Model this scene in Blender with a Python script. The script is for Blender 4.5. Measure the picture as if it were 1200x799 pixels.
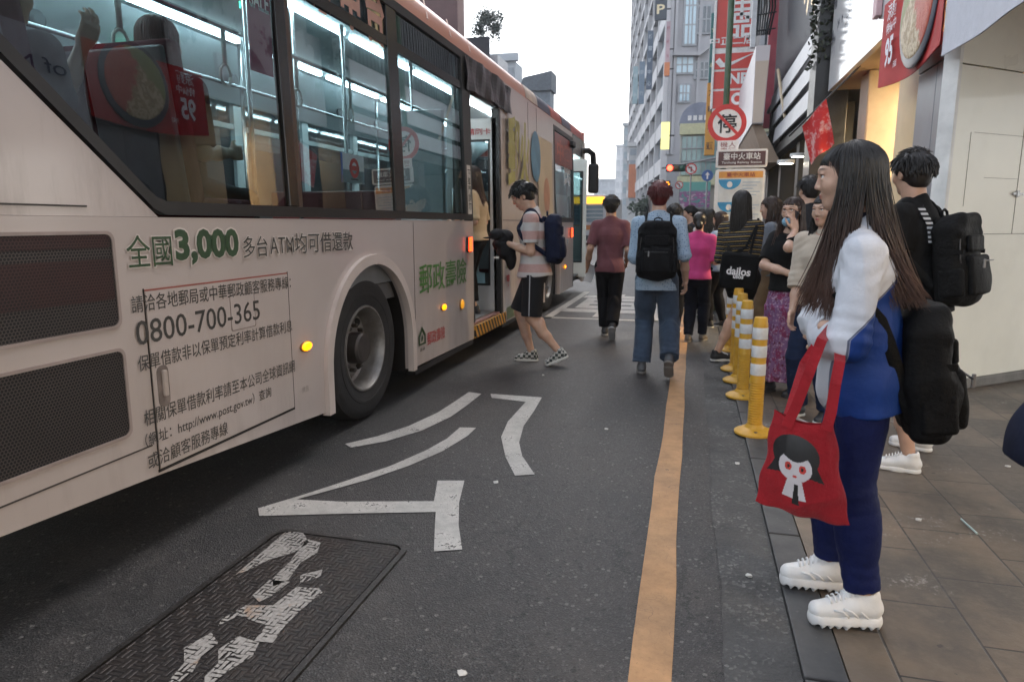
import bpy, bmesh, math, random
import numpy as np
from mathutils import Vector, Matrix
from mathutils.geometry import tessellate_polygon
for o in list(bpy.data.objects):
    bpy.data.objects.remove(o)
C = bpy.context
SC = C.scene
COL = SC.collection
R = math.radians
random.seed(7)
RNG = np.random.default_rng(7)

# ------------------------------------------------------------------ camera, sky, sun, exposure
cam_d = bpy.data.cameras.new('camera')
cam = bpy.data.objects.new('camera', cam_d)
COL.objects.link(cam)
cam.location = (0, 0, 1.35)
cam.rotation_euler = (R(90 - 9.752), 0, R(14.637))
cam_d.sensor_width = 36
cam_d.lens = 24
cam_d.clip_start = 0.05
cam_d.clip_end = 2000
cam_d.dof.use_dof = True
cam_d.dof.focus_distance = 3.2
cam_d.dof.aperture_fstop = 5.0
SC.camera = cam

wd = bpy.data.worlds.new('World')
SC.world = wd
wd.use_nodes = True
nt = wd.node_tree
bg = nt.nodes['Background']
sky = nt.nodes.new('ShaderNodeTexSky')
sky.sky_type = 'NISHITA'
sky.sun_disc = False
sky.sun_elevation = R(38)
sky.sun_rotation = R(25)
sky.air_density = 1.2
sky.dust_density = 3.0
hs = nt.nodes.new('ShaderNodeHueSaturation')
hs.inputs['Saturation'].default_value = 0.38
nt.links.new(sky.outputs[0], hs.inputs['Color'])
nt.links.new(hs.outputs[0], bg.inputs['Color'])
bg.inputs['Strength'].default_value = 0.15

sun_d = bpy.data.lights.new('sun', 'SUN')
sun_d.energy = 0.5
sun_d.angle = R(40)
sun_d.color = (1.0, 0.95, 0.9)
sun = bpy.data.objects.new('sun', sun_d)
COL.objects.link(sun)
sun.rotation_euler = (R(52), 0, R(-25 + 180))
SC.view_settings.view_transform = 'Standard'
SC.view_settings.look = 'None'
SC.view_settings.gamma = 1
SC.view_settings.exposure = 1.95
SC.render.engine = 'CYCLES'
SC.cycles.use_denoising = True
SC.cycles.max_bounces = 8
SC.cycles.transparent_max_bounces = 16
SC.cycles.caustics_reflective = False
SC.cycles.caustics_refractive = False

# ------------------------------------------------------------------ materials
MATS = {}
def newmat(name):
    m = bpy.data.materials.new(name)
    m.use_nodes = True
    return m, m.node_tree, m.node_tree.nodes['Principled BSDF']
def rgba(c):
    return (c[0], c[1], c[2], 1)
def hexc(h):
    h = h.lstrip('#')
    v = [int(h[i:i + 2], 16) / 255 for i in (0, 2, 4)]
    return tuple(x / 12.92 if x < .04045 else ((x + .055) / 1.055) ** 2.4 for x in v)
class NB:
    """small node helper"""
    def __init__(s, nt): s.nt = nt
    def n(s, t, **kw):
        x = s.nt.nodes.new(t)
        for k, v in kw.items():
            if k in x.inputs: x.inputs[k].default_value = v
            else: setattr(x, k, v)
        return x
    def l(s, a, b): s.nt.links.new(a, b)
    def math(s, op, a, b=None, c=None, clamp=False):
        x = s.nt.nodes.new('ShaderNodeMath'); x.operation = op; x.use_clamp = clamp
        for i, v in enumerate((a, b, c)):
            if v is None: continue
            if isinstance(v, (int, float)): x.inputs[i].default_value = v
            else: s.l(v, x.inputs[i])
        return x.outputs[0]
    def mix(s, f, a, b):
        x = s.nt.nodes.new('ShaderNodeMix'); x.data_type = 'RGBA'
        for sock, v in ((x.inputs[0], f), (x.inputs[6], a), (x.inputs[7], b)):
            if isinstance(v, (int, float)): sock.default_value = v
            elif isinstance(v, tuple): sock.default_value = rgba(v)
            else: s.l(v, sock)
        return x.outputs[2]
    def coord(s, which='Object', scale=None):
        t = s.nt.nodes.new('ShaderNodeTexCoord')
        if scale is None: return t.outputs[which]
        m = s.nt.nodes.new('ShaderNodeMapping')
        m.inputs['Scale'].default_value = scale if isinstance(scale, tuple) else (scale,) * 3
        s.l(t.outputs[which], m.inputs['Vector'])
        return m.outputs[0]
    def noise(s, vec, scale=5, detail=4, rough=.6):
        x = s.nt.nodes.new('ShaderNodeTexNoise')
        x.inputs['Scale'].default_value = scale; x.inputs['Detail'].default_value = detail
        x.inputs['Roughness'].default_value = rough
        s.l(vec, x.inputs['Vector'])
        return x.outputs['Fac']
    def step(s, v, lo, hi):
        x = s.nt.nodes.new('ShaderNodeMapRange'); x.clamp = True
        x.inputs[1].default_value = lo; x.inputs[2].default_value = hi
        s.l(v, x.inputs[0])
        return x.outputs[0]
    def bump(s, h, strength=.3, dist=.01):
        x = s.nt.nodes.new('ShaderNodeBump')
        x.inputs['Strength'].default_value = strength; x.inputs['Distance'].default_value = dist
        s.l(h, x.inputs['Height'])
        return x.outputs[0]
    def sep(s, v):
        x = s.nt.nodes.new('ShaderNodeSeparateXYZ'); s.l(v, x.inputs[0]); return x.outputs
    def attr(s, name):
        x = s.nt.nodes.new('ShaderNodeAttribute'); x.attribute_name = name; return x.outputs['Fac']
def pm(name, col, rough=.6, var=.15, scale=6, bump=0, bscale=60, metal=0, spec=.5, emit=None, estr=0, coat=0, dirt=0, dirtcol=(.05, .045, .04)):
    if name in MATS: return MATS[name]
    m, nt, b = newmat(name)
    N = NB(nt)
    b.inputs['Roughness'].default_value = rough
    b.inputs['Metallic'].default_value = metal
    b.inputs['Specular IOR Level'].default_value = spec
    b.inputs['Coat Weight'].default_value = coat
    v = N.coord('Object')
    nf = N.noise(v, scale, 5)
    lo = tuple(c * (1 - var) for c in col); hi = tuple(min(1, c * (1 + var)) for c in col)
    c = N.mix(N.step(nf, .3, .7), lo, hi)
    if dirt:
        d = N.step(N.noise(v, scale * .37, 8, .7), .52, .75)
        c = N.mix(N.math('MULTIPLY', d, dirt), c, dirtcol)
    N.l(c, b.inputs['Base Color'])
    if bump:
        N.l(N.bump(N.noise(v, bscale, 4), bump, .01), b.inputs['Normal'])
        N.l(N.math('ADD', N.math('MULTIPLY', nf, .2), rough - .1), b.inputs['Roughness'])
    if emit:
        b.inputs['Emission Color'].default_value = rgba(emit)
        b.inputs['Emission Strength'].default_value = estr
    MATS[name] = m
    return m

# ------------------------------------------------------------------ object helpers
WPOS = {}
def link(o, parent=None):
    COL.objects.link(o)
    if parent is not None: o.parent = parent
def setp(o, label=None, cat=None, group=None, kind=None):
    if label: o['label'] = label
    if cat: o['category'] = cat
    if group: o['group'] = group
    if kind: o['kind'] = kind
    return o
def thing(name, loc, label, cat, group=None):
    o = bpy.data.objects.new(name, None)
    o.empty_display_size = .1
    COL.objects.link(o); o.location = loc
    WPOS[o.name] = Vector(loc)
    return setp(o, label, cat, group)
def mkobj(name, verts, faces, mats, parent=None, smooth=False, mi=None, origin=None):
    """mesh object from WORLD coordinates; origin at parent's part centre"""
    V = np.asarray(verts, dtype=np.float64)
    if origin is None:
        origin = (V.min(0) + V.max(0)) / 2 if len(V) else np.zeros(3)
    origin = np.asarray(origin, float)
    me = bpy.data.meshes.new(name)
    me.from_pydata((V - origin).tolist(), [], faces if isinstance(faces, list) else faces.tolist())
    if not isinstance(mats, (list, tuple)): mats = [mats]
    for m in mats: me.materials.append(m)
    if mi is not None: me.polygons.foreach_set('material_index', np.asarray(mi, dtype=np.int32))
    if smooth is True: me.polygons.foreach_set('use_smooth', np.ones(len(me.polygons), bool))
    elif smooth:
        me.polygons.foreach_set('use_smooth', np.ones(len(me.polygons), bool))
        me.set_sharp_from_angle(angle=R(smooth))
    me.update()
    o = bpy.data.objects.new(name, me)
    link(o, parent)
    p = WPOS[parent.name] if parent is not None else Vector((0, 0, 0))
    o.location = Vector(origin) - p
    WPOS[o.name] = Vector(origin)
    return o
class MB:
    def __init__(s): s.v = []; s.f = []; s.mi = []
    def add(s, V, F, m=0):
        n = len(s.v)
        s.v += [tuple(map(float, x)) for x in V]
        s.f += [[i + n for i in f] for f in F]
        s.mi += [m] * len(F)
        return s
    def quad(s, a, b, c, d, m=0): return s.add([a, b, c, d], [(0, 1, 2, 3)], m)
    def box(s, c, size, rz=0, bev=0, m=0, rot=None):
        bm = bmesh.new()
        bmesh.ops.create_cube(bm, size=1)
        bmesh.ops.scale(bm, vec=size, verts=bm.verts)
        if bev:
            bmesh.ops.bevel(bm, geom=bm.edges[:], offset=bev, segments=2, profile=.6, affect='EDGES')
        M = Matrix.Translation(c) @ (rot if rot is not None else Matrix.Rotation(rz, 4, 'Z'))
        bm.transform(M)
        s.bm(bm, m); bm.free()
        return s
    def bb(s, x0, x1, y0, y1, z0, z1, bev=0, m=0):
        return s.box(((x0 + x1) / 2, (y0 + y1) / 2, (z0 + z1) / 2), (abs(x1 - x0), abs(y1 - y0), abs(z1 - z0)), 0, bev, m)
    def bm(s, bm, m=0):
        bm.verts.index_update()
        return s.add([v.co for v in bm.verts], [[v.index for v in f.verts] for f in bm.faces], m)
    def prism(s, pts, axis, a, b, m=0, holes=()):
        """polygon pts (2D) extruded between a and b along an axis. axis X: pts=(y,z); Y: (x,z); Z: (x,y)"""
        def P(p, t):
            return {'X': (t, p[0], p[1]), 'Y': (p[0], t, p[1]), 'Z': (p[0], p[1], t)}[axis]
        loops = [list(pts)] + [list(h) for h in holes]
        flat = [p for l in loops for p in l]
        tris = tessellate_polygon([[Vector((p[0], p[1], 0)) for p in l] for l in loops])
        n = len(flat)
        V = [P(p, a) for p in flat] + [P(p, b) for p in flat]
        F = []
        for t in tris:
            F.append(tuple(t)); F.append(tuple(i + n for i in reversed(t)))
        k = 0
        for l in loops:
            L = len(l)
            for i in range(L):
                j = (i + 1) % L
                F.append((k + i, k + j, k + j + n, k + i + n))
            k += L
        bm = bmesh.new()
        vs = [bm.verts.new(v) for v in V]
        for f in F:
            try: bm.faces.new([vs[i] for i in f])
            except ValueError: pass
        bmesh.ops.recalc_face_normals(bm, faces=bm.faces[:])
        s.bm(bm, m); bm.free()
        return s
    def tube(s, pts, r, n=8, m=0, cap=True, flat=None):
        pts = [Vector(p) for p in pts]
        K = len(pts)
        rs = r if isinstance(r, (list, tuple, np.ndarray)) else [r] * K
        V = []; F = []
        up = Vector((0, 0, 1))
        prev = None
        for i, p in enumerate(pts):
            t = (pts[min(i + 1, K - 1)] - pts[max(i - 1, 0)])
            if t.length < 1e-9: t = Vector((0, 0, 1))
            t.normalize()
            if prev is None:
                a = t.cross(up)
                if a.length < .1: a = t.cross(Vector((0, 1, 0)))
            else:
                a = prev - t * prev.dot(t)
                if a.length < 1e-6: a = t.cross(up)
            a.normalize(); b = t.cross(a); prev = a
            for k in range(n):
                an = 2 * math.pi * k / n
                V.append(p + (a * math.cos(an) + b * math.sin(an)) * rs[i])
        for i in range(K - 1):
            for k in range(n):
                k2 = (k + 1) % n
                F.append((i * n + k, i * n + k2, (i + 1) * n + k2, (i + 1) * n + k))
        if cap:
            F.append(tuple(range(n - 1, -1, -1))); F.append(tuple((K - 1) * n + k for k in range(n)))
        return s.add(V, F, m)
    def ribbon(s, pts, nrm, w, t, m=0):
        """flat strap: path, normals (outward) per point, width, thickness"""
        pts = [Vector(p) for p in pts]; K = len(pts)
        V = []; F = []
        for i, p in enumerate(pts):
            tg = (pts[min(i + 1, K - 1)] - pts[max(i - 1, 0)]).normalized()
            n = Vector(nrm[i] if isinstance(nrm, list) else nrm)
            n = (n - tg * n.dot(tg)).normalized()
            sd = tg.cross(n)
            ww = w[i] if isinstance(w, (list, tuple)) else w
            for a, b in ((-1, -1), (1, -1), (1, 1), (-1, 1)):
                V.append(p + sd * (a * ww / 2) + n * (b * t / 2))
        for i in range(K - 1):
            for k in range(4):
                k2 = (k + 1) % 4
                F.append((i * 4 + k, i * 4 + k2, (i + 1) * 4 + k2, (i + 1) * 4 + k))
        F.append((3, 2, 1, 0)); F.append(tuple((K - 1) * 4 + k for k in range(4)))
        return s.add(V, F, m)
    def lathe(s, prof, c=(0, 0, 0), axis='Z', n=32, m=0, cap=True):
        """prof: list of (radius, height)"""
        V = []; F = []
        for r, h in prof:
            for k in range(n):
                a = 2 * math.pi * k / n
                x, y = r * math.cos(a), r * math.sin(a)
                p = {'Z': (x, y, h), 'X': (h, x, y), 'Y': (x, h, y)}[axis]
                V.append((p[0] + c[0], p[1] + c[1], p[2] + c[2]))
        for i in range(len(prof) - 1):
            for k in range(n):
                k2 = (k + 1) % n
                F.append((i * n + k, i * n + k2, (i + 1) * n + k2, (i + 1) * n + k))
        if cap:
            F.append(tuple(range(n - 1, -1, -1))); F.append(tuple((len(prof) - 1) * n + k for k in range(n)))
        bm = bmesh.new()
        vs = [bm.verts.new(v) for v in V]
        for f in F: bm.faces.new([vs[i] for i in f])
        bmesh.ops.remove_doubles(bm, verts=bm.verts[:], dist=1e-6)
        bmesh.ops.recalc_face_normals(bm, faces=bm.faces[:])
        s.bm(bm, m); bm.free()
        return s
    def ball(s, c, r, m=0, seg=16):
        bm = bmesh.new()
        bmesh.ops.create_uvsphere(bm, u_segments=seg, v_segments=seg // 2, radius=1)
        rr = r if isinstance(r, (tuple, list)) else (r, r, r)
        bmesh.ops.scale(bm, vec=rr, verts=bm.verts)
        bmesh.ops.translate(bm, vec=c, verts=bm.verts)
        s.bm(bm, m); bm.free()
        return s
    def build(s, name, mats, parent=None, smooth=False, xf=None, origin=None):
        V = s.v if xf is None else [xf(p) for p in s.v]
        return mkobj(name, V, s.f, mats, parent, smooth, s.mi if isinstance(mats, (list, tuple)) and len(mats) > 1 else None, origin)

def each(name, mats, parent, boxes, bev=0, xf=None):
    for b_ in boxes: MB().bb(*b_, bev).build(name, mats, parent, xf=xf)
AX_BUS = Matrix(((0, 0, 1), (1, 0, 0), (0, 1, 0)))     # text facing +X, reading along +Y
AX_CAM = Matrix(((1, 0, 0), (0, 0, -1), (0, 1, 0)))    # text facing -Y, reading along +X
def axes(x, y):
    x = Vector(x).normalized(); y = Vector(y).normalized(); z = x.cross(y)
    return Matrix((x, y, z)).transposed()
def text_geo(s, width=None, height=None, bold=0.0, depth=.002, vertical=False, spacing=1.0):
    """triangulated lettering in its own XY plane, lower left at 0,0"""
    cu = bpy.data.curves.new('lettering', 'FONT')
    cu.body = '\n'.join(s) if vertical else s
    cu.size = 1; cu.offset = bold; cu.extrude = 0
    cu.resolution_u = 3
    cu.space_character = spacing
    cu.space_line = .95 if vertical else 1
    if vertical: cu.align_x = 'CENTER'
    ob = bpy.data.objects.new('lettering', cu)
    COL.objects.link(ob)
    dg = C.evaluated_depsgraph_get()
    me = bpy.data.meshes.new_from_object(ob.evaluated_get(dg))
    V = np.array([v.co[:] for v in me.vertices])
    F = [tuple(p.vertices) for p in me.polygons]
    bpy.data.objects.remove(ob); bpy.data.curves.remove(cu); bpy.data.meshes.remove(me)
    mn, mx = V.min(0), V.max(0)
    V = V - mn
    w, h = (mx - mn)[0], (mx - mn)[1]
    sx = sy = 1
    if height: sy = sx = height / h
    if width: sx = width / w; sy = sy if height else sx
    V[:, 0] *= sx; V[:, 1] *= sy; V[:, 2] = 0
    return V, F, (w * sx, h * sy)
def text(mb, s, at, M, width=None, height=None, bold=0.0, m=0, vertical=False, center=False, spacing=1.0):
    V, F, (w, h) = text_geo(s, width, height, bold, vertical=vertical, spacing=spacing)
    if center: V[:, 0] -= w / 2; V[:, 1] -= h / 2
    A = np.array(M)
    W = V @ A.T + np.array(at)
    mb.add(W, F, m)
    return w, h
# ================================================================== bodies: smooth-blended volumes turned into one surface
def nrm(v):
    v = np.asarray(v, float); return v / (np.linalg.norm(v) + 1e-12)
class Vol:
    def __init__(s, h=.006): s.h = h; s.ops = []; s.bb = []
    def _add(s, fn, lo, hi, k, kind):
        s.ops.append((fn, np.array(lo, float), np.array(hi, float), k, kind))
        if kind == 'u': s.bb.append((lo, hi))
        return s
    def cone(s, a, b, ra, rb, k=.015, clips=(), kind='u', sq=None):
        """tapered limb; sq=(axis, factor): flatten the section along an axis"""
        a = np.asarray(a, float); b = np.asarray(b, float)
        ab = b - a; L2 = max(ab @ ab, 1e-9)
        def fn(P):
            D = [P[i] - a[i] for i in range(3)]
            t = np.clip((D[0] * ab[0] + D[1] * ab[1] + D[2] * ab[2]) / L2, 0, 1)
            E = [D[i] - t * ab[i] for i in range(3)]
            q = E[0] ** 2 + E[1] ** 2 + E[2] ** 2
            if sq is not None:
                ax, fac = sq
                w = E[0] * ax[0] + E[1] * ax[1] + E[2] * ax[2]
                q = q + (fac * fac - 1) * w * w
            d = np.sqrt(q) - (ra + (rb - ra) * t)
            for n, p in clips:
                d = np.maximum(d, (P[0] - p[0]) * n[0] + (P[1] - p[1]) * n[1] + (P[2] - p[2]) * n[2])
            return d
        r = max(ra, rb)
        return s._add(fn, np.minimum(a, b) - r, np.maximum(a, b) + r, k, kind)
    def ell(s, c, rad, M=None, k=.015, kind='u', clips=()):
        """ellipsoid; M: 3x3, columns = axes"""
        c = np.asarray(c, float); M = np.eye(3) if M is None else np.asarray(M, float); rad = np.asarray(rad, float)
        def fn(P):
            D = [P[i] - c[i] for i in range(3)]
            q = [D[0] * M[0, j] + D[1] * M[1, j] + D[2] * M[2, j] for j in range(3)]
            k0 = np.sqrt(sum((q[j] / rad[j]) ** 2 for j in range(3)))
            k1 = np.sqrt(sum((q[j] / rad[j] ** 2) ** 2 for j in range(3))) + 1e-6
            d = k0 * (k0 - 1) / k1
            for n, p in clips:
                d = np.maximum(d, (P[0] - p[0]) * n[0] + (P[1] - p[1]) * n[1] + (P[2] - p[2]) * n[2])
            return d
        ext = np.abs(M) @ rad
        return s._add(fn, c - ext, c + ext, k, kind)
    def ecap(s, a, b, ra, rb, side, k=.02, clips=(), flat=False):
        """elliptic tapered tube from a to b; ra, rb = (half width along side, half depth); flat ends if flat"""
        a = np.asarray(a, float); b = np.asarray(b, float)
        ab = b - a; L = np.linalg.norm(ab); u = ab / L
        sd = nrm(np.asarray(side, float) - u * (np.asarray(side, float) @ u)); f = np.cross(u, sd)
        def fn(P):
            D = [P[i] - a[i] for i in range(3)]
            t = (D[0] * u[0] + D[1] * u[1] + D[2] * u[2])
            tc = np.clip(t / L, 0, 1)
            x = D[0] * sd[0] + D[1] * sd[1] + D[2] * sd[2]
            y = D[0] * f[0] + D[1] * f[1] + D[2] * f[2]
            rx = ra[0] + (rb[0] - ra[0]) * tc; ry = ra[1] + (rb[1] - ra[1]) * tc
            z = t - tc * L
            if flat:
                k0 = np.sqrt((x / rx) ** 2 + (y / ry) ** 2)
                d = (k0 - 1) * np.minimum(rx, ry)
                d = np.maximum(d, np.abs(t - L / 2) - L / 2)
            else:
                rz = np.minimum(rx, ry)
                k0 = np.sqrt((x / rx) ** 2 + (y / ry) ** 2 + (z / rz) ** 2)
                d = (k0 - 1) * rz
            for n, p in clips:
                d = np.maximum(d, (P[0] - p[0]) * n[0] + (P[1] - p[1]) * n[1] + (P[2] - p[2]) * n[2])
            return d
        r = max(ra[0], rb[0], ra[1], rb[1])
        return s._add(fn, np.minimum(a, b) - r, np.maximum(a, b) + r, k, 'u')
    def box(s, c, half, M=None, r=.01, k=.01, kind='u'):
        c = np.asarray(c, float); M = np.eye(3) if M is None else np.asarray(M, float); half = np.asarray(half, float) - r
        def fn(P):
            D = [P[i] - c[i] for i in range(3)]
            q = [np.abs(D[0] * M[0, j] + D[1] * M[1, j] + D[2] * M[2, j]) - half[j] for j in range(3)]
            o = np.sqrt(sum(np.maximum(x, 0) ** 2 for x in q))
            return o + np.minimum(np.maximum(q[0], np.maximum(q[1], q[2])), 0) - r
        ext = np.abs(M) @ (half + r)
        return s._add(fn, c - ext, c + ext, k, kind)
    def plane(s, p, n, k=.004):
        """keep the side opposite to n"""
        p = np.asarray(p, float); n = nrm(n)
        def fn(P): return (P[0] - p[0]) * n[0] + (P[1] - p[1]) * n[1] + (P[2] - p[2]) * n[2]
        s.ops.append((fn, None, None, k, 'p')); return s
    def build(s):
        h = s.h
        lo = np.min([b[0] for b in s.bb], axis=0) - 3 * h - .01
        hi = np.max([b[1] for b in s.bb], axis=0) + 3 * h + .01
        n = np.ceil((hi - lo) / h).astype(int) + 1
        ax = [(lo[i] + h * np.arange(n[i])).astype(np.float32) for i in range(3)]
        F = np.full(n, .5, np.float32)
        for fn, l, u, k, kind in s.ops:
            if kind == 'p':
                P = [ax[0][:, None, None], ax[1][None, :, None], ax[2][None, None, :]]
                d = np.broadcast_to(fn(P), F.shape)
                F = smax(F, d, k); continue
            m = k + 3 * h
            i0 = np.clip(np.floor((l - m - lo) / h).astype(int), 0, n - 1)
            i1 = np.clip(np.ceil((u + m - lo) / h).astype(int) + 1, 1, n)
            if np.any(i1 <= i0): continue
            sl = tuple(slice(i0[i], i1[i]) for i in range(3))
            P = [ax[0][sl[0]][:, None, None], ax[1][sl[1]][None, :, None], ax[2][sl[2]][None, None, :]]
            d = fn(P).astype(np.float32)
            F[sl] = smin(F[sl], d, k) if kind == 'u' else smax(F[sl], -d, k)
        return surface_nets(F, lo, h)
def smin(a, b, k):
    hh = np.maximum(k - np.abs(a - b), 0) / k
    return np.minimum(a, b) - hh * hh * k * .25
def smax(a, b, k): return -smin(-a, -b, k)
def surface_nets(F, lo, h):
    S = F < 0
    n = np.array(F.shape)
    c = S[:-1, :-1, :-1].astype(np.int8)
    cnt = np.zeros(n - 1, np.int8)
    for i in (0, 1):
        for j in (0, 1):
            for k in (0, 1):
                cnt += S[i:n[0] - 1 + i, j:n[1] - 1 + j, k:n[2] - 1 + k]
    act = np.argwhere((cnt > 0) & (cnt < 8))
    if len(act) == 0: return np.zeros((0, 3)), np.zeros((0, 4), int)
    idx = np.full(n - 1, -1, np.int32)
    idx[act[:, 0], act[:, 1], act[:, 2]] = np.arange(len(act))
    corners = [(i, j, k) for i in (0, 1) for j in (0, 1) for k in (0, 1)]
    val = {cn: F[act[:, 0] + cn[0], act[:, 1] + cn[1], act[:, 2] + cn[2]] for cn in corners}
    acc = np.zeros((len(act), 3)); w = np.zeros(len(act))
    for a in corners:
        for d in range(3):
            if a[d]: continue
            b = list(a); b[d] = 1; b = tuple(b)
            va, vb = val[a], val[b]
            m = (va < 0) != (vb < 0)
            t = np.where(m, va / np.where(m, va - vb, 1), 0)
            p = np.zeros((len(act), 3)); p[:] = a
            p[:, d] += t
            acc += p * m[:, None]; w += m
    V = (act + acc / w[:, None]) * h + lo
    faces = []
    for d in range(3):
        sl0 = [slice(None)] * 3; sl1 = [slice(None)] * 3
        sl0[d] = slice(0, -1); sl1[d] = slice(1, None)
        s0, s1 = S[tuple(sl0)], S[tuple(sl1)]
        e = np.argwhere(s0 != s1)
        u, v = (d + 1) % 3, (d + 2) % 3
        e = e[(e[:, u] > 0) & (e[:, v] > 0) & (e[:, u] < n[u] - 1) & (e[:, v] < n[v] - 1)]
        ins = s0[e[:, 0], e[:, 1], e[:, 2]]
        q = []
        for du, dv in ((-1, -1), (0, -1), (0, 0), (-1, 0)):
            c = e.copy(); c[:, u] += du; c[:, v] += dv
            q.append(idx[c[:, 0], c[:, 1], c[:, 2]])
        q = np.stack(q, 1)
        q[~ins] = q[~ins][:, ::-1]
        faces.append(q)
    Fq = np.concatenate(faces)
    return V, Fq[(Fq >= 0).all(1)]
def vol_obj(vol, name, mat, parent, attrs=None, fold=None, relax=1):
    V, F = vol.build()
    o = mkobj(name, V, F, mat, parent, True)
    me = o.data
    nv = len(V)
    if fold is not None or attrs:
        N = np.zeros(nv * 3); me.vertices.foreach_get('normal', N); N = N.reshape(-1, 3)
    if attrs:
        for an, fn in attrs.items():
            a = me.attributes.new(an, 'FLOAT', 'POINT')
            a.data.foreach_set('value', np.asarray(fn(V, N), np.float32))
    if fold is not None:
        V2 = V + N * fold(V, N)[:, None]
        org = np.array(WPOS[o.name])
        me.vertices.foreach_set('co', (V2 - org).ravel()); me.update()
    return o
def wnoise(V, scale, seed, aniso=(1, 1, 1), n=7):
    r = np.random.default_rng(seed)
    out = np.zeros(len(V))
    X = V * np.array(aniso)
    for i in range(n):
        d = nrm(r.normal(size=3)) * scale * (.6 + .9 * r.random())
        ph = r.random() * 6.28
        d2 = nrm(r.normal(size=3)) * scale * .5
        out += np.sin(X @ d + ph + 1.3 * np.sin(X @ d2 + ph * 2))
    return out / n
def folds(amp, seed, scale=26, aniso=(1, 1, .75), joints=(), jamp=.0026):
    """cloth wrinkles: soft noise everywhere, tighter bands near the joints (pos, axis, radius)"""
    def fn(V, N):
        d = amp * wnoise(V, scale, seed, aniso)
        d += amp * .4 * np.abs(wnoise(V, scale * 2.1, seed + 5, aniso))
        rd = np.clip(1 - np.abs(wnoise(V, scale * .75, seed + 8, (1, 1, .55))) * 3.2, 0, 1)
        d += amp * 1.1 * (rd * rd - .2)
        for (p, ax, rad) in joints:
            D = V - np.asarray(p)
            t = D @ nrm(ax)
            w = np.exp(-(D ** 2).sum(1) / (2 * rad * rad))
            d += jamp * w * np.sin(t * 2 * math.pi / .045 + 5.5 * wnoise(V, 11, seed + 3)) * (.55 + .45 * wnoise(V, 17, seed + 9))
        return d
    return fn
def fold_mix(*fs): return lambda V, N: sum(f(V, N) for f in fs)

# ---- skeleton
def ik(a, b, l1, l2, hint):
    a = np.asarray(a, float); b = np.asarray(b, float)
    d = b - a; L = np.linalg.norm(d)
    if L > (l1 + l2) * .999:
        b = a + d / L * (l1 + l2) * .999; d = b - a; L = np.linalg.norm(d)
    u = d / L
    x = (l1 * l1 - l2 * l2 + L * L) / (2 * L)
    y = math.sqrt(max(l1 * l1 - x * x, 0))
    h = np.asarray(hint, float); h = nrm(h - u * (h @ u))
    return a + u * x + h * y, b
class Pose: pass
def pose(at, heading, h, feet, hands, lean=0, twist=0, head_yaw=0, head_pitch=0, pelvis=None, drop=.012, sw=None, elbow=None, side=0, knee=None, head_fwd=.0, shd=.280):
    """at: ground point under the pelvis (x,y,z0); heading: degrees from +X; feet: dict L/R -> (ankle xyz, toe direction, pitch); hands: dict L/R -> wrist xyz (world) """
    p = Pose(); p.h = h
    at = np.asarray(at, float)
    a = R(heading)
    f = np.array([math.cos(a), math.sin(a), 0]); l = np.array([-math.sin(a), math.cos(a), 0]); z = np.array([0, 0, 1.])
    p.f, p.l, p.z = f, l, z
    p.P = np.array([at[0], at[1], at[2] + .525 * h - drop]) if pelvis is None else np.asarray(pelvis, float)
    u = nrm(z * math.cos(R(lean)) + f * math.sin(R(lean)) + l * math.sin(R(side)))
    p.u = u
    tw = R(twist)
    p.cl = l * math.cos(tw) - f * math.sin(tw) if twist else l       # chest left
    p.cf = nrm(np.cross(p.cl, u)) * 1
    p.cl = np.cross(u, p.cf)
    sw = sw or .099 * h
    p.sw = sw
    p.hip = {'L': p.P + l * .05 * h, 'R': p.P - l * .05 * h}
    p.waist = p.P + u * .095 * h
    p.chest = p.P + u * .215 * h
    p.shc = p.P + u * shd * h
    p.sh = {'L': p.shc + p.cl * sw, 'R': p.shc - p.cl * sw}
    p.neck = p.P + u * .315 * h
    hy = R(heading + head_yaw)
    hf = np.array([math.cos(hy), math.sin(hy), 0])
    hf = nrm(hf * math.cos(R(head_pitch)) + z * math.sin(R(head_pitch)))
    hl = nrm(np.cross(z, hf)); hu = np.cross(hf, hl)
    p.hf, p.hl, p.hu = hf, hl, hu
    p.hb = p.neck + nrm(u + hu * .6) * .035 * h + hf * .006 * h + p.f * head_fwd
    p.hc = p.hb + hu * .062 * h + hf * .010 * h
    p.HM = np.stack([hl, hf, hu], 1)            # columns: left, forward, up
    p.ankle = {}; p.kn = {}; p.toe = {}; p.fM = {}
    for s_ in 'LR':
        ank, tdir, pit = feet[s_]
        td = nrm(np.array([math.cos(R(tdir)), math.sin(R(tdir)), 0]))
        k, an = ik(p.hip[s_], ank, .247 * h, .237 * h, (f + td * .6 if knee is None else knee[s_]))
        p.kn[s_] = k; p.ankle[s_] = an
        ft = td * math.cos(R(pit)) + z * math.sin(R(pit))
        fl = np.cross(z, td); fu = np.cross(ft, fl)
        p.fM[s_] = np.stack([fl, ft, fu], 1)
    p.el = {}; p.wr = {}
    for s_ in 'LR':
        sg = 1 if s_ == 'L' else -1
        hint = (-p.cf * 1.0 + p.cl * sg * .14 - z * .3) if elbow is None or s_ not in elbow else np.asarray(elbow[s_], float)
        hd_ = hands[s_]
        if isinstance(hd_[0], str):
            hd_ = p.sh[s_] + p.cf * hd_[1] + p.cl * sg * hd_[2] + z * hd_[3]
        e, w = ik(p.sh[s_], hd_, .172 * h, .152 * h, hint)
        p.el[s_] = e; p.wr[s_] = w
    return p
def hang(p_or_args, **k): pass
def foot_at(x, y, z0, h, heel=False): return (x, y, z0 + .047 * h)

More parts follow.
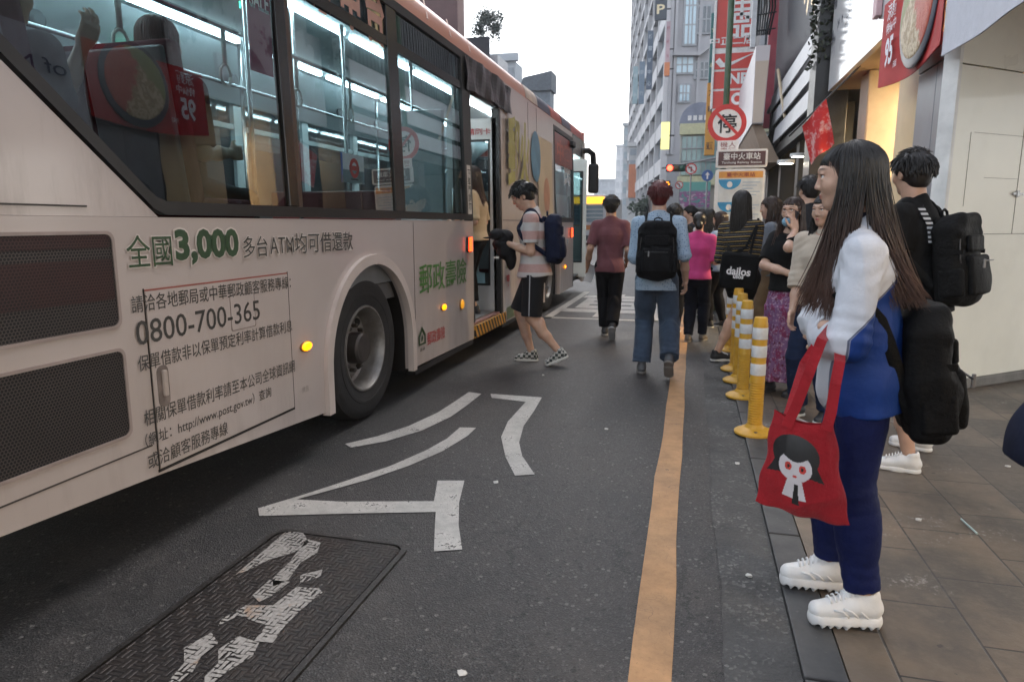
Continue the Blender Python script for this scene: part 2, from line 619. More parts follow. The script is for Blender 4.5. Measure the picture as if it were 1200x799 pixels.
def hand_vol(v, w, d, n, sc, curl=25, thumb_side=None, spread=6, grip=None):
    """hand at wrist w pointing along d, palm normal n; thumb_side = direction the thumb leaves on"""
    d = nrm(d); n = nrm(np.asarray(n, float) - d * (np.asarray(n, float) @ d)); s = np.cross(n, d)
    if thumb_side is not None and (s @ np.asarray(thumb_side)) < 0: s = -s
    M = np.stack([s, d, n], 1)
    pc = w + d * .052 * sc
    v.cone(w - d * .015, w + d * .02 * sc, .022 * sc, .022 * sc, .012, sq=(n, 1.25))
    v.box(pc, (.038 * sc, .046 * sc, .0135 * sc), M, .012 * sc, .012)
    L = [.072, .080, .075, .058]; off = [.029, .0098, -.0098, -.028]
    curls = curl if isinstance(curl, (list, tuple)) else [curl, curl * 1.05, curl * 1.1, curl * 1.2]
    for i in range(4):
        base = w + d * (.092 - .006 * abs(i - 1.3)) * sc + s * off[i] * sc
        a0 = R(spread) * (1.5 - i) * .6
        dd = nrm(d * math.cos(a0) + s * math.sin(a0))
        ang = R(curls[i]) * .5
        pts = [base]
        for seg, frac in enumerate((.45, .31, .24)):
            dv = dd * math.cos(ang) + n * math.sin(ang)
            pts.append(pts[-1] + dv * L[i] * frac * sc)
            ang += R(curls[i])
        rr = [.0092, .0084, .0077, .0066]
        for q in range(3): v.cone(pts[q], pts[q + 1], rr[q] * sc, rr[q + 1] * sc, .004)
    b = w + d * .022 * sc + s * .026 * sc
    t1 = b + nrm(d * .75 + s * .75 + n * .35) * .042 * sc
    t2 = t1 + nrm(d * .95 + s * .25 + n * .3) * .032 * sc
    t3 = t2 + nrm(d * .95 + n * .35) * .024 * sc
    v.cone(b, t1, .0145 * sc, .011 * sc, .012); v.cone(t1, t2, .0105 * sc, .0092 * sc, .004); v.cone(t2, t3, .0092 * sc, .0075 * sc, .004)

def head_vol(v, p, fem=True, nose=1.0):
    h = p.h; q = h * .130 / .222
    def W(l, f, u): return p.hc + (p.hl * l + p.hf * f + p.hu * u) * q
    M = p.HM
    v.ell(W(0, -.014, .030), (.074 * q, .093 * q, .086 * q), M, .02)
    v.ell(W(0, .030, .020), (.064 * q, .066 * q, .070 * q), M, .02)
    v.ell(W(0, .030, -.045), (.052 * q, .056 * q, .060 * q), M, .025)
    v.ell(W(0, .056, -.088), (.026 * q, .024 * q, .020 * q), M, .022)
    for s_ in (1, -1):
        v.ell(W(.036 * s_, .066, -.022), (.021 * q, .018 * q, .022 * q), M, .022)
        v.cone(W(.012 * s_, .090, .032), W(.042 * s_, .074, .032), .008 * q, .007 * q, .012)
        v.ell(W(.031 * s_, .094, .010), (.015 * q, .010 * q, .008 * q), M, .012, 'c')
        v.ell(W(.074 * s_, -.008, -.005), (.008 * q, .018 * q, .031 * q), M, .008)
        v.ell(W(.031 * s_, .0845, .0198), (.0175 * q, .0085 * q, .0052 * q), M, .005)
        v.ell(W(.031 * s_, .0835, .0003), (.0165 * q, .0075 * q, .0052 * q), M, .006)
    v.cone(W(0, .090, .010), W(0, .0965 + .004 * nose, -.024), .0072 * q, .0098 * q, .010)
    for s_ in (1, -1): v.ell(W(.011 * s_, .093, -.028), (.0078 * q, .009 * q, .0068 * q), M, .006)
    v.ell(W(0, .0850, -.0525), (.0165 * q, .0100 * q, .0048 * q), M, .006)
    v.ell(W(0, .0835, -.0625), (.0145 * q, .0100 * q, .0052 * q), M, .006)
    for s_ in (1, -1): v.cone(W(0, .0945, -.0572), W(.020 * s_, .086, -.0605), .0018 * q, .0014 * q, .003, kind='c')
    return W, q

SKIN = {}
def skin_mat(col=(.55, .34, .245)):
    key = 'skin_%.2f_%.2f' % (col[0], col[1])
    if key in MATS: return MATS[key]
    m, nt, b = newmat(key); N = NB(nt)
    v = N.coord('Object')
    nf = N.noise(v, 22, 6)
    c = N.mix(N.step(nf, .3, .7), tuple(x * .88 for x in col), tuple(min(1, x * 1.1) for x in col))
    lip = N.attr('lip')
    c = N.mix(N.step(lip, .0, 1.0), c, (.32, .075, .065))
    ln = N.attr('lash')
    c = N.mix(N.step(ln, 0.1, .75), c, (.018, .012, .01))
    N.l(c, b.inputs['Base Color'])
    b.inputs['Roughness'].default_value = .48
    b.inputs['Subsurface Weight'].default_value = .12
    b.inputs['Subsurface Radius'].default_value = (.01, .004, .002)
    b.inputs['Subsurface Scale'].default_value = .6
    N.l(N.bump(N.noise(v, 420, 3), .12, .002), b.inputs['Normal'])
    MATS[key] = m
    return m
def cloth(name, col, var=.14, scale=9, weave=900, bump=.25, rough=.85, sheen=.15):
    if name in MATS: return MATS[name]
    m, nt, b = newmat(name); N = NB(nt)
    v = N.coord('Object')
    nf = N.noise(v, scale, 6, .65)
    c = N.mix(N.step(nf, .3, .7), tuple(x * (1 - var) for x in col), tuple(min(1, x * (1 + var)) for x in col))
    N.l(c, b.inputs['Base Color'])
    b.inputs['Roughness'].default_value = rough
    lum = sum(col) / 3
    b.inputs['Specular IOR Level'].default_value = .3 if lum > .05 else .16
    b.inputs['Sheen Weight'].default_value = sheen if lum > .05 else 0
    hgt = N.math('ADD', N.math('MULTIPLY', N.noise(v, weave, 2), .35), N.math('ADD', N.noise(v, 60, 5), N.math('MULTIPLY', N.noise(N.coord('Object', (1, 1, .6)), 16, 4, .55), 1.6)))
    N.l(N.bump(hgt, bump * 1.5, .008), b.inputs['Normal'])
    MATS[name] = m
    return m
def cloth_fn(name, colfn, weave=900, bump=.25, rough=.85):
    """cloth whose colour comes from colfn(N, vec) -> colour socket (a printed or woven pattern)"""
    if name in MATS: return MATS[name]
    m, nt, b = newmat(name); N = NB(nt)
    v = N.coord('Object')
    c = colfn(N, v)
    nf = N.noise(v, 9, 6, .65)
    mx = N.n('ShaderNodeMix'); mx.data_type = 'RGBA'; mx.blend_type = 'MULTIPLY'
    mx.inputs[0].default_value = 1.0
    N.l(c, mx.inputs[6])
    N.l(N.mix(N.step(nf, .3, .7), (.84, .84, .84), (1, 1, 1)), mx.inputs[7])
    N.l(mx.outputs[2], b.inputs['Base Color'])
    b.inputs['Roughness'].default_value = rough
    b.inputs['Specular IOR Level'].default_value = .3
    hgt = N.math('ADD', N.math('MULTIPLY', N.noise(v, weave, 2), .35), N.math('ADD', N.noise(v, 60, 5), N.math('MULTIPLY', N.noise(N.coord('Object', (1, 1, .6)), 16, 4, .55), 1.6)))
    N.l(N.bump(hgt, bump * 1.5, .008), b.inputs['Normal'])
    MATS[name] = m
    return m
def hair_mat(name, dark=(.012, .009, .008), tip=None, z0=0, z1=1):
    if name in MATS: return MATS[name]
    m, nt, b = newmat(name); N = NB(nt)
    a = N.attr('len')
    v = N.coord('Object')
    nf = N.noise(N.coord('Object', (160, 160, 9)), 1, 4)
    c = N.mix(N.step(nf, .3, .75), tuple(x * .6 for x in dark), tuple(x * 1.7 for x in dark))
    if tip:
        t = N.math('ADD', a, N.math('MULTIPLY', N.math('SUBTRACT', nf, .5), .5))
        c = N.mix(N.step(t, .35, .95), c, tip)
    N.l(c, b.inputs['Base Color'])
    b.inputs['Roughness'].default_value = .38
    b.inputs['Specular IOR Level'].default_value = .45
    b.inputs['Anisotropic'].default_value = .5
    N.l(N.bump(nf, .35, .004), b.inputs['Normal'])
    MATS[name] = m
    return m
def body(p, root, col=(.55, .34, .245), hs=.006, fem=True, hands=True, handspec=None, face=True, legs=True, barefoot=False):
    h = p.h
    v = Vol(hs)
    l, u = p.cl, p.u
    # trunk
    v.ecap(p.P - u * .03 * h, p.P + u * .03 * h, (.082 * h, .055 * h), (.080 * h, .055 * h), p.l, .04)
    v.ecap(p.waist, p.chest, (.068 * h, .050 * h), (.086 * h, .058 * h), l, .05)
    v.ecap(p.chest, p.shc - u * .015 * h, (.086 * h, .058 * h), (.080 * h, .045 * h), l, .05)
    for s_ in 'LR': v.cone(p.neck - u * .016 * h, p.sh[s_] * .9 + p.shc * .1 - u * .004 * h, .028 * h, .026 * h, .035)
    v.cone(p.neck - u * .01 * h, p.hb + p.hu * .02 * h, .033 * h if fem else .038 * h, .029 * h if fem else .035 * h, .03)
    for s_ in 'LR':
        v.cone(p.hip[s_], p.kn[s_], .046 * h, .031 * h, .03)
        v.cone(p.kn[s_], p.ankle[s_] * .55 + p.kn[s_] * .45, .030 * h, .028 * h, .02)
        bk = nrm(np.cross(p.l, p.kn[s_] - p.ankle[s_]))
        bk = bk if bk @ p.fM[s_][:, 1] < 0 else -bk
        v.ell(p.kn[s_] * .68 + p.ankle[s_] * .32 + bk * .006 * h, (.027 * h, .027 * h, .060 * h), None, .02)
        v.cone(p.kn[s_] * .45 + p.ankle[s_] * .55, p.ankle[s_], .025 * h, .019 * h, .02)
        M = p.fM[s_]
        a = p.ankle[s_]
        v.cone(a - M[:, 1] * .014 * h - M[:, 2] * .020 * h, a + M[:, 1] * .06 * h - M[:, 2] * .030 * h, .015 * h, .010 * h, .012)
        v.cone(p.sh[s_], p.el[s_], .027 * h, .022 * h, .025)
        v.cone(p.el[s_], p.el[s_] * .5 + p.wr[s_] * .5, .0225 * h, .021 * h, .02)
        v.cone(p.el[s_] * .5 + p.wr[s_] * .5, p.wr[s_], .021 * h, .0145 * h, .02)
        fd = nrm(p.wr[s_] - p.el[s_])
        sp = (handspec or {}).get(s_, {})
        d = sp.get('d', fd); n = sp.get('n', -p.cl if s_ == 'L' else p.cl)
        hand_vol(v, p.wr[s_], d, n, h / 1.7, sp.get('curl', 28), sp.get('thumb', p.cf), sp.get('spread', 6))
    W, q = head_vol(v, p, fem)
    def lip(V, N):
        D = (V - p.hc) @ p.HM / q
        return np.exp(-((D[:, 0] / .0150) ** 2) ** 2 - ((D[:, 2] + .0575) / .0088) ** 4) * (D[:, 1] > .075)
    def lash(V, N):
        D = (V - p.hc) @ p.HM / q
        e = np.zeros(len(V))
        for s_ in (1, -1):
            x = (D[:, 0] - .032 * s_)
            e = np.maximum(e, np.exp(-(x / .0155) ** 4 - ((D[:, 2] - .0165 + 14 * x * x) / .0032) ** 2))
            x2 = (D[:, 0] - .034 * s_)
            e = np.maximum(e, .8 * np.exp(-(x2 / .019) ** 4 - ((D[:, 2] - .037 + 9 * x2 * x2) / .0036) ** 2))
        return e * (D[:, 1] > .045)
    o = vol_obj(v, 'body', skin_mat(col), root, {'lip': lip, 'lash': lash} if face else None)
    if face:
        for s_ in (1, -1):
            mb = MB()
            c = W(.031 * s_, .0765, .0095)
            mb.ball(c, .0118 * q, 0, 16)
            mb.ball(c + p.hf * .0058 * q, .0068 * q, 1, 12)
            mb.build('eye', [pm('eye_white', (.75, .73, .70), .25, .02), pm('eye_iris', (.02, .012, .01), .15, .02)], root, True)
    return o, W, q

def blob_mat_attr(): pass
def hairs(p, root, mat, strands, n_seg=12, r=.0022, sides=4, name='hair', vol=None, seg_taper=.45, attrs=None):
    """strands: list of point lists; one mesh with the smooth under-volume"""
    V = []; F = []; LN = []
    for st_ in strands:
        pts, rad = st_[0], st_[1]; lmax = st_[2] if len(st_) > 2 else 1.0
        pts = np.asarray(pts); K = len(pts)
        T = np.gradient(pts, axis=0); T /= np.linalg.norm(T, axis=1)[:, None] + 1e-9
        A = np.cross(T, np.array([.31, .77, .55])); A /= np.linalg.norm(A, axis=1)[:, None] + 1e-9
        B = np.cross(T, A)
        tt = np.linspace(0, 1, K)
        rr = rad * (1 - seg_taper * tt) ; rr[-1] = rad * .15; rr[0] = rad * .6
        n0 = len(V)
        for k in range(sides):
            an = 2 * math.pi * k / sides
            pass
        ring = [(pts + (A * math.cos(2 * math.pi * k / sides) + B * math.sin(2 * math.pi * k / sides)) * rr[:, None]) for k in range(sides)]
        ring = np.stack(ring, 1).reshape(-1, 3)
        V.extend(ring.tolist()); LN.extend((np.repeat(tt, sides) * lmax).tolist())
        for i in range(K - 1):
            for k in range(sides):
                k2 = (k + 1) % sides
                F.append([n0 + i * sides + k, n0 + i * sides + k2, n0 + (i + 1) * sides + k2, n0 + (i + 1) * sides + k])
    if vol is not None:
        v2, f2 = vol.build()
        n0 = len(V)
        zt, zb = v2[:, 2].max(), v2[:, 2].min()
        V.extend(v2.tolist()); F.extend((f2 + n0).tolist())
        LN.extend(np.clip((zt - v2[:, 2]) / max(zt - zb, .01), 0, 1).tolist())
    o = mkobj(name, V, F, mat, root, True)
    a = o.data.attributes.new('len', 'FLOAT', 'POINT'); a.data.foreach_set('value', np.asarray(LN, np.float32))
    return o
def scalp(p, q, phi, th, off=1.0):
    """point on the hair shell: phi 0=front, + = left; th from the crown"""
    rl, rf, ru = .082 * q * off, .104 * q * off, .094 * q * off
    return p.hc + p.hl * (rl * math.sin(th) * math.sin(phi)) + p.hf * (-.014 * q + rf * math.sin(th) * math.cos(phi)) + p.hu * (.030 * q + ru * math.cos(th))
def cap_vol(p, q, hs=.006, low=-.03, face=.055, off=1.0, fringe=.062):
    v = Vol(hs)
    M = p.HM
    v.ell(p.hc + p.hf * (-.014 * q) + p.hu * .030 * q, (.081 * q * off, .102 * q * off, .093 * q * off), M, .01)
    c = p.hc + p.hf * (.10 * q) + p.hu * (-.06 * q)
    v.ell(c + p.hu * (.02 * q), (.075 * q, .085 * q, .10 * q), M, .02, 'c')            # face opening
    v.plane(p.hc + p.hu * low * q, -p.hu, .01)
    return v
def short_hair(p, q, root, mat, seed=1, n=420, length=.045, hs=.006, low=-.045, spike=.16, nape=-.075, top=1.0):
    r = np.random.default_rng(seed)
    v = Vol(hs); M = p.HM
    v.ell(p.hc + p.hf * (-.016 * q) + p.hu * .036 * q, (.087 * q, .107 * q, .098 * q * top), M, .01)
    v.ell(p.hc + p.hf * (-.055 * q) + p.hu * (-.03 * q), (.066 * q, .05 * q, .06 * q), M, .02)
    v.ell(p.hc + p.hf * (.088 * q) + p.hu * (-.042 * q), (.072 * q, .080 * q, .085 * q), M, .02, 'c')
    for s_ in (1, -1): v.ell(p.hc + p.hl * .082 * q * s_ + p.hf * .012 * q + p.hu * (-.028 * q), (.022 * q, .034 * q, .042 * q), M, .01, 'c')
    v.plane(p.hc + p.hu * nape * q, -p.hu, .012)
    st = []
    for i in range(n):
        phi = r.uniform(-math.pi, math.pi); th = math.acos(1 - r.random() * 1.15)
        back = abs(phi) > 1.9
        if th > (1.95 if back else 1.45) and not back: continue
        if abs(phi) < .9 and th > 1.05: continue
        a = scalp(p, q, phi, th, 1.0)
        nr = nrm(a - (p.hc + p.hu * .02 * q))
        dn = nrm(nrm(-p.hu + nr * 0) - nr * (-p.hu @ nr))
        if th < .8: dn = nrm(p.hf * r.uniform(.2, 1) + p.hl * r.uniform(-.8, .8)); dn = nrm(dn - nr * (dn @ nr))
        L = length * q * r.uniform(.6, 1.2) * (.8 if th < .8 else 1)
        pts = [a]
        for k in range(1, 6):
            t = k / 5
            pts.append(a + dn * L * t + nr * (spike * L * math.sin(t * 2.2) + .004 * q) + p.hl * r.uniform(-1, 1) * .0015)
        st.append((pts, .0035))
    return hairs(p, root, mat, st, sides=4, vol=v)
def long_hair(p, q, root, mat, seed, ends, n=500, hs=.006, bang=True, r0=.0026, wav=.004, vol=True, part=.0, thick=1.06, segs=14, bangdrop=.052, bangn=.10):
    """ends(phi, rnd) -> world end point of a strand leaving the head at azimuth phi, or None"""
    r = np.random.default_rng(seed)
    st = []
    for i in range(n):
        phi = r.uniform(-math.pi, math.pi)
        e = ends(phi, r)
        if e is None: continue
        off = thick * r.uniform(.97, 1.03)
        pts = []
        th0 = r.uniform(.05, 1.2)
        for k in range(5):
            th = th0 + (1.60 - th0) * k / 4
            pts.append(scalp(p, q, phi, th, off))
        a = pts[-1]; e = np.asarray(e)
        mid = a + (e - a) * .48; mid[0] = a[0] * .95 + e[0] * .05; mid[1] = a[1] * .95 + e[1] * .05
        w1 = r.uniform(-1, 1, 3) * wav
        for k in range(1, segs):
            t = k / (segs - 1)
            b = a * (1 - t) ** 2 + 2 * mid * t * (1 - t) + e * t * t
            pts.append(b + w1 * math.sin(t * 3.0))
        st.append((pts, r0 * r.uniform(.7, 1.3)))
    if bang:
        for i in range(int(n * bangn)):
            phi = r.uniform(-1.12, 1.12)
            pts = [scalp(p, q, phi * .85, .25 + .2 * r.random(), 1.03)]
            for k in range(1, 7):
                th = .3 + 1.02 * k / 6
                pts.append(scalp(p, q, phi, th, 1.05))
            lastp = pts[-1]; bd_ = r.uniform(.2, 1.2)
            for k in range(1, 4):
                pts.append(lastp - p.hu * bangdrop * q * k / 3 * bd_ + p.hf * (-.006) * q * k / 3)
            st.append((pts, r0 * .7, .25))
    v = None
    if vol:
        v = cap_vol(p, q, hs)
    return hairs(p, root, mat, st, sides=4, vol=v)

# ---- clothing
def top_vol(p, hs, *a, seat=.020, **k):
    return _top_vol(p, hs, seat, *a, **k)
def _top_vol(p, hs, seat, ease=.014, hem=-.02, sleeve=.5, sl_r=(.034, .032), neck=.045, hemr=(.101, .084), puff=0, waistr=None, neckdrop=.0, cuff=None):
    """shirt or jacket; hem: along the spine from the pelvis (fractions of h); sleeve 0..2 (1 = elbow, 2 = wrist)"""
    h = p.h; v = Vol(hs); l, u = p.cl, p.u
    hp = p.P + u * hem * h
    wr = waistr or ((.075 * h + ease), (.055 * h + ease))
    v.ecap(hp - u * .03, p.waist, (hemr[0] * h + ease * .6, hemr[1] * h + ease * .6), wr, p.l, .03)
    v.ell(p.P - p.f * seat * h - u * .01 * h, (.092 * h + ease * .5, .060 * h + ease * .5, .06 * h), np.stack([p.l, p.f, p.z], 1), .04)
    v.ecap(p.waist, p.chest, wr, (.090 * h + ease, .064 * h + ease), l, .04)
    v.ecap(p.chest, p.shc - u * .012 * h, (.090 * h + ease, .064 * h + ease), (.086 * h + ease * .6, .048 * h + ease * .5), l, .04)
    for s_ in 'LR':
        v.cone(p.neck - u * .012 * h, p.sh[s_] * .9 + p.shc * .1 - u * .002 * h, .030 * h + ease * .4, .029 * h + ease * .5, .035)
    v.cone(p.neck - u * .012 * h, p.neck + u * .012 * h, .040 * h + ease * .3, .036 * h + ease * .3, .03)
    v.plane(hp, -u, .004)
    v.plane(p.neck + u * (.012 * h - neckdrop), nrm(u + p.cf * .55), .004)
    for s_ in 'LR':
        t1 = min(sleeve, 1.0)
        e = p.sh[s_] + (p.el[s_] - p.sh[s_]) * t1
        d = nrm(p.el[s_] - p.sh[s_])
        cl = [(d, e)] if sleeve <= 1 else []
        v.cone(p.sh[s_], e + d * .02 if sleeve <= 1 else p.el[s_], sl_r[0] * h, (sl_r[1] if sleeve <= 1 else (sl_r[0] * .45 + sl_r[1] * .55)) * h, .03, cl)
        if sleeve > 1:
            t2 = sleeve - 1
            w = p.el[s_] + (p.wr[s_] - p.el[s_]) * t2
            d2 = nrm(p.wr[s_] - p.el[s_])
            v.cone(p.el[s_], w + d2 * .02, (sl_r[0] * .45 + sl_r[1] * .55) * h, sl_r[1] * h, .025, [(d2, w)])
    return v
def pants_vol(p, hs, ease=.010, top=.035, length=2.0, flare=(.040, .030), thigh=.056, seat=.020, dep=.062):
    """length 0..2 (1 = knee, 2 = ankle)"""
    h = p.h; v = Vol(hs); u = p.u
    v.ecap(p.P - u * .02 * h, p.P + u * (top + .03) * h, (.088 * h + ease, dep * h + ease), (.080 * h + ease, dep * .94 * h + ease), p.l, .03)
    for s_ in 'LR':
        t1 = min(length, 1.0)
        e = p.hip[s_] + (p.kn[s_] - p.hip[s_]) * t1
        d = nrm(p.kn[s_] - p.hip[s_])
        cl = [(d, e)] if length <= 1 else []
        rr = flare[0] * h if length > 1 else flare[0] * h
        v.cone(p.hip[s_] - p.z * .01, e + (d * .03 if length <= 1 else 0), thigh * h + ease * .5, rr, .02, cl)
        if length > 1:
            w = p.kn[s_] + (p.ankle[s_] - p.kn[s_]) * (length - 1)
            d2 = nrm(p.ankle[s_] - p.kn[s_])
            v.cone(p.kn[s_], w + d2 * .03, flare[0] * h, flare[1] * h, .02, [(d2, w)])
        if length > 1.3:
            bk = nrm(np.cross(p.l, p.kn[s_] - p.ankle[s_]))
            bk = bk if bk @ p.fM[s_][:, 1] < 0 else -bk
            v.ell(p.kn[s_] * .68 + p.ankle[s_] * .32 + bk * .010 * h, (.038 * h, .038 * h, .078 * h), None, .03)
            v.cone(p.kn[s_] + bk * .004 * h, p.kn[s_] * .5 + p.ankle[s_] * .5 + bk * .006 * h, .038 * h, .035 * h, .03)
        v.ell(p.hip[s_] - p.f * seat * h - u * .012 * h, (.046 * h, .047 * h, .052 * h), None, .03)
    v.plane(p.P + u * top * h, u, .004)
    return v
def leg_joints(p):
    j = []
    for s_ in 'LR':
        j.append((p.kn[s_], p.kn[s_] - p.ankle[s_], .09)); j.append((p.ankle[s_] + p.z * .06, (0, 0, 1), .08)); j.append((p.hip[s_], (0, 0, 1), .07))
    return j
def arm_joints(p):
    j = []
    for s_ in 'LR':
        j.append((p.el[s_], p.el[s_] - p.sh[s_], .07)); j.append((p.el[s_] * .35 + p.wr[s_] * .65, p.wr[s_] - p.el[s_], .06))
        j.append((p.sh[s_] - p.u * .05, p.u + p.cl * (.8 if s_ == 'L' else -.8), .06))
    return j
def shoe(p, s_, root, upper, sole, hs=.005, chunky=False, label=None, high=.0, laces=None, lift=None, ks=1.0):
    lift = (.022 if chunky else 0) if lift is None else lift
    h = p.h; M = p.fM[s_]; a = p.ankle[s_]
    fl, ft, fu = M[:, 0], M[:, 1], M[:, 2]
    g = a - fu * (.047 * h + lift)                       # on the ground below the ankle
    k = h / 1.65 * ks
    L = .082 if chunky else .078
    o = thing_part = None
    st = .038 * k if chunky else .02 * k
    v = Vol(hs)
    heel = g - ft * .052 * k; toe = g + ft * .155 * k
    v.cone(g - ft * .028 * k + fu * (st + .022 * k), g + ft * .03 * k + fu * (st + .035 * k), .034 * k, .036 * k, .02)
    v.cone(g + ft * .02 * k + fu * (st + .028 * k), g + ft * .13 * k + fu * (st + .008 * k), .040 * k, .032 * k, .02, sq=(fu, 1.15))
    v.cone(a - fu * .022 * k - ft * .012 * k, a + fu * (.012 + high) * k - ft * .012 * k, .034 * k, .036 * k, .02)
    if chunky:
        v.cone(g + ft * .060 * k + fu * .085 * k, g + ft * .030 * k + fu * .142 * k, .021 * k, .019 * k, .012, sq=(ft, 1.8))
    v.plane(g + fu * st * .6, -fu, .004)
    # opening for the ankle
    v.cone(a + fu * (.016 + high) * k - ft * .008 * k, a + fu * .1 * k - ft * .004 * k, .027 * k, .03 * k, .008, kind='c')
    up = vol_obj(v, 'shoe', upper, root, fold=folds(.0012, 4, 60))
    v2 = Vol(hs)
    v2.cone(g - ft * .022 * k + fu * st * .5, g + ft * .05 * k + fu * st * .5, .040 * k, .036 * k, .02, [(fu, g + fu * st), (-fu, g)])
    v2.cone(g + ft * .05 * k + fu * st * .5, g + ft * .122 * k + fu * st * .55, .038 * k, .041 * k, .02, [(fu, g + fu * st), (-fu, g)])
    if chunky:
        for i in range(9):
            c = g + ft * (-.055 + .0245 * i) * k
            v2.box(c + fu * .002, (.06 * k, .0075 * k, .010 * k), np.stack([fl, nrm(ft * .8 + fu * .5), nrm(fu * .8 - ft * .5)], 1), .002, .004, 'c')
        v2.cone(g + ft * .030 * k - fl * .06 * k, g + ft * .030 * k + fl * .06 * k, .010 * k, .010 * k, .006, kind='c')
    so = vol_obj(v2, 'sole', sole, up)
    if laces is not None:
        mb = MB()
        for i in range(6):
            t = .035 + i * .0135
            hh = st + (.079 - i * .0060) * k
            c = g + ft * t * k + fu * hh
            mb.tube([c - fl * .022 * k - fu * .008 * k, c - fl * .01 * k + fu * .001, c + fl * .01 * k + fu * .001, c + fl * .022 * k - fu * .008 * k], .0032 * k, 6)
        mb.build('lace', laces, up, True)
    return up
def backpack(name, label, p, col, size=(.30, .16, .44), drop=0.0, off=.0, strap=True, pocket=True, hs=.007, group=None, tilt=0, straps_front=True, logo=None, low=0, sag=.0, strap_to=None, ease=.03, lower=False):
    """worn pack: box axes left, back, up of the wearer's chest"""
    l, u, f = p.cl, p.u, p.cf
    w, d, hh = size
    bk = p.shc - f * (.07 * p.h + d / 2 + off) - u * (hh / 2 - .02 + drop)
    root = thing(name, bk - u * hh / 2, label, 'backpack', group)
    if tilt:
        u = nrm(u * math.cos(R(tilt)) + f * math.sin(R(tilt))); f = np.cross(l, u) * -1 if False else nrm(np.cross(l, u)) * 1
        f = f if f @ p.cf > 0 else -f
    M = np.stack([l, f, u], 1)
    m = cloth('pack_%.4f' % col[0], col, .3, 12, 420, .5, .7)
    v = Vol(hs)
    v.box(bk - u * .03 + f * d * .1, (w / 2, d / 2 * .75, hh / 2 - .03), M, .035, .02)
    v.ell(bk - f * d * .10 - u * hh * .20, (w * .49, d * .54, hh * .33), M, .05)
    v.box(bk + u * hh * .26 - f * d * .02, (w * .42, d * .40, hh * .20), M, .045, .03)
    v.box(bk + u * hh * .40 - f * d * .10, (w * .34, d * .30, .03), M, .02, .02)
    fw_ = fold_mix(folds(.007 + sag, 11, 15, (1, 1, .8)), folds(.004, 12, 34, (1, 1, .6)))
    v.cone(bk - f * d * .30 + u * hh * .26 + l * w * .42, bk - f * d * .30 + u * hh * .26 - l * w * .42, .010, .010, .03)
    vol_obj(v, 'pack_body', m, root, fold=fw_)
    if pocket:
        v = Vol(hs)
        v.box(bk - f * (d * .50) - u * hh * .20, (w * .37, .018, hh * .21), M, .016, .02)
        v.ell(bk - f * (d * .52) - u * hh * .26, (w * .34, .026, hh * .14), M, .03)
        vol_obj(v, 'pocket', m, root, fold=folds(.0045, 13, 19))
        v = Vol(hs)
        v.box(bk - f * (d * .46) + u * hh * .14, (w * .31, .012, hh * .09), M, .011, .02)
        vol_obj(v, 'pocket', m, root, fold=folds(.003, 14, 22))
        for sg in (1, -1):
            v = Vol(hs)
            v.box(bk + l * sg * w * .47 - u * hh * .27 - f * .01, (.018, d * .34, hh * .15), M, .015, .02)
            vol_obj(v, 'side_pocket', m, root, fold=folds(.004, 15, 22))
            MB().ribbon([bk + l * sg * (w * .50) + f * d * .3 + u * hh * .10, bk + l * sg * (w * .515) - u * hh * .10 * 0 + u * hh * .07, bk + l * sg * w * .47 - f * d * .42 + u * hh * .05], tuple(l * sg), .022, .004).build('side_strap', m, root)
    zm = pm('zip_dark', (.03, .03, .032), .4, .1)
    mb = MB()
    pts = [bk + l * (w * .44 * math.cos(a)) * 1 + u * (hh * .02 + hh * .44 * math.sin(a)) - f * (d * .30) for a in np.linspace(-.3, math.pi + .3, 18)]
    mb.tube(pts, .004, 6)
    if pocket:
        mb.tube([bk - f * (d * .52 + .036) - u * hh * .055 + l * x for x in np.linspace(-w * .3, w * .3, 6)], .0035, 6)
    mb.build('zip', zm, root, True)
    if pocket: MB().box(bk - f * (d * .52 + .045) - u * hh * .085 + l * w * .2, (.012, .008, .045), 0, .003).build('zip_puller', pm('puller_grey', (.25, .25, .26), .35, metal=.6), root)
    mb = MB()
    mb.tube([bk + u * (hh / 2 - .02) + f * d * .35 + l * x + u * y for x, y in ((-.035, 0), (-.03, .03), (0, .042), (.03, .03), (.035, 0))], .007, 6)
    mb.build('grab_handle', m, root, True)
    if strap:
        for sg in (1, -1):
            s0 = p.shc + l * sg * p.sw * .62
            rt = .031 * p.h + ease * .45
            pts = [bk + l * sg * w * .26 + u * (hh * .42) + f * d * .46, s0 - p.cf * (rt + .02) - p.u * .02, s0 - p.cf * .03 + p.u * (rt + .006), s0 + p.cf * .03 + p.u * (rt + .004),
                   s0 + p.cf * (rt + .022) - p.u * .03, p.chest + l * sg * p.sw * .72 + p.cf * (.058 * p.h + ease * .6) + p.u * .02,
                   p.chest + l * sg * (.088 * p.h + ease * .55) + p.cf * .045 - p.u * .10 ,
                   p.chest + l * sg * (.088 * p.h + ease * .6) - p.cf * .03 - p.u * .14,
                   bk + l * sg * w * .40 - u * hh * .34 + f * d * .40]
            # smooth the path
            pts = [np.asarray(q) for q in pts]
            sm = []
            for i in range(len(pts) - 1):
                p0 = pts[max(i - 1, 0)]; p1 = pts[i]; p2 = pts[i + 1]; p3 = pts[min(i + 2, len(pts) - 1)]
                for t in np.linspace(0, 1, 5)[:-1]:
                    sm.append(.5 * ((2 * p1) + (-p0 + p2) * t + (2 * p0 - 5 * p1 + 4 * p2 - p3) * t * t + (-p0 + 3 * p1 - 3 * p2 + p3) * t ** 3))
            sm.append(pts[-1])
            if lower: sm = sm[-11:]
            cen = p.chest + p.u * .0
            nn = []
            for q in sm:
                # outward from the torso axis, up on the shoulder
                ax = p.P + p.u * np.clip((q - p.P) @ p.u, .1, .25 * p.h)
                nn.append(nrm(q - ax))
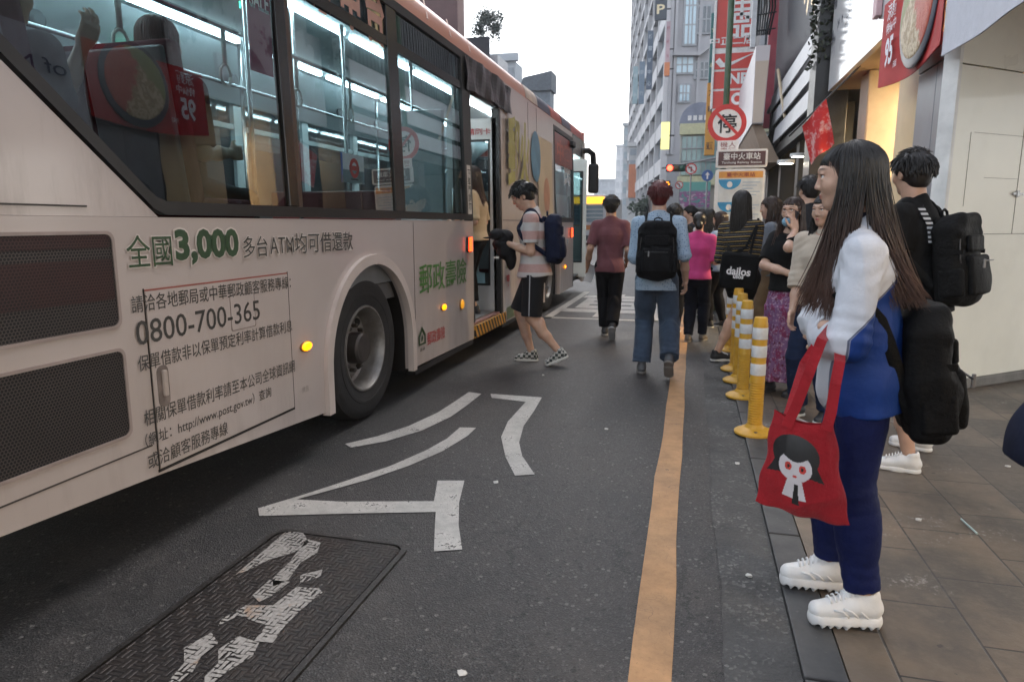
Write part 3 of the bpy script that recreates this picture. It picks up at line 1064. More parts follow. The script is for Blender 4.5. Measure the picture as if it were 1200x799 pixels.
            MB().ribbon(sm, nn, .042, .008).build('strap', m, root, True)
    return root, bk, M
# ================================================================== the street
_c, _s = math.cos(R(14.637)), math.sin(R(14.637))
_cp, _sp = math.cos(R(9.752)), math.sin(R(9.752))
def at(px, py, Y):
    """point at distance Y up the street seen at a photo position (used for far buildings)"""
    r, u, w = px - 600, -(py - 399.5), 800
    fh, z = w * _cp + u * _sp, u * _cp - w * _sp
    x, y = r * _c - fh * _s, r * _s + fh * _c
    k = Y / y
    return np.array([x * k, Y, 1.35 + z * k])
def grd(px, py, z=0):
    r, u, w = px - 600, -(py - 399.5), 800
    fh, zz = w * _cp + u * _sp, u * _cp - w * _sp
    x, y = r * _c - fh * _s, r * _s + fh * _c
    k = (z - 1.35) / zz
    return np.array([x * k, y * k, z])

# ---- road
m, nt, b = newmat('asphalt'); N = NB(nt)
v = N.coord('Object')
big = N.noise(v, .55, 6, .6); mid = N.noise(v, 4.5, 6, .65); fine = N.noise(v, 95, 3, .7)
c = N.mix(N.step(big, .35, .68), (.0175, .016, .0165), (.037, .033, .033))
c = N.mix(N.math('MULTIPLY', N.step(mid, .44, .66), .6), c, (.064, .057, .054))
c = N.mix(N.math('MULTIPLY', N.step(N.noise(v, 13, 5, .7), .52, .68), .55), c, (.016, .015, .016))
cw = N.n('ShaderNodeTexVoronoi', Scale=.42); cw.feature = 'DISTANCE_TO_EDGE'
cv_ = N.n('ShaderNodeVectorMath'); cv_.operation = 'ADD'; cn_ = N.n('ShaderNodeTexNoise', Scale=1.9, Detail=6.0); N.l(v, cn_.inputs['Vector'])
N.l(v, cv_.inputs[0]); N.l(cn_.outputs['Color'], cv_.inputs[1]); N.l(cv_.outputs[0], cw.inputs['Vector'])
c = N.mix(N.math('MULTIPLY', N.math('LESS_THAN', cw.outputs['Distance'], .0035), .75), c, (.010, .010, .010))
c = N.mix(N.math('MULTIPLY', N.step(N.noise(N.coord('Object', (1.2, .25, 1)), 1.6, 5), .5, .7), .35), c, (.072, .062, .056))
vs = N.n('ShaderNodeTexVoronoi', Scale=42.0); N.l(v, vs.inputs['Vector']); vsc = N.sep(vs.outputs['Color'])
c = N.mix(N.math('MULTIPLY', N.math('GREATER_THAN', vsc[0], .93), N.math('MULTIPLY', N.math('LESS_THAN', vs.outputs['Distance'], .33), .75)), c, (.17, .16, .15))
c = N.mix(N.math('MULTIPLY', N.math('GREATER_THAN', vsc[1], .90), N.math('MULTIPLY', N.math('LESS_THAN', vs.outputs['Distance'], .42), .8)), c, (.006, .006, .006))
vor = N.n('ShaderNodeTexVoronoi', Scale=150.0); N.l(v, vor.inputs['Vector'])
cs = N.sep(vor.outputs['Color'])
c = N.mix(N.math('MULTIPLY', N.step(cs[0], .80, .95), .5), c, (.13, .125, .12))
c = N.mix(N.math('MULTIPLY', N.step(cs[1], .80, .95), .6), c, (.008, .008, .009))
spots = N.n('ShaderNodeTexVoronoi', Scale=2.3); N.l(v, spots.inputs['Vector']); spots.inputs['Randomness'].default_value = 1
wob = N.noise(v, 30, 3)
c = N.mix(N.math('MULTIPLY', N.math('LESS_THAN', N.math('ADD', spots.outputs['Distance'], N.math('MULTIPLY', wob, .16)), .15), .75), c, (.010, .010, .011))
spk = N.n('ShaderNodeTexVoronoi', Scale=9); N.l(v, spk.inputs['Vector'])
c = N.mix(N.math('MULTIPLY', N.math('LESS_THAN', N.math('ADD', spk.outputs['Distance'], N.math('MULTIPLY', wob, .1)), .082), .7), c, (.30, .29, .28))
# tyre-polished oily track beside the kerb side of the bus lane
sx = N.sep(v)
oil = N.math('MULTIPLY', N.step(N.math('ABSOLUTE', N.math('ADD', sx[0], 1.9)), .9, .1), N.step(N.noise(v, 1.3, 5), .42, .62))
c = N.mix(N.math('MULTIPLY', oil, .6), c, (.012, .012, .013))
N.l(c, b.inputs['Base Color'])
rg = N.math('ADD', N.math('MULTIPLY', mid, .3), .42)
N.l(rg, b.inputs['Roughness'])
hgt = N.math('ADD', N.math('MULTIPLY', vor.outputs['Distance'], 1.0), N.math('MULTIPLY', fine, .7))
N.l(N.bump(hgt, .6, .006), b.inputs['Normal'])
MB().quad((-400, -200, 0), (400, -200, 0), (400, 600, 0), (-400, 600, 0)).build('road', m)
setp(bpy.data.objects['road'], 'dark worn asphalt road surface with oil spots', 'road', kind='structure')

def paint_mat(name, col, wear=.5):
    m, nt, b = newmat(name); N = NB(nt)
    v = N.coord('Object')
    n1 = N.noise(v, 7, 8, .72); n2 = N.noise(v, 60, 4, .7); n3 = N.noise(v, 1.7, 4)
    c = N.mix(N.step(n1, .35, .7), tuple(x * .62 for x in col), col)
    c = N.mix(N.math('MULTIPLY', N.step(n2, .56, .72), .5), c, tuple(x * .42 for x in col))
    c = N.mix(N.math('MULTIPLY', N.step(n3, .5, .75), .38), c, (.08, .072, .066))
    vo = N.n('ShaderNodeTexVoronoi', Scale=5.5); vo.feature = 'DISTANCE_TO_EDGE'
    vm = N.n('ShaderNodeVectorMath'); vm.operation = 'ADD'
    nz = N.n('ShaderNodeTexNoise', Scale=4.0); N.l(v, nz.inputs['Vector'])
    N.l(v, vm.inputs[0]); N.l(nz.outputs['Color'], vm.inputs[1]); N.l(vm.outputs[0], vo.inputs['Vector'])
    crack = N.math('MULTIPLY', N.math('LESS_THAN', vo.outputs['Distance'], .004), N.step(n3, .45, .6))
    c = N.mix(N.math('MULTIPLY', crack, .75), c, (.05, .047, .045))
    N.l(c, b.inputs['Base Color'])
    b.inputs['Roughness'].default_value = .7
    N.l(N.bump(n2, .5, .003), b.inputs['Normal'])
    tr = N.n('ShaderNodeBsdfTransparent'); mx = N.n('ShaderNodeMixShader')
    n4 = N.noise(v, 130, 3, .8)
    hole = N.math('GREATER_THAN', N.math('ADD', N.math('MULTIPLY', n1, .42), N.math('ADD', N.math('MULTIPLY', n2, .33), N.math('MULTIPLY', n4, .25))), 1 - .40 * wear - .176)
    out = nt.nodes['Material Output']
    N.l(hole, mx.inputs[0]); N.l(b.outputs[0], mx.inputs[1]); N.l(tr.outputs[0], mx.inputs[2]); N.l(mx.outputs[0], out.inputs['Surface'])
    return m
WHITE_PAINT = paint_mat('white_road_paint', (.57, .54, .50), .66)
YEL_PAINT = paint_mat('yellow_road_paint', (.50, .275, .125), .5)
def smooth_poly(pts, k=4):
    return pts
mb = MB()
ys = np.linspace(.6, 60, 160)
rr = np.random.default_rng(3)
off = np.cumsum(rr.normal(0, .0025, len(ys))); off -= np.linspace(0, off[-1], len(ys))
for i in range(len(ys) - 1):
    w0, w1 = .064 + .003 * math.sin(i * 1.7), .064 + .003 * math.sin((i + 1) * 1.7)
    mb.quad((-.065 - w0 + off[i], ys[i], .004), (-.065 + w0 + off[i], ys[i], .004), (-.065 + w1 + off[i + 1], ys[i + 1], .004), (-.065 - w1 + off[i + 1], ys[i + 1], .004))
setp(mb.build('road_marking_edge_line', YEL_PAINT), 'worn yellow line painted along the road edge', 'road marking', kind='structure')
def o8(pts): return [tuple(grd(400 + x / 1.906, 380 + y / 1.906)[:2]) for x, y in pts]
S = [o8([(8, 268), (22, 276), (100, 262), (180, 238), (245, 207), (280, 182), (313, 156), (285, 152), (255, 172), (215, 198), (150, 228), (80, 251)]),
     o8([(265, 231), (301, 232), (282, 250), (225, 285), (150, 317), (60, 348), (-100, 392), (0, 397), (207, 396), (215, 350), (275, 350), (263, 400), (262, 450), (270, 504), (207, 508), (209, 450), (211, 420), (0, 424), (-183, 429), (-186, 412), (-80, 380), (0, 354), (110, 317), (190, 282), (236, 256)]),
     o8([(333, 156), (448, 164), (430, 195), (407, 228), (397, 265), (404, 295), (432, 336), (388, 339), (366, 296), (357, 252), (372, 218), (412, 174), (336, 165)])]
mb = MB()
for s_ in S:
    tr_ = tessellate_polygon([[Vector((p[0], p[1], 0)) for p in s_]])
    F = []
    for t in tr_:
        a, b_, c_ = (s_[i] for i in t)
        cr = (b_[0] - a[0]) * (c_[1] - a[1]) - (b_[1] - a[1]) * (c_[0] - a[0])
        F.append(tuple(t) if cr > 0 else tuple(reversed(t)))
    mb.add([(p[0], p[1], .004) for p in s_], F)
setp(mb.build('road_marking_character', WHITE_PAINT), 'worn white Chinese character painted on the road', 'road marking', kind='structure')
mb = MB()
V, F, _ = text_geo('車', 1.35, 3.3, .025)
mb.add([(p[0] - 1.95, p[1] + 9.9, .004) for p in V], F)
for x0, x1, y0, y1 in ((-2.05, -.42, 9.62, 9.74), (-2.05, -1.93, 9.62, 13.6), (-.54, -.42, 9.62, 13.6)): mb.quad((x0, y0, .004), (x1, y0, .004), (x1, y1, .004), (x0, y1, .004))
setp(mb.build('road_marking_box', WHITE_PAINT), 'white boxed character painted on the road farther up', 'road marking', kind='structure')

# ---- kerb strip and pavement (almost level with the road)
m, nt, b = newmat('gutter_concrete'); N = NB(nt)
v = N.coord('Object')
n1 = N.noise(v, 3, 6, .65); vo = N.n('ShaderNodeTexVoronoi', Scale=85.0); N.l(v, vo.inputs['Vector'])
cs = N.sep(vo.outputs['Color'])
c = N.mix(N.step(n1, .35, .7), (.045, .044, .044), (.085, .082, .079))
c = N.mix(N.math('MULTIPLY', N.step(cs[0], .70, .92), N.step(N.noise(v, 5, 6, .7), .44, .66)), c, (.19, .182, .175))
N.l(c, b.inputs['Base Color']); b.inputs['Roughness'].default_value = .8
N.l(N.bump(N.math('ADD', vo.outputs['Distance'], N.noise(v, 60, 4)), .7, .008), b.inputs['Normal'])
mb = MB(); ys = np.linspace(-2, 60, 400)
ed = .152 + .006 * np.sin(ys * 3.1) + rr.normal(0, .004, len(ys))
for i in range(len(ys) - 1):
    mb.quad((ed[i], ys[i], .004), (.375, ys[i], .008), (.375, ys[i + 1], .008), (ed[i + 1], ys[i + 1], .004))
setp(mb.build('gutter_path', m), 'rough speckled concrete gutter strip along the kerb', 'gutter', kind='structure')
m, nt, b = newmat('kerb_stone'); N = NB(nt)
v = N.coord('Object')
n1 = N.noise(v, 6, 7, .7)
c = N.mix(N.step(n1, .3, .72), (.028, .028, .031), (.075, .073, .072))
c = N.mix(N.step(N.noise(v, 26, 5, .75), .66, .72), c, (.30, .29, .27))
N.l(c, b.inputs['Base Color']); b.inputs['Roughness'].default_value = .6
N.l(N.bump(n1, .4, .004), b.inputs['Normal'])
mb = MB()
y = -2.0
while y < 60:
    mb.bb(.379, .505, y, y + .988, -.1, .020, .006); y += 1.0
setp(mb.build('kerb', m), 'dark stone kerb edging the pavement', 'kerb', kind='structure')
m, nt, b = newmat('pavement_tiles'); N = NB(nt)
v = N.coord('Object')
mp = N.n('ShaderNodeMapping'); mp.inputs['Rotation'].default_value = (0, 0, R(90)); N.l(v, mp.inputs['Vector'])
br = N.n('ShaderNodeTexBrick'); br.offset = .5
br.inputs['Scale'].default_value = 1; br.inputs['Brick Width'].default_value = .45; br.inputs['Row Height'].default_value = .30
br.inputs['Mortar Size'].default_value = .0045; br.inputs['Mortar Smooth'].default_value = .3; br.inputs['Bias'].default_value = 0
br.inputs['Color1'].default_value = (.092, .070, .052, 1); br.inputs['Color2'].default_value = (.175, .130, .092, 1); br.inputs['Mortar'].default_value = (.018, .016, .015, 1)
N.l(mp.outputs[0], br.inputs['Vector'])
n1 = N.noise(v, 1.6, 7, .7); n2 = N.noise(v, 22, 6, .7)
c = N.mix(N.math('MULTIPLY', N.step(n1, .36, .60), .75), br.outputs['Color'], (.045, .041, .038))
c = N.mix(N.math('MULTIPLY', N.step(n2, .5, .75), .4), c, (.19, .155, .12))
vo = N.n('ShaderNodeTexVoronoi', Scale=6.0); N.l(v, vo.inputs['Vector'])
c = N.mix(N.math('MULTIPLY', N.math('LESS_THAN', N.math('ADD', vo.outputs['Distance'], N.math('MULTIPLY', N.noise(v, 24, 3), .2)), .17), .7), c, (.025, .023, .022))
c = N.mix(N.math('MULTIPLY', N.step(N.math('MULTIPLY', N.noise(v, 2.2, 3), N.noise(v, 45, 4, .8)), .335, .40), .55), c, (.36, .34, .32))
N.l(c, b.inputs['Base Color'])
N.l(N.math('ADD', N.math('MULTIPLY', n1, .35), .33), b.inputs['Roughness'])
N.l(N.bump(N.math('ADD', N.math('MULTIPLY', br.outputs['Fac'], -1.2), N.math('MULTIPLY', n2, .6)), .5, .006), b.inputs['Normal'])
MB().bb(.509, 14, -14, 60, -.1, .019).build('pavement', m)
setp(bpy.data.objects['pavement'], 'brown dirty paving tiles of the pavement', 'pavement', kind='structure')
MB().bb(-14, -8.2, -14, 60, -.1, .10).build('pavement', m)
setp(bpy.data.objects['pavement.001'], 'far pavement beyond the bus', 'pavement', kind='structure')

# ---- utility cover in the road
root = thing('utility_cover', (-1.42, 1.9, 0), 'rectangular iron utility cover in the asphalt with flaking white paint', 'manhole cover')
m, nt, b = newmat('cover_iron'); N = NB(nt)
v = N.coord('Object', 25.0)
sx = N.sep(v)
ch = N.math('MODULO', N.math('ADD', N.math('FLOOR', sx[0]), N.math('FLOOR', sx[1])), 2.0)
ch = N.math('ABSOLUTE', ch)
wa = N.math('ABSOLUTE', N.math('SINE', N.math('MULTIPLY', sx[0], 6.283))); wb = N.math('ABSOLUTE', N.math('SINE', N.math('MULTIPLY', sx[1], 6.283)))
hh = N.math('ADD', N.math('MULTIPLY', wa, ch), N.math('MULTIPLY', wb, N.math('SUBTRACT', 1.0, ch)))
tread = N.step(hh, .25, .7)
v1 = N.coord('Object'); n1 = N.noise(v1, 9, 7, .7)
c = N.mix(tread, (.022, .020, .021), (.048, .043, .042))
c = N.mix(N.math('MULTIPLY', N.step(n1, .45, .7), .5), c, (.070, .055, .046))
pn = N.n('ShaderNodeTexCoord').outputs['Object']
N.l(c, b.inputs['Base Color']); b.inputs['Roughness'].default_value = .42; b.inputs['Metallic'].default_value = .55
N.l(N.bump(N.math('ADD', tread, N.math('MULTIPLY', n1, .3)), .7, .004), b.inputs['Normal'])
COVER = m
def rrect(x0, x1, y0, y1, r, n=5):
    P = []
    for cx, cy, a in ((x1 - r, y1 - r, 0), (x0 + r, y1 - r, 90), (x0 + r, y0 + r, 180), (x1 - r, y0 + r, 270)):
        for i in range(n + 1):
            t = R(a + 90 * i / n); P.append((cx + r * math.cos(t), cy + r * math.sin(t)))
    return P
MB().prism(rrect(-1.705, -1.125, 1.30, 2.485, .05), 'Z', -.02, .008).build('lid', COVER, root)
MB().prism(rrect(-1.735, -1.095, 1.27, 2.515, .07), 'Z', -.03, .011, holes=[rrect(-1.712, -1.118, 1.293, 2.492, .053)]).build('frame', pm('iron_rim', (.04, .037, .036), .4, .3, 20, .4, 80, .5), root)
m, nt, b = newmat('flaked_paint'); N = NB(nt)
v1 = N.coord('Object'); vv = N.coord('Object', 25.0); sx = N.sep(vv)
ch = N.math('ABSOLUTE', N.math('MODULO', N.math('ADD', N.math('FLOOR', sx[0]), N.math('FLOOR', sx[1])), 2.0))
wa = N.math('ABSOLUTE', N.math('SINE', N.math('MULTIPLY', sx[0], 6.283))); wb = N.math('ABSOLUTE', N.math('SINE', N.math('MULTIPLY', sx[1], 6.283)))
tread = N.math('ADD', N.math('MULTIPLY', wa, ch), N.math('MULTIPLY', wb, N.math('SUBTRACT', 1.0, ch)))
n1 = N.noise(v1, 11, 7, .7); n2 = N.noise(v1, 70, 4, .7)
keep = N.math('GREATER_THAN', N.math('ADD', N.math('MULTIPLY', n1, 1.5), N.math('ADD', N.math('MULTIPLY', tread, .34), N.math('MULTIPLY', n2, .15))), .955)
c = N.mix(N.step(n2, .3, .75), (.22, .205, .19), (.45, .425, .395))
c = N.mix(N.math('MULTIPLY', N.step(N.noise(v1, 5, 5), .58, .66), .8), c, (.34, .20, .11))
N.l(c, b.inputs['Base Color']); b.inputs['Roughness'].default_value = .75
tr = N.n('ShaderNodeBsdfTransparent'); mx = N.n('ShaderNodeMixShader')
N.l(keep, mx.inputs[0]); N.l(tr.outputs[0], mx.inputs[1]); N.l(b.outputs[0], mx.inputs[2]); N.l(mx.outputs[0], nt.nodes['Material Output'].inputs['Surface'])
FLAKE = m
def o3(pts): return [tuple(grd(x / 2.5, 500 + y / 2.5)[:2]) for x, y in pts]
mb = MB()
for s_ in [o3([(690, 440), (835, 315), (885, 310), (905, 345), (860, 375), (790, 395), (720, 430)]), o3([(850, 400), (900, 335), (940, 345), (930, 375), (880, 405), (845, 455), (800, 475), (800, 450)]),
           o3([(740, 500), (790, 455), (850, 460), (800, 500), (760, 520)]), o3([(870, 475), (935, 480), (945, 492), (880, 545), (835, 590), (800, 640), (745, 635), (780, 590), (700, 560), (640, 590), (650, 570), (720, 530), (800, 530)]),
           o3([(880, 440), (945, 425), (940, 445), (880, 465)]),
           o3([(540, 655), (620, 610), (640, 640), (590, 680), (560, 735), (520, 760), (480, 770), (540, 700)]), o3([(640, 660), (700, 620), (760, 640), (740, 680), (690, 710), (640, 745), (600, 790), (600, 740), (640, 700)])]:
    tr_ = tessellate_polygon([[Vector((p[0], p[1], 0)) for p in s_]])
    F = []
    for t in tr_:
        a, b_, c_ = (s_[i] for i in t)
        cr = (b_[0] - a[0]) * (c_[1] - a[1]) - (b_[1] - a[1]) * (c_[0] - a[0])
        F.append(tuple(t) if cr > 0 else tuple(reversed(t)))
    mb.add([(p[0], p[1], .0105) for p in s_], F)
mb.build('worn_paint', FLAKE, root)

# ---- bollards
YEL = pm('bollard_yellow', (.62, .33, .025), .45, .12, 14, .15, 120, dirt=.5, dirtcol=(.22, .13, .04))
REFL = pm('reflective_white', (.72, .72, .72), .35, .08, 30, dirt=.35, dirtcol=(.35, .33, .3))
def bollard():
    root = thing('bollard', (.44, 4.5, .02), 'yellow flexible bollard with white bands, closest to the red tote bag', 'bollard', 'yellow bollards along the kerb')
    x, y, z = .44, 4.5, .02
    MB().lathe([(.0, 0), (.125, 0), (.125, .012), (.105, .026), (.062, .040), (.050, .060)], (x, y, z), n=40).build('base', YEL, root, 40)
    prof = [(.050, .045)]
    zz = .06
    while zz < .33:
        prof += [(.047, zz), (.0435, zz + .004), (.0435, zz + .008), (.047, zz + .012)]; zz += .0165
    prof += [(.046, .34), (.0455, .70), (.044, .715), (.041, .722), (.041, .742), (.036, .752), (.0, .754)]
    MB().lathe(prof, (x, y, z), n=28).build('post', YEL, root, 40)
    for z0 in (.385, .50, .615): MB().lathe([(.0465, z0), (.0472, z0 + .002), (.0472, z0 + .072), (.0465, z0 + .074)], (x, y, z), n=28, cap=False).build('reflective_band', REFL, root, 40)
    for a in (30, 150, 270): MB().lathe([(.012, .016), (.012, .032), (.0, .034)], (x + .09 * math.cos(R(a)), y + .09 * math.sin(R(a)), z), n=8).build('bolt', pm('bolt_steel', (.2, .2, .2), .4, .2, metal=.8), root)
    return root
def copy_tree(o, loc, label):
    c = o.copy(); COL.objects.link(c); c.location = loc; c['label'] = label
    def kids(a, b):
        for ch in list(a.children):
            d = ch.copy(); COL.objects.link(d); d.parent = b
            kids(ch, d)
    kids(o, c)
    return c
b0 = bollard()
for yy, lb in ((5.47, 'yellow bollard with white bands, second from the red tote bag'), (6.02, 'yellow bollard with white bands, third from the red tote bag'),
               (6.5, 'yellow bollard with white bands, fourth beside the striped woman'), (7.5, 'yellow bollard farthest up the kerb behind the bare legs')):
    copy_tree(b0, (.43, yy, .02), lb)

# ---- litter on the tiles
setp(MB().tube([at(1132, 560, 3.35) * [1, 1, 0] + [0, 0, .025], at(1151, 578, 3.2) * [1, 1, 0] + [0, 0, .025]], .004, 8).build('straw', pm('straw', (.45, .55, .52), .4)), 'pale drinking straw lying on the brown tiles', 'straw')

r5 = np.random.default_rng(15)
for k, (x, y, z) in enumerate(((-.62, 1.78, .0), (-.95, 3.3, 0), (-1.25, 5.9, 0), (.30, 3.9, .008), (.27, 2.6, .008), (1.05, 3.3, .019), (1.5, 3.0, .019), (.75, 3.6, .019), (1.75, 4.2, .019), (-.5, 4.4, 0))):
    mb = MB(); pts = [(x + .016 * (.6 + .5 * r5.random()) * math.cos(a), y + .016 * (.6 + .5 * r5.random()) * math.sin(a), z + .002 + .008 * r5.random()) for a in np.linspace(0, 5.4, 6)]
    mb.add(pts + [(x, y, z + .010)], [(i, (i + 1) % 6, 6) for i in range(6)])
    mb.add([(p[0], p[1], z + .001) for p in pts], [tuple(range(5, -1, -1))])
    setp(mb.build('paper_scrap', pm('litter_white', (.55, .53, .5), .8)), 'tiny crumpled white paper scrap lying on the ground', 'paper', 'paper scraps on the ground')
# ---- stall wall (cream panels)
A0 = Vector((1.85, 5.93, 0)); D = Vector((.772, .636, 0)).normalized()
ang = math.atan2(D.y, D.x)
NOUT = Vector((D.y, -D.x, 0))
CREAM = pm('cream_panel', (.82, .81, .72), .32, .05, 1.5, .05, 8, dirt=.25, dirtcol=(.35, .32, .26), coat=.3)
GROOVE = pm('groove_dark', (.24, .225, .19), .7)
root = thing('stall_wall', (A0.x + 1.2, A0.y + 1, 0), 'cream painted panel wall of a closed stall beside the waiting man', 'wall')
def onwall(t, z, o=0): return A0 + D * t + NOUT * o + Vector((0, 0, z))
def wbox(mb, t0, t1, z0, z1, o0, o1, bev=0):
    c = onwall((t0 + t1) / 2, (z0 + z1) / 2, (o0 + o1) / 2)
    mb.box(c, (abs(t1 - t0), abs(o1 - o0), z1 - z0), ang, bev); return mb
wbox(MB(), 0, 4.2, .10, 2.50, -.10, 0).build('panel', CREAM, root)
wbox(MB(), 0, 4.2, 2.512, 3.5, -.10, 0).build('panel', CREAM, root)
wbox(MB(), -.02, 4.2, 0.019, .097, -.12, .03, .01).build('plinth', pm('plinth_grey', (.17, .165, .155), .8, .25, 6, .4, 50), root)
wbox(MB(), -.035, .004, .10, 3.5, -.11, .012, .005).build('edge_trim', pm('white_trim', (.72, .72, .70), .4), root)
mb = MB()
for t0, t1, z0, z1 in ((.12, 4, 1.265, 1.27), (.86, .866, 1.27, 2.50), (.20, .2025, 1.48, 2.03), (.24, .9, 2.03, 2.0325), (.42, .86, 1.70, 1.7025), (1.9, 1.906, .1, 2.5)): wbox(mb, t0, t1, z0, z1, .0, .0025)
mb.build('panel_seam', GROOVE, root)
mb = MB(); wbox(mb, .80, .93, 1.575, 1.595, .003, .018, .003); wbox(mb, .84, .87, 1.56, 1.61, .003, .024, .004)
mb.build('latch', pm('latch_steel', (.4, .4, .4), .35, metal=.8), root)

# ---- grey metal cabinet doors
root = thing('metal_cabinet', (1.95, 6.5, 0), 'tall grey metal shutter cabinet between cream wall and lit yellow wall', 'cabinet')
GM = pm('cabinet_grey', (.23, .24, .26), .38, .18, 3, .1, 30, .35, dirt=.4, dirtcol=(.09, .09, .09))
MB().bb(1.88, 1.94, 6.06, 7.02, .019, 2.86).build('carcass', GM, root)
MB().bb(1.941, 2.6, 6.85, 7.02, .019, 2.86).build('carcass_side', GM, root)
for y0, y1 in ((6.02, 6.49), (6.50, 6.98)): MB().bb(1.86, 1.879, y0, y1, .08, 2.62, .006).build('door', GM, root)
MB().bb(1.855, 1.879, 6.02, 6.98, 2.63, 2.85, .006).build('header', GM, root)

# ---- arcade (covered walk) : floor is the pavement; warm lit wall, soffit, piers, deep dark hall
SOFF = pm('soffit_tan', (.38, .29, .19), .6, .12, 2)
YW = pm('yellow_wall', (.74, .55, .30), .5, .08, 2)
root = thing('yellow_arcade_wall', (2.05, 7.7, 0), 'warm yellow curved wall lit under the canopy beside grey cabinet', 'wall')
mb = MB()
P = [(1.99, 7.04), (1.98, 7.4), (1.98, 7.8), (2.0, 8.15), (2.07, 8.42), (2.2, 8.6)]
mb.prism(P + [(p[0] + .12, p[1] - .03) for p in reversed(P)], 'Z', .02, 3.15)
mb.build('wall_panel', YW, root, 30)
MB().tube([(1.93, 7.04, 2.95), (1.94, 7.10, 2.6), (1.93, 7.06, 2.3), (1.95, 7.12, 2.0), (1.93, 7.06, 1.7), (1.95, 7.1, .05)], .018, 8).build('cable', pm('cable_black', (.015, .015, .015), .5), root, True)
root = thing('arcade_canopy', (2.4, 9.0, 3.2), 'white shop fascia with tan soffit overhanging the pavement', 'canopy')
MB().bb(1.83, 6, 5.2, 10.9, 3.20, 3.30).build('soffit', SOFF, root)
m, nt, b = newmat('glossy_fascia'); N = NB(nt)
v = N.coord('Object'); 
c = N.mix(N.step(N.noise(v, 2.2, 5), .50, .56), (.58, .59, .60), (.16, .16, .18))  # dark blotches paint reflections into the upper part of the white sign
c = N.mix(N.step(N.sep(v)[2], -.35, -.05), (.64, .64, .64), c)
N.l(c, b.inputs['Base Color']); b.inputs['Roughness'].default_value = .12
FASC = m
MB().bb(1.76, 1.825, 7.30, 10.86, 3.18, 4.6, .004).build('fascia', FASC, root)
MB().bb(1.70, 1.755, 8.05, 8.22, 3.42, 3.75, .01).build('speaker_box', pm('pinkish_box', (.55, .36, .38), .5), root)
# warm lamps under the arcade
LAMPW = pm('lamp_disc_warm', (.9, .8, .6), .4, 0, emit=(1, .78, .5), estr=6)
def arcade_lamp(i, loc, en, label, r=.07):
    root = thing('arcade_lamp', loc, label, 'lamp', 'round arcade ceiling lamps')
    MB().lathe([(r * 1.15, 0), (r * 1.15, .03), (r * .9, .05), (0, .05)], (loc[0], loc[1], loc[2]), n=24).build('housing', pm('lamp_white', (.7, .7, .68), .5), root, 40)
    MB().lathe([(0, -.004), (r, -.004), (r, .002), (0, .002)], (loc[0], loc[1], loc[2]), n=24).build('diffuser', LAMPW, root, 40)
    ld = bpy.data.lights.new('arcade_lamp_light', 'AREA'); ld.shape = 'DISK'; ld.size = .7; ld.energy = en; ld.color = (1, .74, .42)
    lo = bpy.data.objects.new('light', ld); link(lo, root); lo.location = (0, 0, -.03)
arcade_lamp(0, (2.35, 7.45, 3.14), 48, 'round warm ceiling lamp above the yellow arcade wall')
arcade_lamp(1, (3.4, 9.3, 3.14), 100, 'round warm ceiling lamp deeper along the arcade soffit')

# tan round pier and dark hall behind the waiting people
root = thing('arcade_pier', (2.1, 9.9, 0), 'pale concrete pier holding up the canopy behind the pennant', 'pillar')
MB().bb(2.0, 2.5, 9.55, 10.0, .019, 3.19, .02).build('shaft', pm('pier_tan', (.36, .30, .23), .6, .15, 3), root)
MB().bb(1.985, 2.515, 9.535, 10.015, .019, .35, .01).build('pier_base', pm('pier_dark', (.06, .06, .06), .4), root)
root = thing('dark_shopfront', (3.3, 15, 0), 'dark open shopfront hall behind the waiting people', 'building')
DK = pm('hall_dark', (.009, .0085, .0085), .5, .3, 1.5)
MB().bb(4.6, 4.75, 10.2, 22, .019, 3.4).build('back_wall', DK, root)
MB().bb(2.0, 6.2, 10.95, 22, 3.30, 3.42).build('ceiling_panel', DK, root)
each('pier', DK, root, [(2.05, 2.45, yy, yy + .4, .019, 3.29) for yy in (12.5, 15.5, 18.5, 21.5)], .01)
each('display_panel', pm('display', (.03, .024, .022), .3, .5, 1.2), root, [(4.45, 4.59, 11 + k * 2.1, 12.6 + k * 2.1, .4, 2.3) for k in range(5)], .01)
for (px, py, Y) in ((921, 192, 12.5), (935, 184, 14)):
    q = at(px, py, Y)
    r2 = thing('ceiling_spot', q, 'small bright ceiling spot in the dark hall' + (', larger one nearer the sign board' if px < 930 else ', smaller one nearer the red pennant'), 'lamp', 'spots in the dark hall')
    MB().lathe([(0, 0), (.11, 0), (.11, .02), (0, .03)], q, n=20).build('lens', pm('spot_glow', (.9, .9, .85), .4, 0, emit=(1, .92, .8), estr=6), r2)
    MB().lathe([(.11, 0), (.14, 0), (.14, .06), (0, .07)], q, n=20).build('housing', pm('lamp_white', (.7, .7, .68), .5), r2)

# upper storeys over the arcade
root = thing('corner_shop_block', (4, 8, 3.3), 'grey upper storey above the white fascia and canopy', 'building')
UP = pm('upper_grey', (.30, .29, .29), .7, .12, 1)
MB().bb(2.0, 9, 5.0, 10.9, 3.31, 12).build('wall', UP, root)

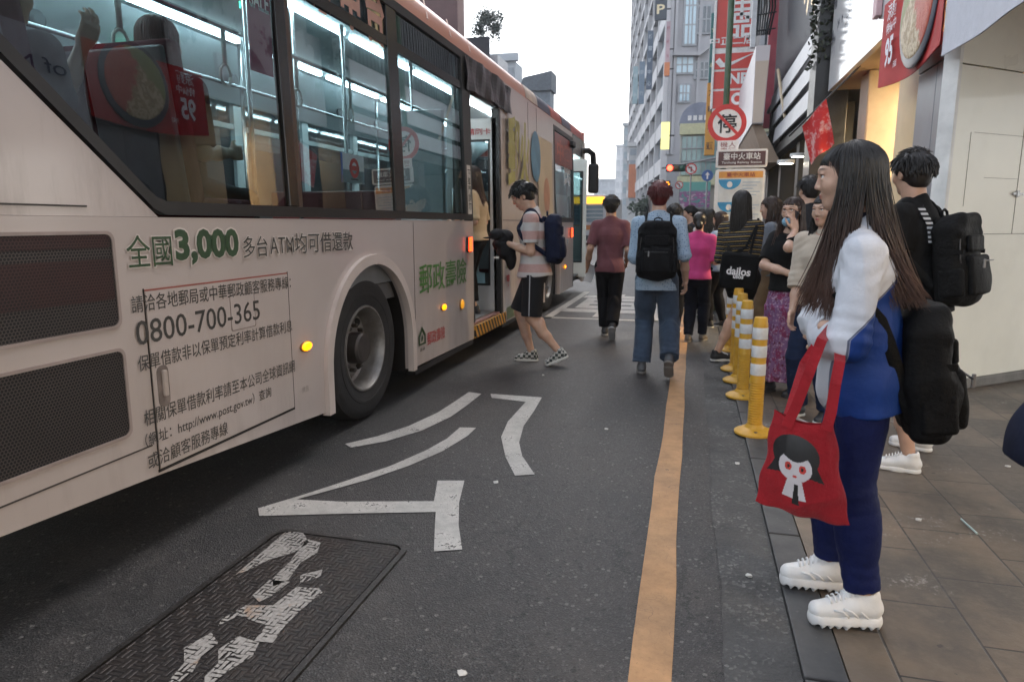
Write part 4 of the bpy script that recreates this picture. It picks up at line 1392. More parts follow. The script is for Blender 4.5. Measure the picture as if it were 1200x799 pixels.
# black post with creeper, dark louvred facade
root = thing('black_post', (1.95, 11.3, 0), 'black painted post with cables between white fascia and louvred facade', 'post')
BK = pm('post_black', (.012, .012, .013), .35, .3, 8, .3, 40)
MB().bb(1.60, 2.05, 10.98, 11.56, .019, 7.5, .01).build('shaft', BK, root)
mb = MB(); r3 = np.random.default_rng(5)
for k in range(420):
    z = r3.uniform(3.6, 7.3); c_ = Vector((1.59 - abs(r3.normal(0, .035)), r3.uniform(10.93, 11.5), z))
    if r3.random() < .4: c_ = Vector((r3.uniform(1.6, 1.76), 10.97 - abs(r3.normal(0, .03)), z))
    d1 = Vector(r3.normal(size=3)).normalized() * .045; d2 = d1.cross(Vector(r3.normal(size=3))).normalized() * .03
    mb.add([c_ - d1, c_ + d2, c_ + d1, c_ - d2], [(0, 1, 2, 3)])
mb.build('creeper_leaves', pm('creeper', (.028, .035, .020), .6, .5, 30), root)
mb = MB()
for k in range(4): mb.tube([(1.70 - .02 * k, 11.6 + .06 * k, 7.4), (1.70 - .02 * k, 11.62 + .06 * k, 5.1), (1.72, 11.6 + .05 * k, 4.9)], .012, 6)
mb.build('cable', pm('cable_black', (.015, .015, .015), .5), root)

root = thing('louvred_facade', (2.3, 15.5, 3.5), 'dark metal shop facade with slanted silver louvre panels', 'building')
MB().bb(2.12, 7, 11.6, 22, 3.45, 14).build('wall', pm('corrugated_dark', (.030, .030, .034), .5, .15, 2), root)
mb = MB()
for k in range(60): mb.bb(2.085, 2.119, 11.65 + k * .17, 11.74 + k * .17, 4.72, 13)
mb.build('ribbed_cladding', pm('rib_grey', (.075, .075, .085), .45, .15, 2), root)
mb2 = MB()
SIL = pm('louvre_silver', (.46, .46, .48), .38, .12, 1.2)
for k, (z0, z1) in enumerate(((3.27, 3.61), (3.73, 4.07), (4.17, 4.55))):
    m_ = MB(); m_.prism([(1.80, z0), (1.83, z0), (1.86, z1), (1.83, z1)], 'Y', 11.75, 18.3 + k * .6)
    m_.build('louvre_panel', SIL, root)
MB().bb(1.9, 2.118, 11.62, 19.6, 3.02, 3.24).build('lower_edge', DK, root)
MB().bb(1.84, 2.08, 11.60, 11.74, 3.30, 4.72).build('end_plate', DK, root)
mb = MB()
for k in range(9): mb.bb(2.02, 2.10, 18.4 + k * .4, 18.55 + k * .4, 3.2, 4.7)
mb.bb(1.95, 2.02, 18.3, 22, 3.3, 3.4); mb.bb(1.95, 2.02, 18.3, 22, 4.5, 4.6)
mb.build('steel_frame', BK, root)
q0, q1 = at(912, 82, 17.5), at(920, 138, 16.5)
MB().tube([q0, (q0 + q1) / 2 + [0, 0, -.05], q1], .035, 8).build('conduit', pm('conduit_tan', (.42, .33, .22), .5), root)
mb = MB()
GOLD = pm('gold_letters', (.55, .36, .10), .3, .15, metal=.6)
Mx = Matrix(((0, 0, -1), (-1, 0, 0), (0, 1, 0)))
V, F, (w, h_) = text_geo('明', 1.3, 1.6, .01)
for dx in (0, .12):
    mb.add([(1.95 - dx, 14.55 - p[0] * 1.0, 5.05 + p[1]) for p in V], F)
mb.build('gold_lettering', GOLD, root)

root = thing('mid_street_block', (5, 34, 0), 'plain dark shop block along the arcade beyond the louvred facade', 'building')
MB().bb(2.6, 9, 22.3, 47, .019, 14).build('wall', pm('mid_block', (.13, .12, .12), .7, .25, .5), root)
each('shopfront', pm('shop_dull', (.09, .07, .07), .3, .6, .3), root, [(2.5, 2.59, 23 + k * 4, 26.4 + k * 4, .3, 3.1) for k in range(6)])
each('window', pm('window_dark', (.06, .075, .09), .08, .3, .5, spec=.8), root, [(2.52, 2.59, 23.2 + k * 4, 26 + k * 4, 4.5 + j * 3, 6.4 + j * 3) for k in range(6) for j in range(3)])
# red pennant
root = None
mb = MB(); nu, nv = 14, 14
c00, c10, c11, c01 = at(940, 148, 9.6), at(968, 116, 9.3), at(977, 168, 9.3), at(949, 193, 9.6)
G_ = []
for i in range(nu + 1):
    for j in range(nv + 1):
        a, b_ = i / nu, j / nv
        p = c00 * (1 - a) * (1 - b_) + c10 * a * (1 - b_) + c11 * a * b_ + c01 * (1 - a) * b_
        p = p + np.array([.02, .05, 0]) * math.sin(a * 7 + b_ * 2) * (.3 + b_)
        G_.append(p)
F = [(i * (nv + 1) + j, (i + 1) * (nv + 1) + j, (i + 1) * (nv + 1) + j + 1, i * (nv + 1) + j + 1) for i in range(nu) for j in range(nv)]
V2 = [p + np.array([0, .004, 0]) for p in G_]
n_ = len(G_)
mb.add(G_ + V2, F + [tuple(i + n_ for i in reversed(f)) for f in F])
def penn(N, v):
    return N.mix(N.step(N.noise(v, 7, 5, .7), .50, .60), (.62, .045, .045), (.72, .40, .38))
root = thing('pennant', c00, 'wavy red printed pennant hanging in front of the arcade', 'banner')
mb.build('flag_cloth', cloth_fn('pennant_cloth', penn, bump=.1), root, True)
MB().tube([c00 + [-.15, 0, -.12], c10 + [.35, 0, .36]], .012, 8).build('pole', BK, root)

# noodle banner and white valance under the fascia
root = thing('noodle_banner', (1.74, 6.7, 2.5), 'red banner picturing a noodle bowl with price 95', 'banner')
RED = pm('banner_red', (.46, .026, .026), .6, .12, 3, spec=.25)
def bx(y, z): return (1.72 + .02 * math.sin(y * 3) , y, z)
mb = MB(); K = 16
yy = np.linspace(7.72, 5.95, K)
for i in range(K - 1):
    za, zb = 2.66 - .06 * math.sin((7.72 - yy[i]) * 1.7), 2.66 - .06 * math.sin((7.72 - yy[i + 1]) * 1.7)
    for dx in (0, .012):
        a, b_ = bx(yy[i], za), bx(yy[i + 1], zb)
        q = [(a[0] + dx, a[1], a[2]), (b_[0] + dx, b_[1], b_[2]), (b_[0] + dx, b_[1], 3.42), (a[0] + dx, a[1], 3.42)]
        mb.quad(*(q if dx else q[::-1]))
mb.build('banner_sheet', RED, root, True)
mb = MB(); mb.ball((1.705, 6.60, 3.08), (.025, .50, .46), 0, 32); mb.build('bowl_rim', pm('bowl_dark', (.05, .055, .08), .3), root, True)
def ndl(N, v):
    w = N.n('ShaderNodeTexWave', Scale=14.0, Distortion=9.0, Detail=3.0); N.l(v, w.inputs['Vector'])
    s_ = N.sep(v)
    c = N.mix(w.outputs['Fac'], (.42, .28, .13), (.72, .60, .40))
    red = N.step(N.math('ADD', N.math('ADD', N.math('MULTIPLY', s_[1], -1.3), N.math('MULTIPLY', s_[2], .6)), N.math('MULTIPLY', N.noise(v, 9, 3), .35)), .20, .26)
    c = N.mix(red, c, N.mix(N.noise(v, 25, 3), (.50, .05, .03), (.66, .18, .10)))
    grn = N.step(N.math('ADD', N.math('ADD', N.math('MULTIPLY', s_[1], 1.1), N.math('MULTIPLY', s_[2], 1.2)), N.math('MULTIPLY', N.noise(v, 9, 3), .3)), .42, .48)
    return N.mix(grn, c, (.30, .32, .10))
mb = MB(); mb.ball((1.692, 6.60, 3.09), (.022, .43, .39), 0, 32); mb.build('noodles', cloth_fn('noodle_print', ndl, 200, .4, .4), root, True)
mb = MB(); text(mb, '95', (1.694, 7.52, 2.80), Matrix(((0, 0, -1), (-1, 0, 0), (0, 1, 0))), .26, .26, .03)
mb.build('price_lettering', pm('price_white', (.75, .73, .78), .5), root)
mb = MB()
text(mb, '涼麵', (1.694, 7.54, 3.22), Matrix(((0, 0, -1), (-1, 0, 0), (0, 1, 0))), .30, .15, .01)
text(mb, '特價中', (1.694, 7.54, 3.10), Matrix(((0, 0, -1), (-1, 0, 0), (0, 1, 0))), .32, .10, .01)
text(mb, '元起', (1.694, 7.20, 2.74), Matrix(((0, 0, -1), (-1, 0, 0), (0, 1, 0))), .12, .06, .01)
mb.build('menu_lettering', pm('price_white', (.75, .73, .78), .5), root)
root = thing('white_valance', (1.75, 5, 2.5), 'white cloth valance strip with blue brush strokes above cream wall', 'valance')
mb = MB(); K = 24; yy = np.linspace(5.93, 2.6, K)
for i in range(K - 1):
    for dx in (0, .01):
        xa, xb = 1.73 + .015 * math.sin(yy[i] * 5), 1.73 + .015 * math.sin(yy[i + 1] * 5)
        q = [(xa + dx, yy[i], 2.56), (xb + dx, yy[i + 1], 2.56), (xb + dx, yy[i + 1], 3.4), (xa + dx, yy[i], 3.4)]
        mb.quad(*(q if dx else q[::-1]))
mb.build('cloth_strip', cloth('valance_white', (.62, .63, .68), .06), root, True)
mb = MB(); text(mb, 'of N', (1.705, 5.72, 2.98), Matrix(((0, 0, -1), (-1, 0, 0), (0, 1, 0))), .55, .14, .0)
mb.build('brush_lettering', pm('navy_ink', (.03, .04, .11), .5), root)

# ---- bus stop sign: pole, no-stopping disc, plates, station board
px0 = .40; Y0 = 11.0
root = thing('bus_stop_sign', (px0, Y0, 0), 'green pole with red no-stopping disc above the station board', 'road sign')
MB().lathe([(.045, 0), (.045, 6.2), (0, 6.22)], (px0, Y0, .02), n=16).build('pole', pm('pole_green', (.055, .10, .055), .45, .25, 10, .1), root, True)
q = at(852, 145, Y0 - .06); RR = .275
mb = MB(); mb.lathe([(0, 0), (RR, 0), (RR, .012), (0, .012)], q, 'Y', 40); mb.build('sign_disc', pm('sign_white', (.74, .72, .70), .4), root, 30)
mb = MB(); mb.lathe([(RR * .74, -.004), (RR, -.004), (RR, -.001), (RR * .74, -.001)], q, 'Y', 40, cap=False)
mb.box((q[0], q[1] - .006, q[2]), (RR * 1.6, .002, .042), 0, 0, 0, Matrix.Rotation(R(45), 4, 'Y'))
mb.build('red_ring', pm('sign_red', (.55, .03, .025), .4), root)
mb = MB(); text(mb, '停', (q[0], q[1] - .0035, q[2]), AX_CAM, .27, .27, .015, center=True); mb.build('lettering', pm('ink_black', (.01, .01, .01), .5), root)
q = at(853, 173, Y0 - .06)
MB().box(q, (.30, .01, .20)).build('plate', pm('sign_white', (.74, .72, .70), .4), root)
mb = MB(); text(mb, '機人\n車行', (q[0], q[1] - .0075, q[2]), AX_CAM, .22, .16, 0, center=True); mb.build('plate_lettering', pm('ink_red', (.25, .03, .03), .5), root)
root = thing('station_board', (.62, 10.95, 0), 'white framed bus station board with brown name plate and timetable', 'sign')
q = at(869, 186, 10.9)
W2 = .36
MB().prism(rrect(q[0] - W2, q[0] + W2, q[2] - .13, q[2] + .13, .03), 'Y', 10.86, 10.95).build('name_frame', pm('board_white', (.70, .69, .66), .4), root)
MB().bb(q[0] - W2 + .03, q[0] + W2 - .03, 10.853, 10.859, q[2] - .10, q[2] + .10).build('name_plate', pm('plate_brown', (.085, .035, .035), .4), root)
mb = MB(); text(mb, '臺中火車站', (q[0], 10.849, q[2] + .03), AX_CAM, .52, .10, .012, center=True)
text(mb, 'Taichung Railway Station', (q[0], 10.849, q[2] - .062), AX_CAM, .56, .042, .008, center=True)
mb.build('name_lettering', pm('board_white', (.70, .69, .66), .4), root)
zt = q[2] - .15
MB().prism(rrect(q[0] - W2, q[0] + W2 - .02, .55, zt, .04), 'Y', 10.87, 10.95).build('timetable_frame', pm('board_white', (.70, .69, .66), .4), root)
TW = W2 - .05
mb = MB(); mb.bb(q[0] - TW, q[0] + TW, 10.862, 10.869, .62, zt - .03); mb.build('timetable', pm('sheet_pale', (.60, .62, .60), .4), root)
mb = MB(); mb.bb(q[0] - TW, q[0] + TW, 10.857, 10.861, zt - .13, zt - .035); mb.build('orange_strip', pm('strip_orange', (.65, .30, .06), .4), root)
mb = MB(); text(mb, '臺中火車站', (q[0], 10.853, zt - .082), AX_CAM, .40, .062, .01, center=True); mb.build('strip_lettering', pm('ink_red', (.25, .03, .03), .5), root)
for k in range(5):
    mb = MB(); mb2 = MB(); mb3 = MB()
    zz = zt - .15 - k * .33
    pts = [(q[0] - TW + .16 + .16 * math.cos(a), zz - .16 * math.sin(a) * .9) for a in np.linspace(0, math.pi, 16)]
    mb.prism(pts, 'Y', 10.855, 10.861)
    mb2.ball((q[0] - TW + .16, 10.853, zz - .075), (.04, .004, .045))
    for r_ in range(6): mb3.bb(q[0] - TW + .34, q[0] + TW - .03 - .05 * (r_ % 3), 10.857, 10.861, zz - .05 - r_ * .045, zz - .038 - r_ * .045)
    mb.build('route_badge', pm('badge_blue', (.04, .28, .50), .4), root); mb2.build('route_number', pm('board_white', (.70, .69, .66), .4), root); mb3.build('timetable_rows', pm('rows_blue', (.32, .42, .52), .5), root)
each('leg', pm('pole_green', (.055, .10, .055)), root, [(q[0] + dx - .03, q[0] + dx + .03, 10.90, 10.94, .02, .56) for dx in (-W2 + .05, W2 - .07)])

# ---- long box sign along the arcade, beyond the louvres
root = thing('box_awning', (1.6, 22, 3.8), 'long white box awning with beige end face below red sign', 'awning')
a, b_, c_ = at(886, 54, 18), at(903, 54, 18), at(882, 145, 18)
MB().prism([(a[0] - .0, a[2]), (b_[0], a[2]), (b_[0] - .06, c_[2]), (c_[0] - .02, c_[2])], 'Y', 18.0, 30).build('box_body', pm('awning_white', (.62, .57, .58), .45, .06, 1), root)
MB().prism([(a[0] + .01, a[2] - .35), (b_[0] - .02, a[2] - .35), (b_[0] - .08, c_[2] + .02), (c_[0], c_[2] + .02)], 'Y', 17.98, 17.997).build('end_face', pm('awning_beige', (.58, .47, .38), .5, .06, 1), root)
MB().prism([(c_[0] + .01, c_[2] - .01), (b_[0] - .07, c_[2] - .01), (b_[0] + .4, c_[2] - .9), (c_[0] + .35, c_[2] - .9)], 'Y', 18.2, 29).build('underside', pm('awning_brown', (.30, .22, .16), .6, .15, 2), root)

# ---- vertical red shop sign
root = thing('red_shop_sign', at(860, 60, 24), 'tall red vertical shop sign with white characters behind the green pole', 'sign')
z0, z1 = at(860, 127, 24)[2], 11.2
x0, x1 = at(838, 60, 24)[0], at(886, 30, 24)[0]
SR = pm('shop_red', (.60, .06, .045), .4, .06, 2)
zc = [at(860, y, 24)[2] for y in (127, 106, 104, 83, 81, 62, 56, 0)]
for i in range(4):
    za, zb = zc[i * 2], zc[i * 2 + 1] if i < 3 else z1
    MB().bb(x0, x1, 24, 24.3, za + .01, zb - .01).build('sign_panel', SR, root)
MB().bb(x0 - .07, x0 - .005, 23.95, 24.35, z0, z1).build('edge_frame', pm('sign_white', (.74, .72, .70), .4), root)
MB().bb(x0, x1, 24.02, 24.28, z0 - .1, z1).build('backing', pm('sign_white', (.74, .72, .70), .4), root)
mb = MB()
for s_, py, hh in (('用', 9, .75), ('品', 30, .75)):
    p = at(868, py, 24); text(mb, s_, (p[0], 23.99, p[2]), AX_CAM, .75, hh, .02, center=True)
p = at(858, 48, 24); text(mb, '中正二店', (p[0], 23.99, p[2]), AX_CAM, 1.35, .26, .02, center=True)
# swoosh mark
p = at(862, 71, 24)
sw_ = [(-.62, -.02), (-.45, -.20), (-.20, -.18), (.62, .22), (-.16, -.05), (-.36, -.06), (-.50, .10)]
mb.prism([(p[0] + x, p[2] + z) for x, z in sw_], 'Y', 23.985, 23.995)
p = at(866, 92, 24); text(mb, 'NB', (p[0], 23.99, p[2]), AX_CAM, .62, .34, .04, center=True)
p = at(864, 116, 24); mb.lathe([(.10, 0), (.19, 0), (.19, .008), (.10, .008)], (p[0], 23.986, p[2]), 'Y', 20, cap=False)
mb.build('sign_lettering', pm('letter_white', (.78, .76, .76), .5), root)
root = thing('pink_banner', (2, 26, 6), 'dark pink hanging banner right of the red vertical sign', 'banner')
a, b_ = at(903, 0, 26), at(921, 62, 26)
MB().bb(a[0], b_[0], 26, 26.12, 4.6, 12).build('banner_face', pm('banner_pink', (.42, .10, .13), .5, .2, 1.5), root)
MB().bb(b_[0] + .01, b_[0] + .25, 26, 26.2, 4.6, 12).build('edge_strip', pm('edge_maroon', (.22, .03, .05), .5), root)
root = thing('blue_banner', (2.4, 27, 6), 'narrow dark blue and lilac banner against the ribbed wall', 'banner')
a = at(926, 30, 25)
MB().bb(a[0] - .08, a[0] + .10, 25, 25.1, 5, 12).build('banner_face', pm('banner_lilac', (.25, .22, .38), .5, .35, 4), root)
root = thing('black_shop_frame', (1.6, 21, 7), 'black wire sign frame and conduit beside the red vertical sign', 'frame')
mb = MB(); a = at(888, 28, 20)
for k in range(7): mb.tube([(a[0] + .05 * k, 20, 6.2), (a[0] + .07 * k, 20.1, 6.9), (a[0] + .04 * k, 20, 8.6)], .025, 6)
for z in (6.3, 6.7, 7.1, 7.6): mb.tube([(a[0] - .1, 20, z), (a[0] + .45, 20, z + .05)], .02, 6)
mb.build('wire_frame', BK, root)
MB().bb(a[0] - .16, a[0] - .04, 19.9, 20.1, 5.9, 9).build('post', pm('post_pale', (.55, .56, .58), .4), root)
# ---- far signs and buildings on the right
def sign_board(name, label, px0_, px1_, py0_, py1_, Y, col, txt=None, tcol=(.75, .74, .7), emit=None, es=0, th=.25, vertical=True, cat='sign', group=None):
    a, b_ = at(px0_, py1_, Y), at(px1_, py0_, Y)
    root = thing(name, ((a[0] + b_[0]) / 2, Y, a[2]), label, cat, group)
    mname = 'signface_%s_%d' % (name, px0_)
    MB().bb(a[0], b_[0], Y, Y + th, a[2], b_[2], .01).build('sign_face', pm(mname, col, .45, .08, 2, emit=emit, estr=es), root)
    if txt:
        mb = MB(); w, h_ = b_[0] - a[0], b_[2] - a[2]
        if vertical:
            n_ = len(txt)
            for i, ch in enumerate(txt): text(mb, ch, ((a[0] + b_[0]) / 2, Y - .012, b_[2] - h_ * (i + .5) / n_), AX_CAM, min(w * .66, h_ / n_ * .8), min(w * .75, h_ / n_ * .78), .02, center=True)
        else: text(mb, txt, ((a[0] + b_[0]) / 2, Y - .012, (a[2] + b_[2]) / 2), AX_CAM, w * .8, h_ * .6, .02, center=True)
        mb.build('lettering', pm('lt_%.2f_%.2f' % (tcol[0], tcol[2]), tcol, .5), root)
    MB().bb(b_[0], b_[0] + .3, Y + th * .3, Y + th * .5, (a[2] + b_[2]) / 2 - .05, (a[2] + b_[2]) / 2 + .05).build('bracket', BK, root)
    return root
sign_board('orange_shop_sign', 'orange vertical shop sign with dark characters left of red sign', 825, 841, 97, 182, 27, (.55, .27, .04), '大甲芋頭', (.10, .05, .03))
sign_board('green_shop_sign', 'dark teal vertical sign peeking out behind the red sign', 830, 840, 15, 97, 30, (.03, .15, .15), '精品', (.6, .6, .35))
def floors(root, x0, x1, y0, y1, z0, z1): pass

# big grey building with a bent facade
def rotp(o, a):
    ca, sa = math.cos(a), math.sin(a)
    return lambda p: (o[0] + p[0] * ca - p[1] * sa, o[1] + p[0] * sa + p[1] * ca, p[2])
cor = at(781, 200, 60)
root = thing('grey_office_block', (cor[0] + 4, 66, 0), 'large grey stone office block with tall window strip above the crossing', 'building')
GS = pm('grey_stone', (.36, .355, .37), .8, .10, .5, .2, 6)
xf = rotp((cor[0], 60), R(8))
MB().bb(.02, 16, .05, 60, 0, 44).build('wall', GS, root, xf=xf)
WINB = pm('window_pale', (.42, .55, .62), .08, .12, .4, spec=.8)
WIND = pm('window_dark', (.06, .075, .09), .08, .3, .5, spec=.8)
WINM = pm('window_mid', (.20, .27, .31), .08, .25, .4, spec=.8)
FR = pm('frame_grey', (.30, .31, .33), .5)
# front face (towards the camera)
def lx(px, py=100): return (at(px, py, 60)[0] - cor[0])
def lz(py, px=800): return at(px, py, 60.3)[2]
mb = MB()
for px in (785, 790, 818): mb.bb(lx(px) - .12, lx(px) + .12, -.15, .049, 7, 44)
mb.build('stone_rib', GS, root, xf=xf)
for (p0, p1, q0, q1, m_) in ((800, 812, -60, 53, WINB), (792, 811, 68, 86, WINB), (797, 808, 101, 119, WINB), (815, 829, 10, 40, WIND), (815, 829, 75, 92, WIND)):
    f = MB().bb(lx(p0) - .15, lx(p1) + .15, -.10, .049, lz(q1) - .15, lz(q0) + .15).build('window', FR, root, xf=xf)
    MB().bb(lx(p0), lx(p1), -.13, -.105, lz(q1), lz(q0)).build('pane', m_, f, xf=xf)
    mb = MB(); w = lx(p1) - lx(p0); nn = max(2, int((lz(q0) - lz(q1)) / 1.3))
    for k in range(1, nn): mb.bb(lx(p0), lx(p1), -.16, -.135, lz(q1) + (lz(q0) - lz(q1)) * k / nn - .05, lz(q1) + (lz(q0) - lz(q1)) * k / nn + .05)
    for k in (1, 2): mb.bb(lx(p0) + w * k / 3 - .05, lx(p0) + w * k / 3 + .05, -.165, -.14, lz(q1), lz(q0))
    mb.build('glazing_bar', FR, f, xf=xf)
mb = MB(); mb.prism([(lx(787), lz(64)), (lx(818), lz(64)), (lx(829), lz(56)), (lx(829), lz(60)), (lx(818), lz(68)), (lx(787), lz(67))], 'Y', -.6, .04); mb.build('cornice', GS, root, xf=xf)
# long side facade along the street
LED = pm('ledge_pale', (.50, .49, .50), .7, .08, .5)
mb = MB(); mbw = []
for k in range(10):
    z = 5.5 + k * 3.0
    mb.bb(-.45, .019, .1, 60, z, z + (1.25 if z < 20 else .5))
mb.build('ledge', LED, root, xf=xf)
cnt = 0
for k in range(9):
    z = 5.5 + k * 3.0
    for j in range(9):
        if cnt >= 80: break
        z0_ = z + (1.27 if z < 20 else .52); z1_ = z + 2.95
        MB().bb(-.12, .018, .6 + j * 6.6, 6.2 + j * 6.6, z0_, z1_).build('window', WIND if (j * 7 + k * 3) % 3 else WINM, root, xf=xf); cnt += 1
each('pier', LED, root, [(-.5, .018, j * 6.6, j * 6.6 + .5, 4.2, 44) for j in range(10)], 0, xf)
each('shopfront', pm('shop_dull', (.09, .07, .07), .3, .6, .3), root, [(-.2, .018, .6 + j * 6.6, 6.2 + j * 6.6, .02, 4.1) for j in range(9)], 0, xf)

# glass bay with arched head
a, b_ = at(795, 215, 50), at(830, 125, 50)
root = thing('glass_bay_building', (a[0] + 1, 51, 0), 'glass fronted bay with arched sign head beside the office block', 'building')
MB().bb(a[0], 3.0, 50.3, 58, 0, at(800, 150, 50)[2]).build('wall', pm('bay_cream', (.50, .48, .42), .6, .1, 1), root)
MB().bb(a[0] + .1, 1.6, 50.1, 50.29, at(800, 205, 50)[2], at(800, 160, 50)[2]).build('window', pm('glass_green', (.25, .42, .42), .08, .3, .6, spec=.8), root)
mb = MB()
for k in range(9): mb.bb(a[0] + .1 + k * .33, a[0] + .15 + k * .33, 50.02, 50.095, at(800, 205, 50)[2], at(800, 160, 50)[2])
for py in (175, 190): zz = at(800, py, 50)[2]; mb.bb(a[0] + .1, 1.6, 50.0, 50.09, zz, zz + .08)
mb.build('mullion', FR, root)
zc_ = at(800, 145, 50)[2]; x_ = a[0] + 1.25
arc = [(x_ + 1.35 * math.cos(t), zc_ + 1.35 * math.sin(t)) for t in np.linspace(0, math.pi, 20)]
MB().prism(arc, 'Y', 50.0, 52).build('arched_head', pm('arch_blue', (.20, .22, .30), .3, .3, 1), root)
MB().bb(a[0] - .05, a[0] + 2.7, 49.9, 50.25, at(800, 158, 50)[2], zc_ - .02).build('sign_band', pm('band_yellow', (.62, .60, .38), .5), root)
MB().bb(a[0] - .1, 2.8, 49.85, 50.28, at(800, 217, 50)[2] - .02, at(800, 207, 50)[2]).build('cream_band', pm('band_yellow', (.62, .60, .38), .5), root)
each('raised_block', pm('letter_white', (.78, .76, .76), .5), root, [(x_ - .8 + k * .36, x_ - .55 + k * .36, 49.97, 49.99, zc_ + .18, zc_ + .5) for k in range(5)])
# LED billboard
a, b_ = at(795, 243, 48), at(833, 213, 48)
root = thing('led_billboard', (0, 48, 2), 'colourful lit billboard under the glass bay', 'billboard')
m, nt, b = newmat('billboard_screen'); N = NB(nt)
v = N.coord('Object'); s_ = N.sep(v)
n1 = N.noise(N.coord('Object', (1.4, 1, 3.5)), 1.5, 3)
c = N.mix(N.step(n1, .40, .46), (.05, .20, .19), (.20, .06, .18))
c = N.mix(N.step(n1, .56, .60), c, (.36, .33, .36))
c = N.mix(N.step(N.math('ADD', s_[2], N.math('MULTIPLY', n1, .4)), .35, .5), c, (.08, .26, .24))
N.l(c, b.inputs['Base Color']); N.l(c, b.inputs['Emission Color']); b.inputs['Emission Strength'].default_value = .07; b.inputs['Roughness'].default_value = .3
MB().bb(a[0], b_[0], 48, 48.2, a[2], b_[2]).build('screen', m, root)
MB().bb(a[0] - .1, b_[0] + .1, 48.05, 48.3, a[2] - .12, a[2] - .01).build('lower_rail', FR, root)
MB().bb(a[0], b_[0], 48.21, 49.5, 0, a[2] - .13).build('shop_below', pm('shop_dull', (.09, .07, .07)), root)

# traffic signal and round signs
q = at(785, 197, 36)
root = thing('traffic_signal', (q[0] + 2.6, 36, 0), 'traffic signal showing red on a mast arm over the crossing', 'traffic light')
MB().lathe([(.09, 0), (.07, 6), (0, 6.02)], (q[0] + 2.6, 36.2, .02), n=12).build('pole', pm('mast_grey', (.25, .26, .26), .5), root, True)
MB().tube([(q[0] + 2.6, 36.2, 4.6), (q[0] - .4, 36.2, q[2] + .02)], .05, 8).build('mast_arm', pm('mast_grey', (.25, .26, .26), .5), root)
h0 = MB().box((q[0] + .30, 36.12, q[2]), (.98, .18, .36), 0, .04).build('signal_head', pm('signal_black', (.02, .02, .02), .5), root)
glow = [('red_lens', 0, (1, .035, .015), 4.5), ('amber_lens', .30, (.10, .06, .01), 0), ('green_lens', .60, (.01, .08, .05), 0)]
for nm, dx, cl, es in glow: MB().ball((q[0] + dx, 36.02, q[2]), (.14, .04, .14)).build(nm, pm('lens_' + nm, cl, .3, 0, emit=cl if es else None, estr=es), h0, True)
q2 = at(781.5, 216, 36)
h1 = MB().box((q2[0], 36.15, q2[2]), (.34, .18, .34), 0, .03).build('pedestrian_head', pm('signal_black', (.02, .02, .02), .5), root)
MB().ball((q2[0], 36.05, q2[2]), (.12, .03, .13)).build('amber_lens', pm('lens_orange_lit', (1, .35, .04), .3, 0, emit=(1, .20, .01), estr=3), h1, True)
def round_sign(px, py, Y, r, label, kind):
    q = at(px, py, Y)
    root = thing('round_road_sign', (q[0], Y, 0), label, 'road sign', 'round road signs at the crossing')
    MB().lathe([(.035, 0), (.035, q[2])], (q[0], Y + .06, .02), n=10).build('pole', pm('mast_grey', (.25, .26, .26), .5), root, True)
    MB().lathe([(0, 0), (r, 0), (r, .015), (0, .015)], q, 'Y', 28).build('sign_disc', pm('sign_white', (.74, .72, .70), .4) if kind == 'no' else pm('sign_blue', (.05, .12, .32), .4), root)
    mb = MB()
    if kind == 'no':
        mb.lathe([(r * .78, -.006), (r, -.006), (r, -.002), (r * .78, -.002)], q, 'Y', 28, cap=False)
        mb.box((q[0], Y - .010, q[2]), (r * 1.6, .004, r * .15), 0, 0, 0, Matrix.Rotation(R(45), 4, 'Y'))
        mb.build('red_ring', pm('sign_red', (.55, .03, .025), .4), root)
        mb = MB(); mb.prism([(q[0] - .1 * r, q[2] - .5 * r), (q[0] + .12 * r, q[2] - .5 * r), (q[0] + .12 * r, q[2] + .35 * r), (q[0] - .3 * r, q[2] + .35 * r), (q[0] - .3 * r, q[2] + .5 * r), (q[0] - .55 * r, q[2] + .22 * r), (q[0] - .3 * r, q[2] - .02 * r), (q[0] - .3 * r, q[2] + .14 * r), (q[0] - .1 * r, q[2] + .14 * r)], 'Y', Y - .008, Y - .003)
        mb.build('turn_arrow', pm('ink_black', (.01, .01, .01), .5), root)
    else:
        mb.prism([(q[0] - .12 * r, q[2] - .6 * r), (q[0] + .12 * r, q[2] - .6 * r), (q[0] + .12 * r, q[2] + .1 * r), (q[0] + .42 * r, q[2] + .1 * r), (q[0], q[2] + .65 * r), (q[0] - .42 * r, q[2] + .1 * r), (q[0] - .12 * r, q[2] + .1 * r)], 'Y', Y - .008, Y - .003)
        mb.build('arrow', pm('sign_white', (.74, .72, .70), .4), root)
round_sign(810, 198, 34, .26, 'white no-turn disc with red ring, right of the traffic signal', 'no')
round_sign(796, 217, 40, .22, 'smaller white no-turn disc below the traffic signal', 'no')
round_sign(829, 206, 30, .23, 'blue round arrow sign left of the station board', 'blue')

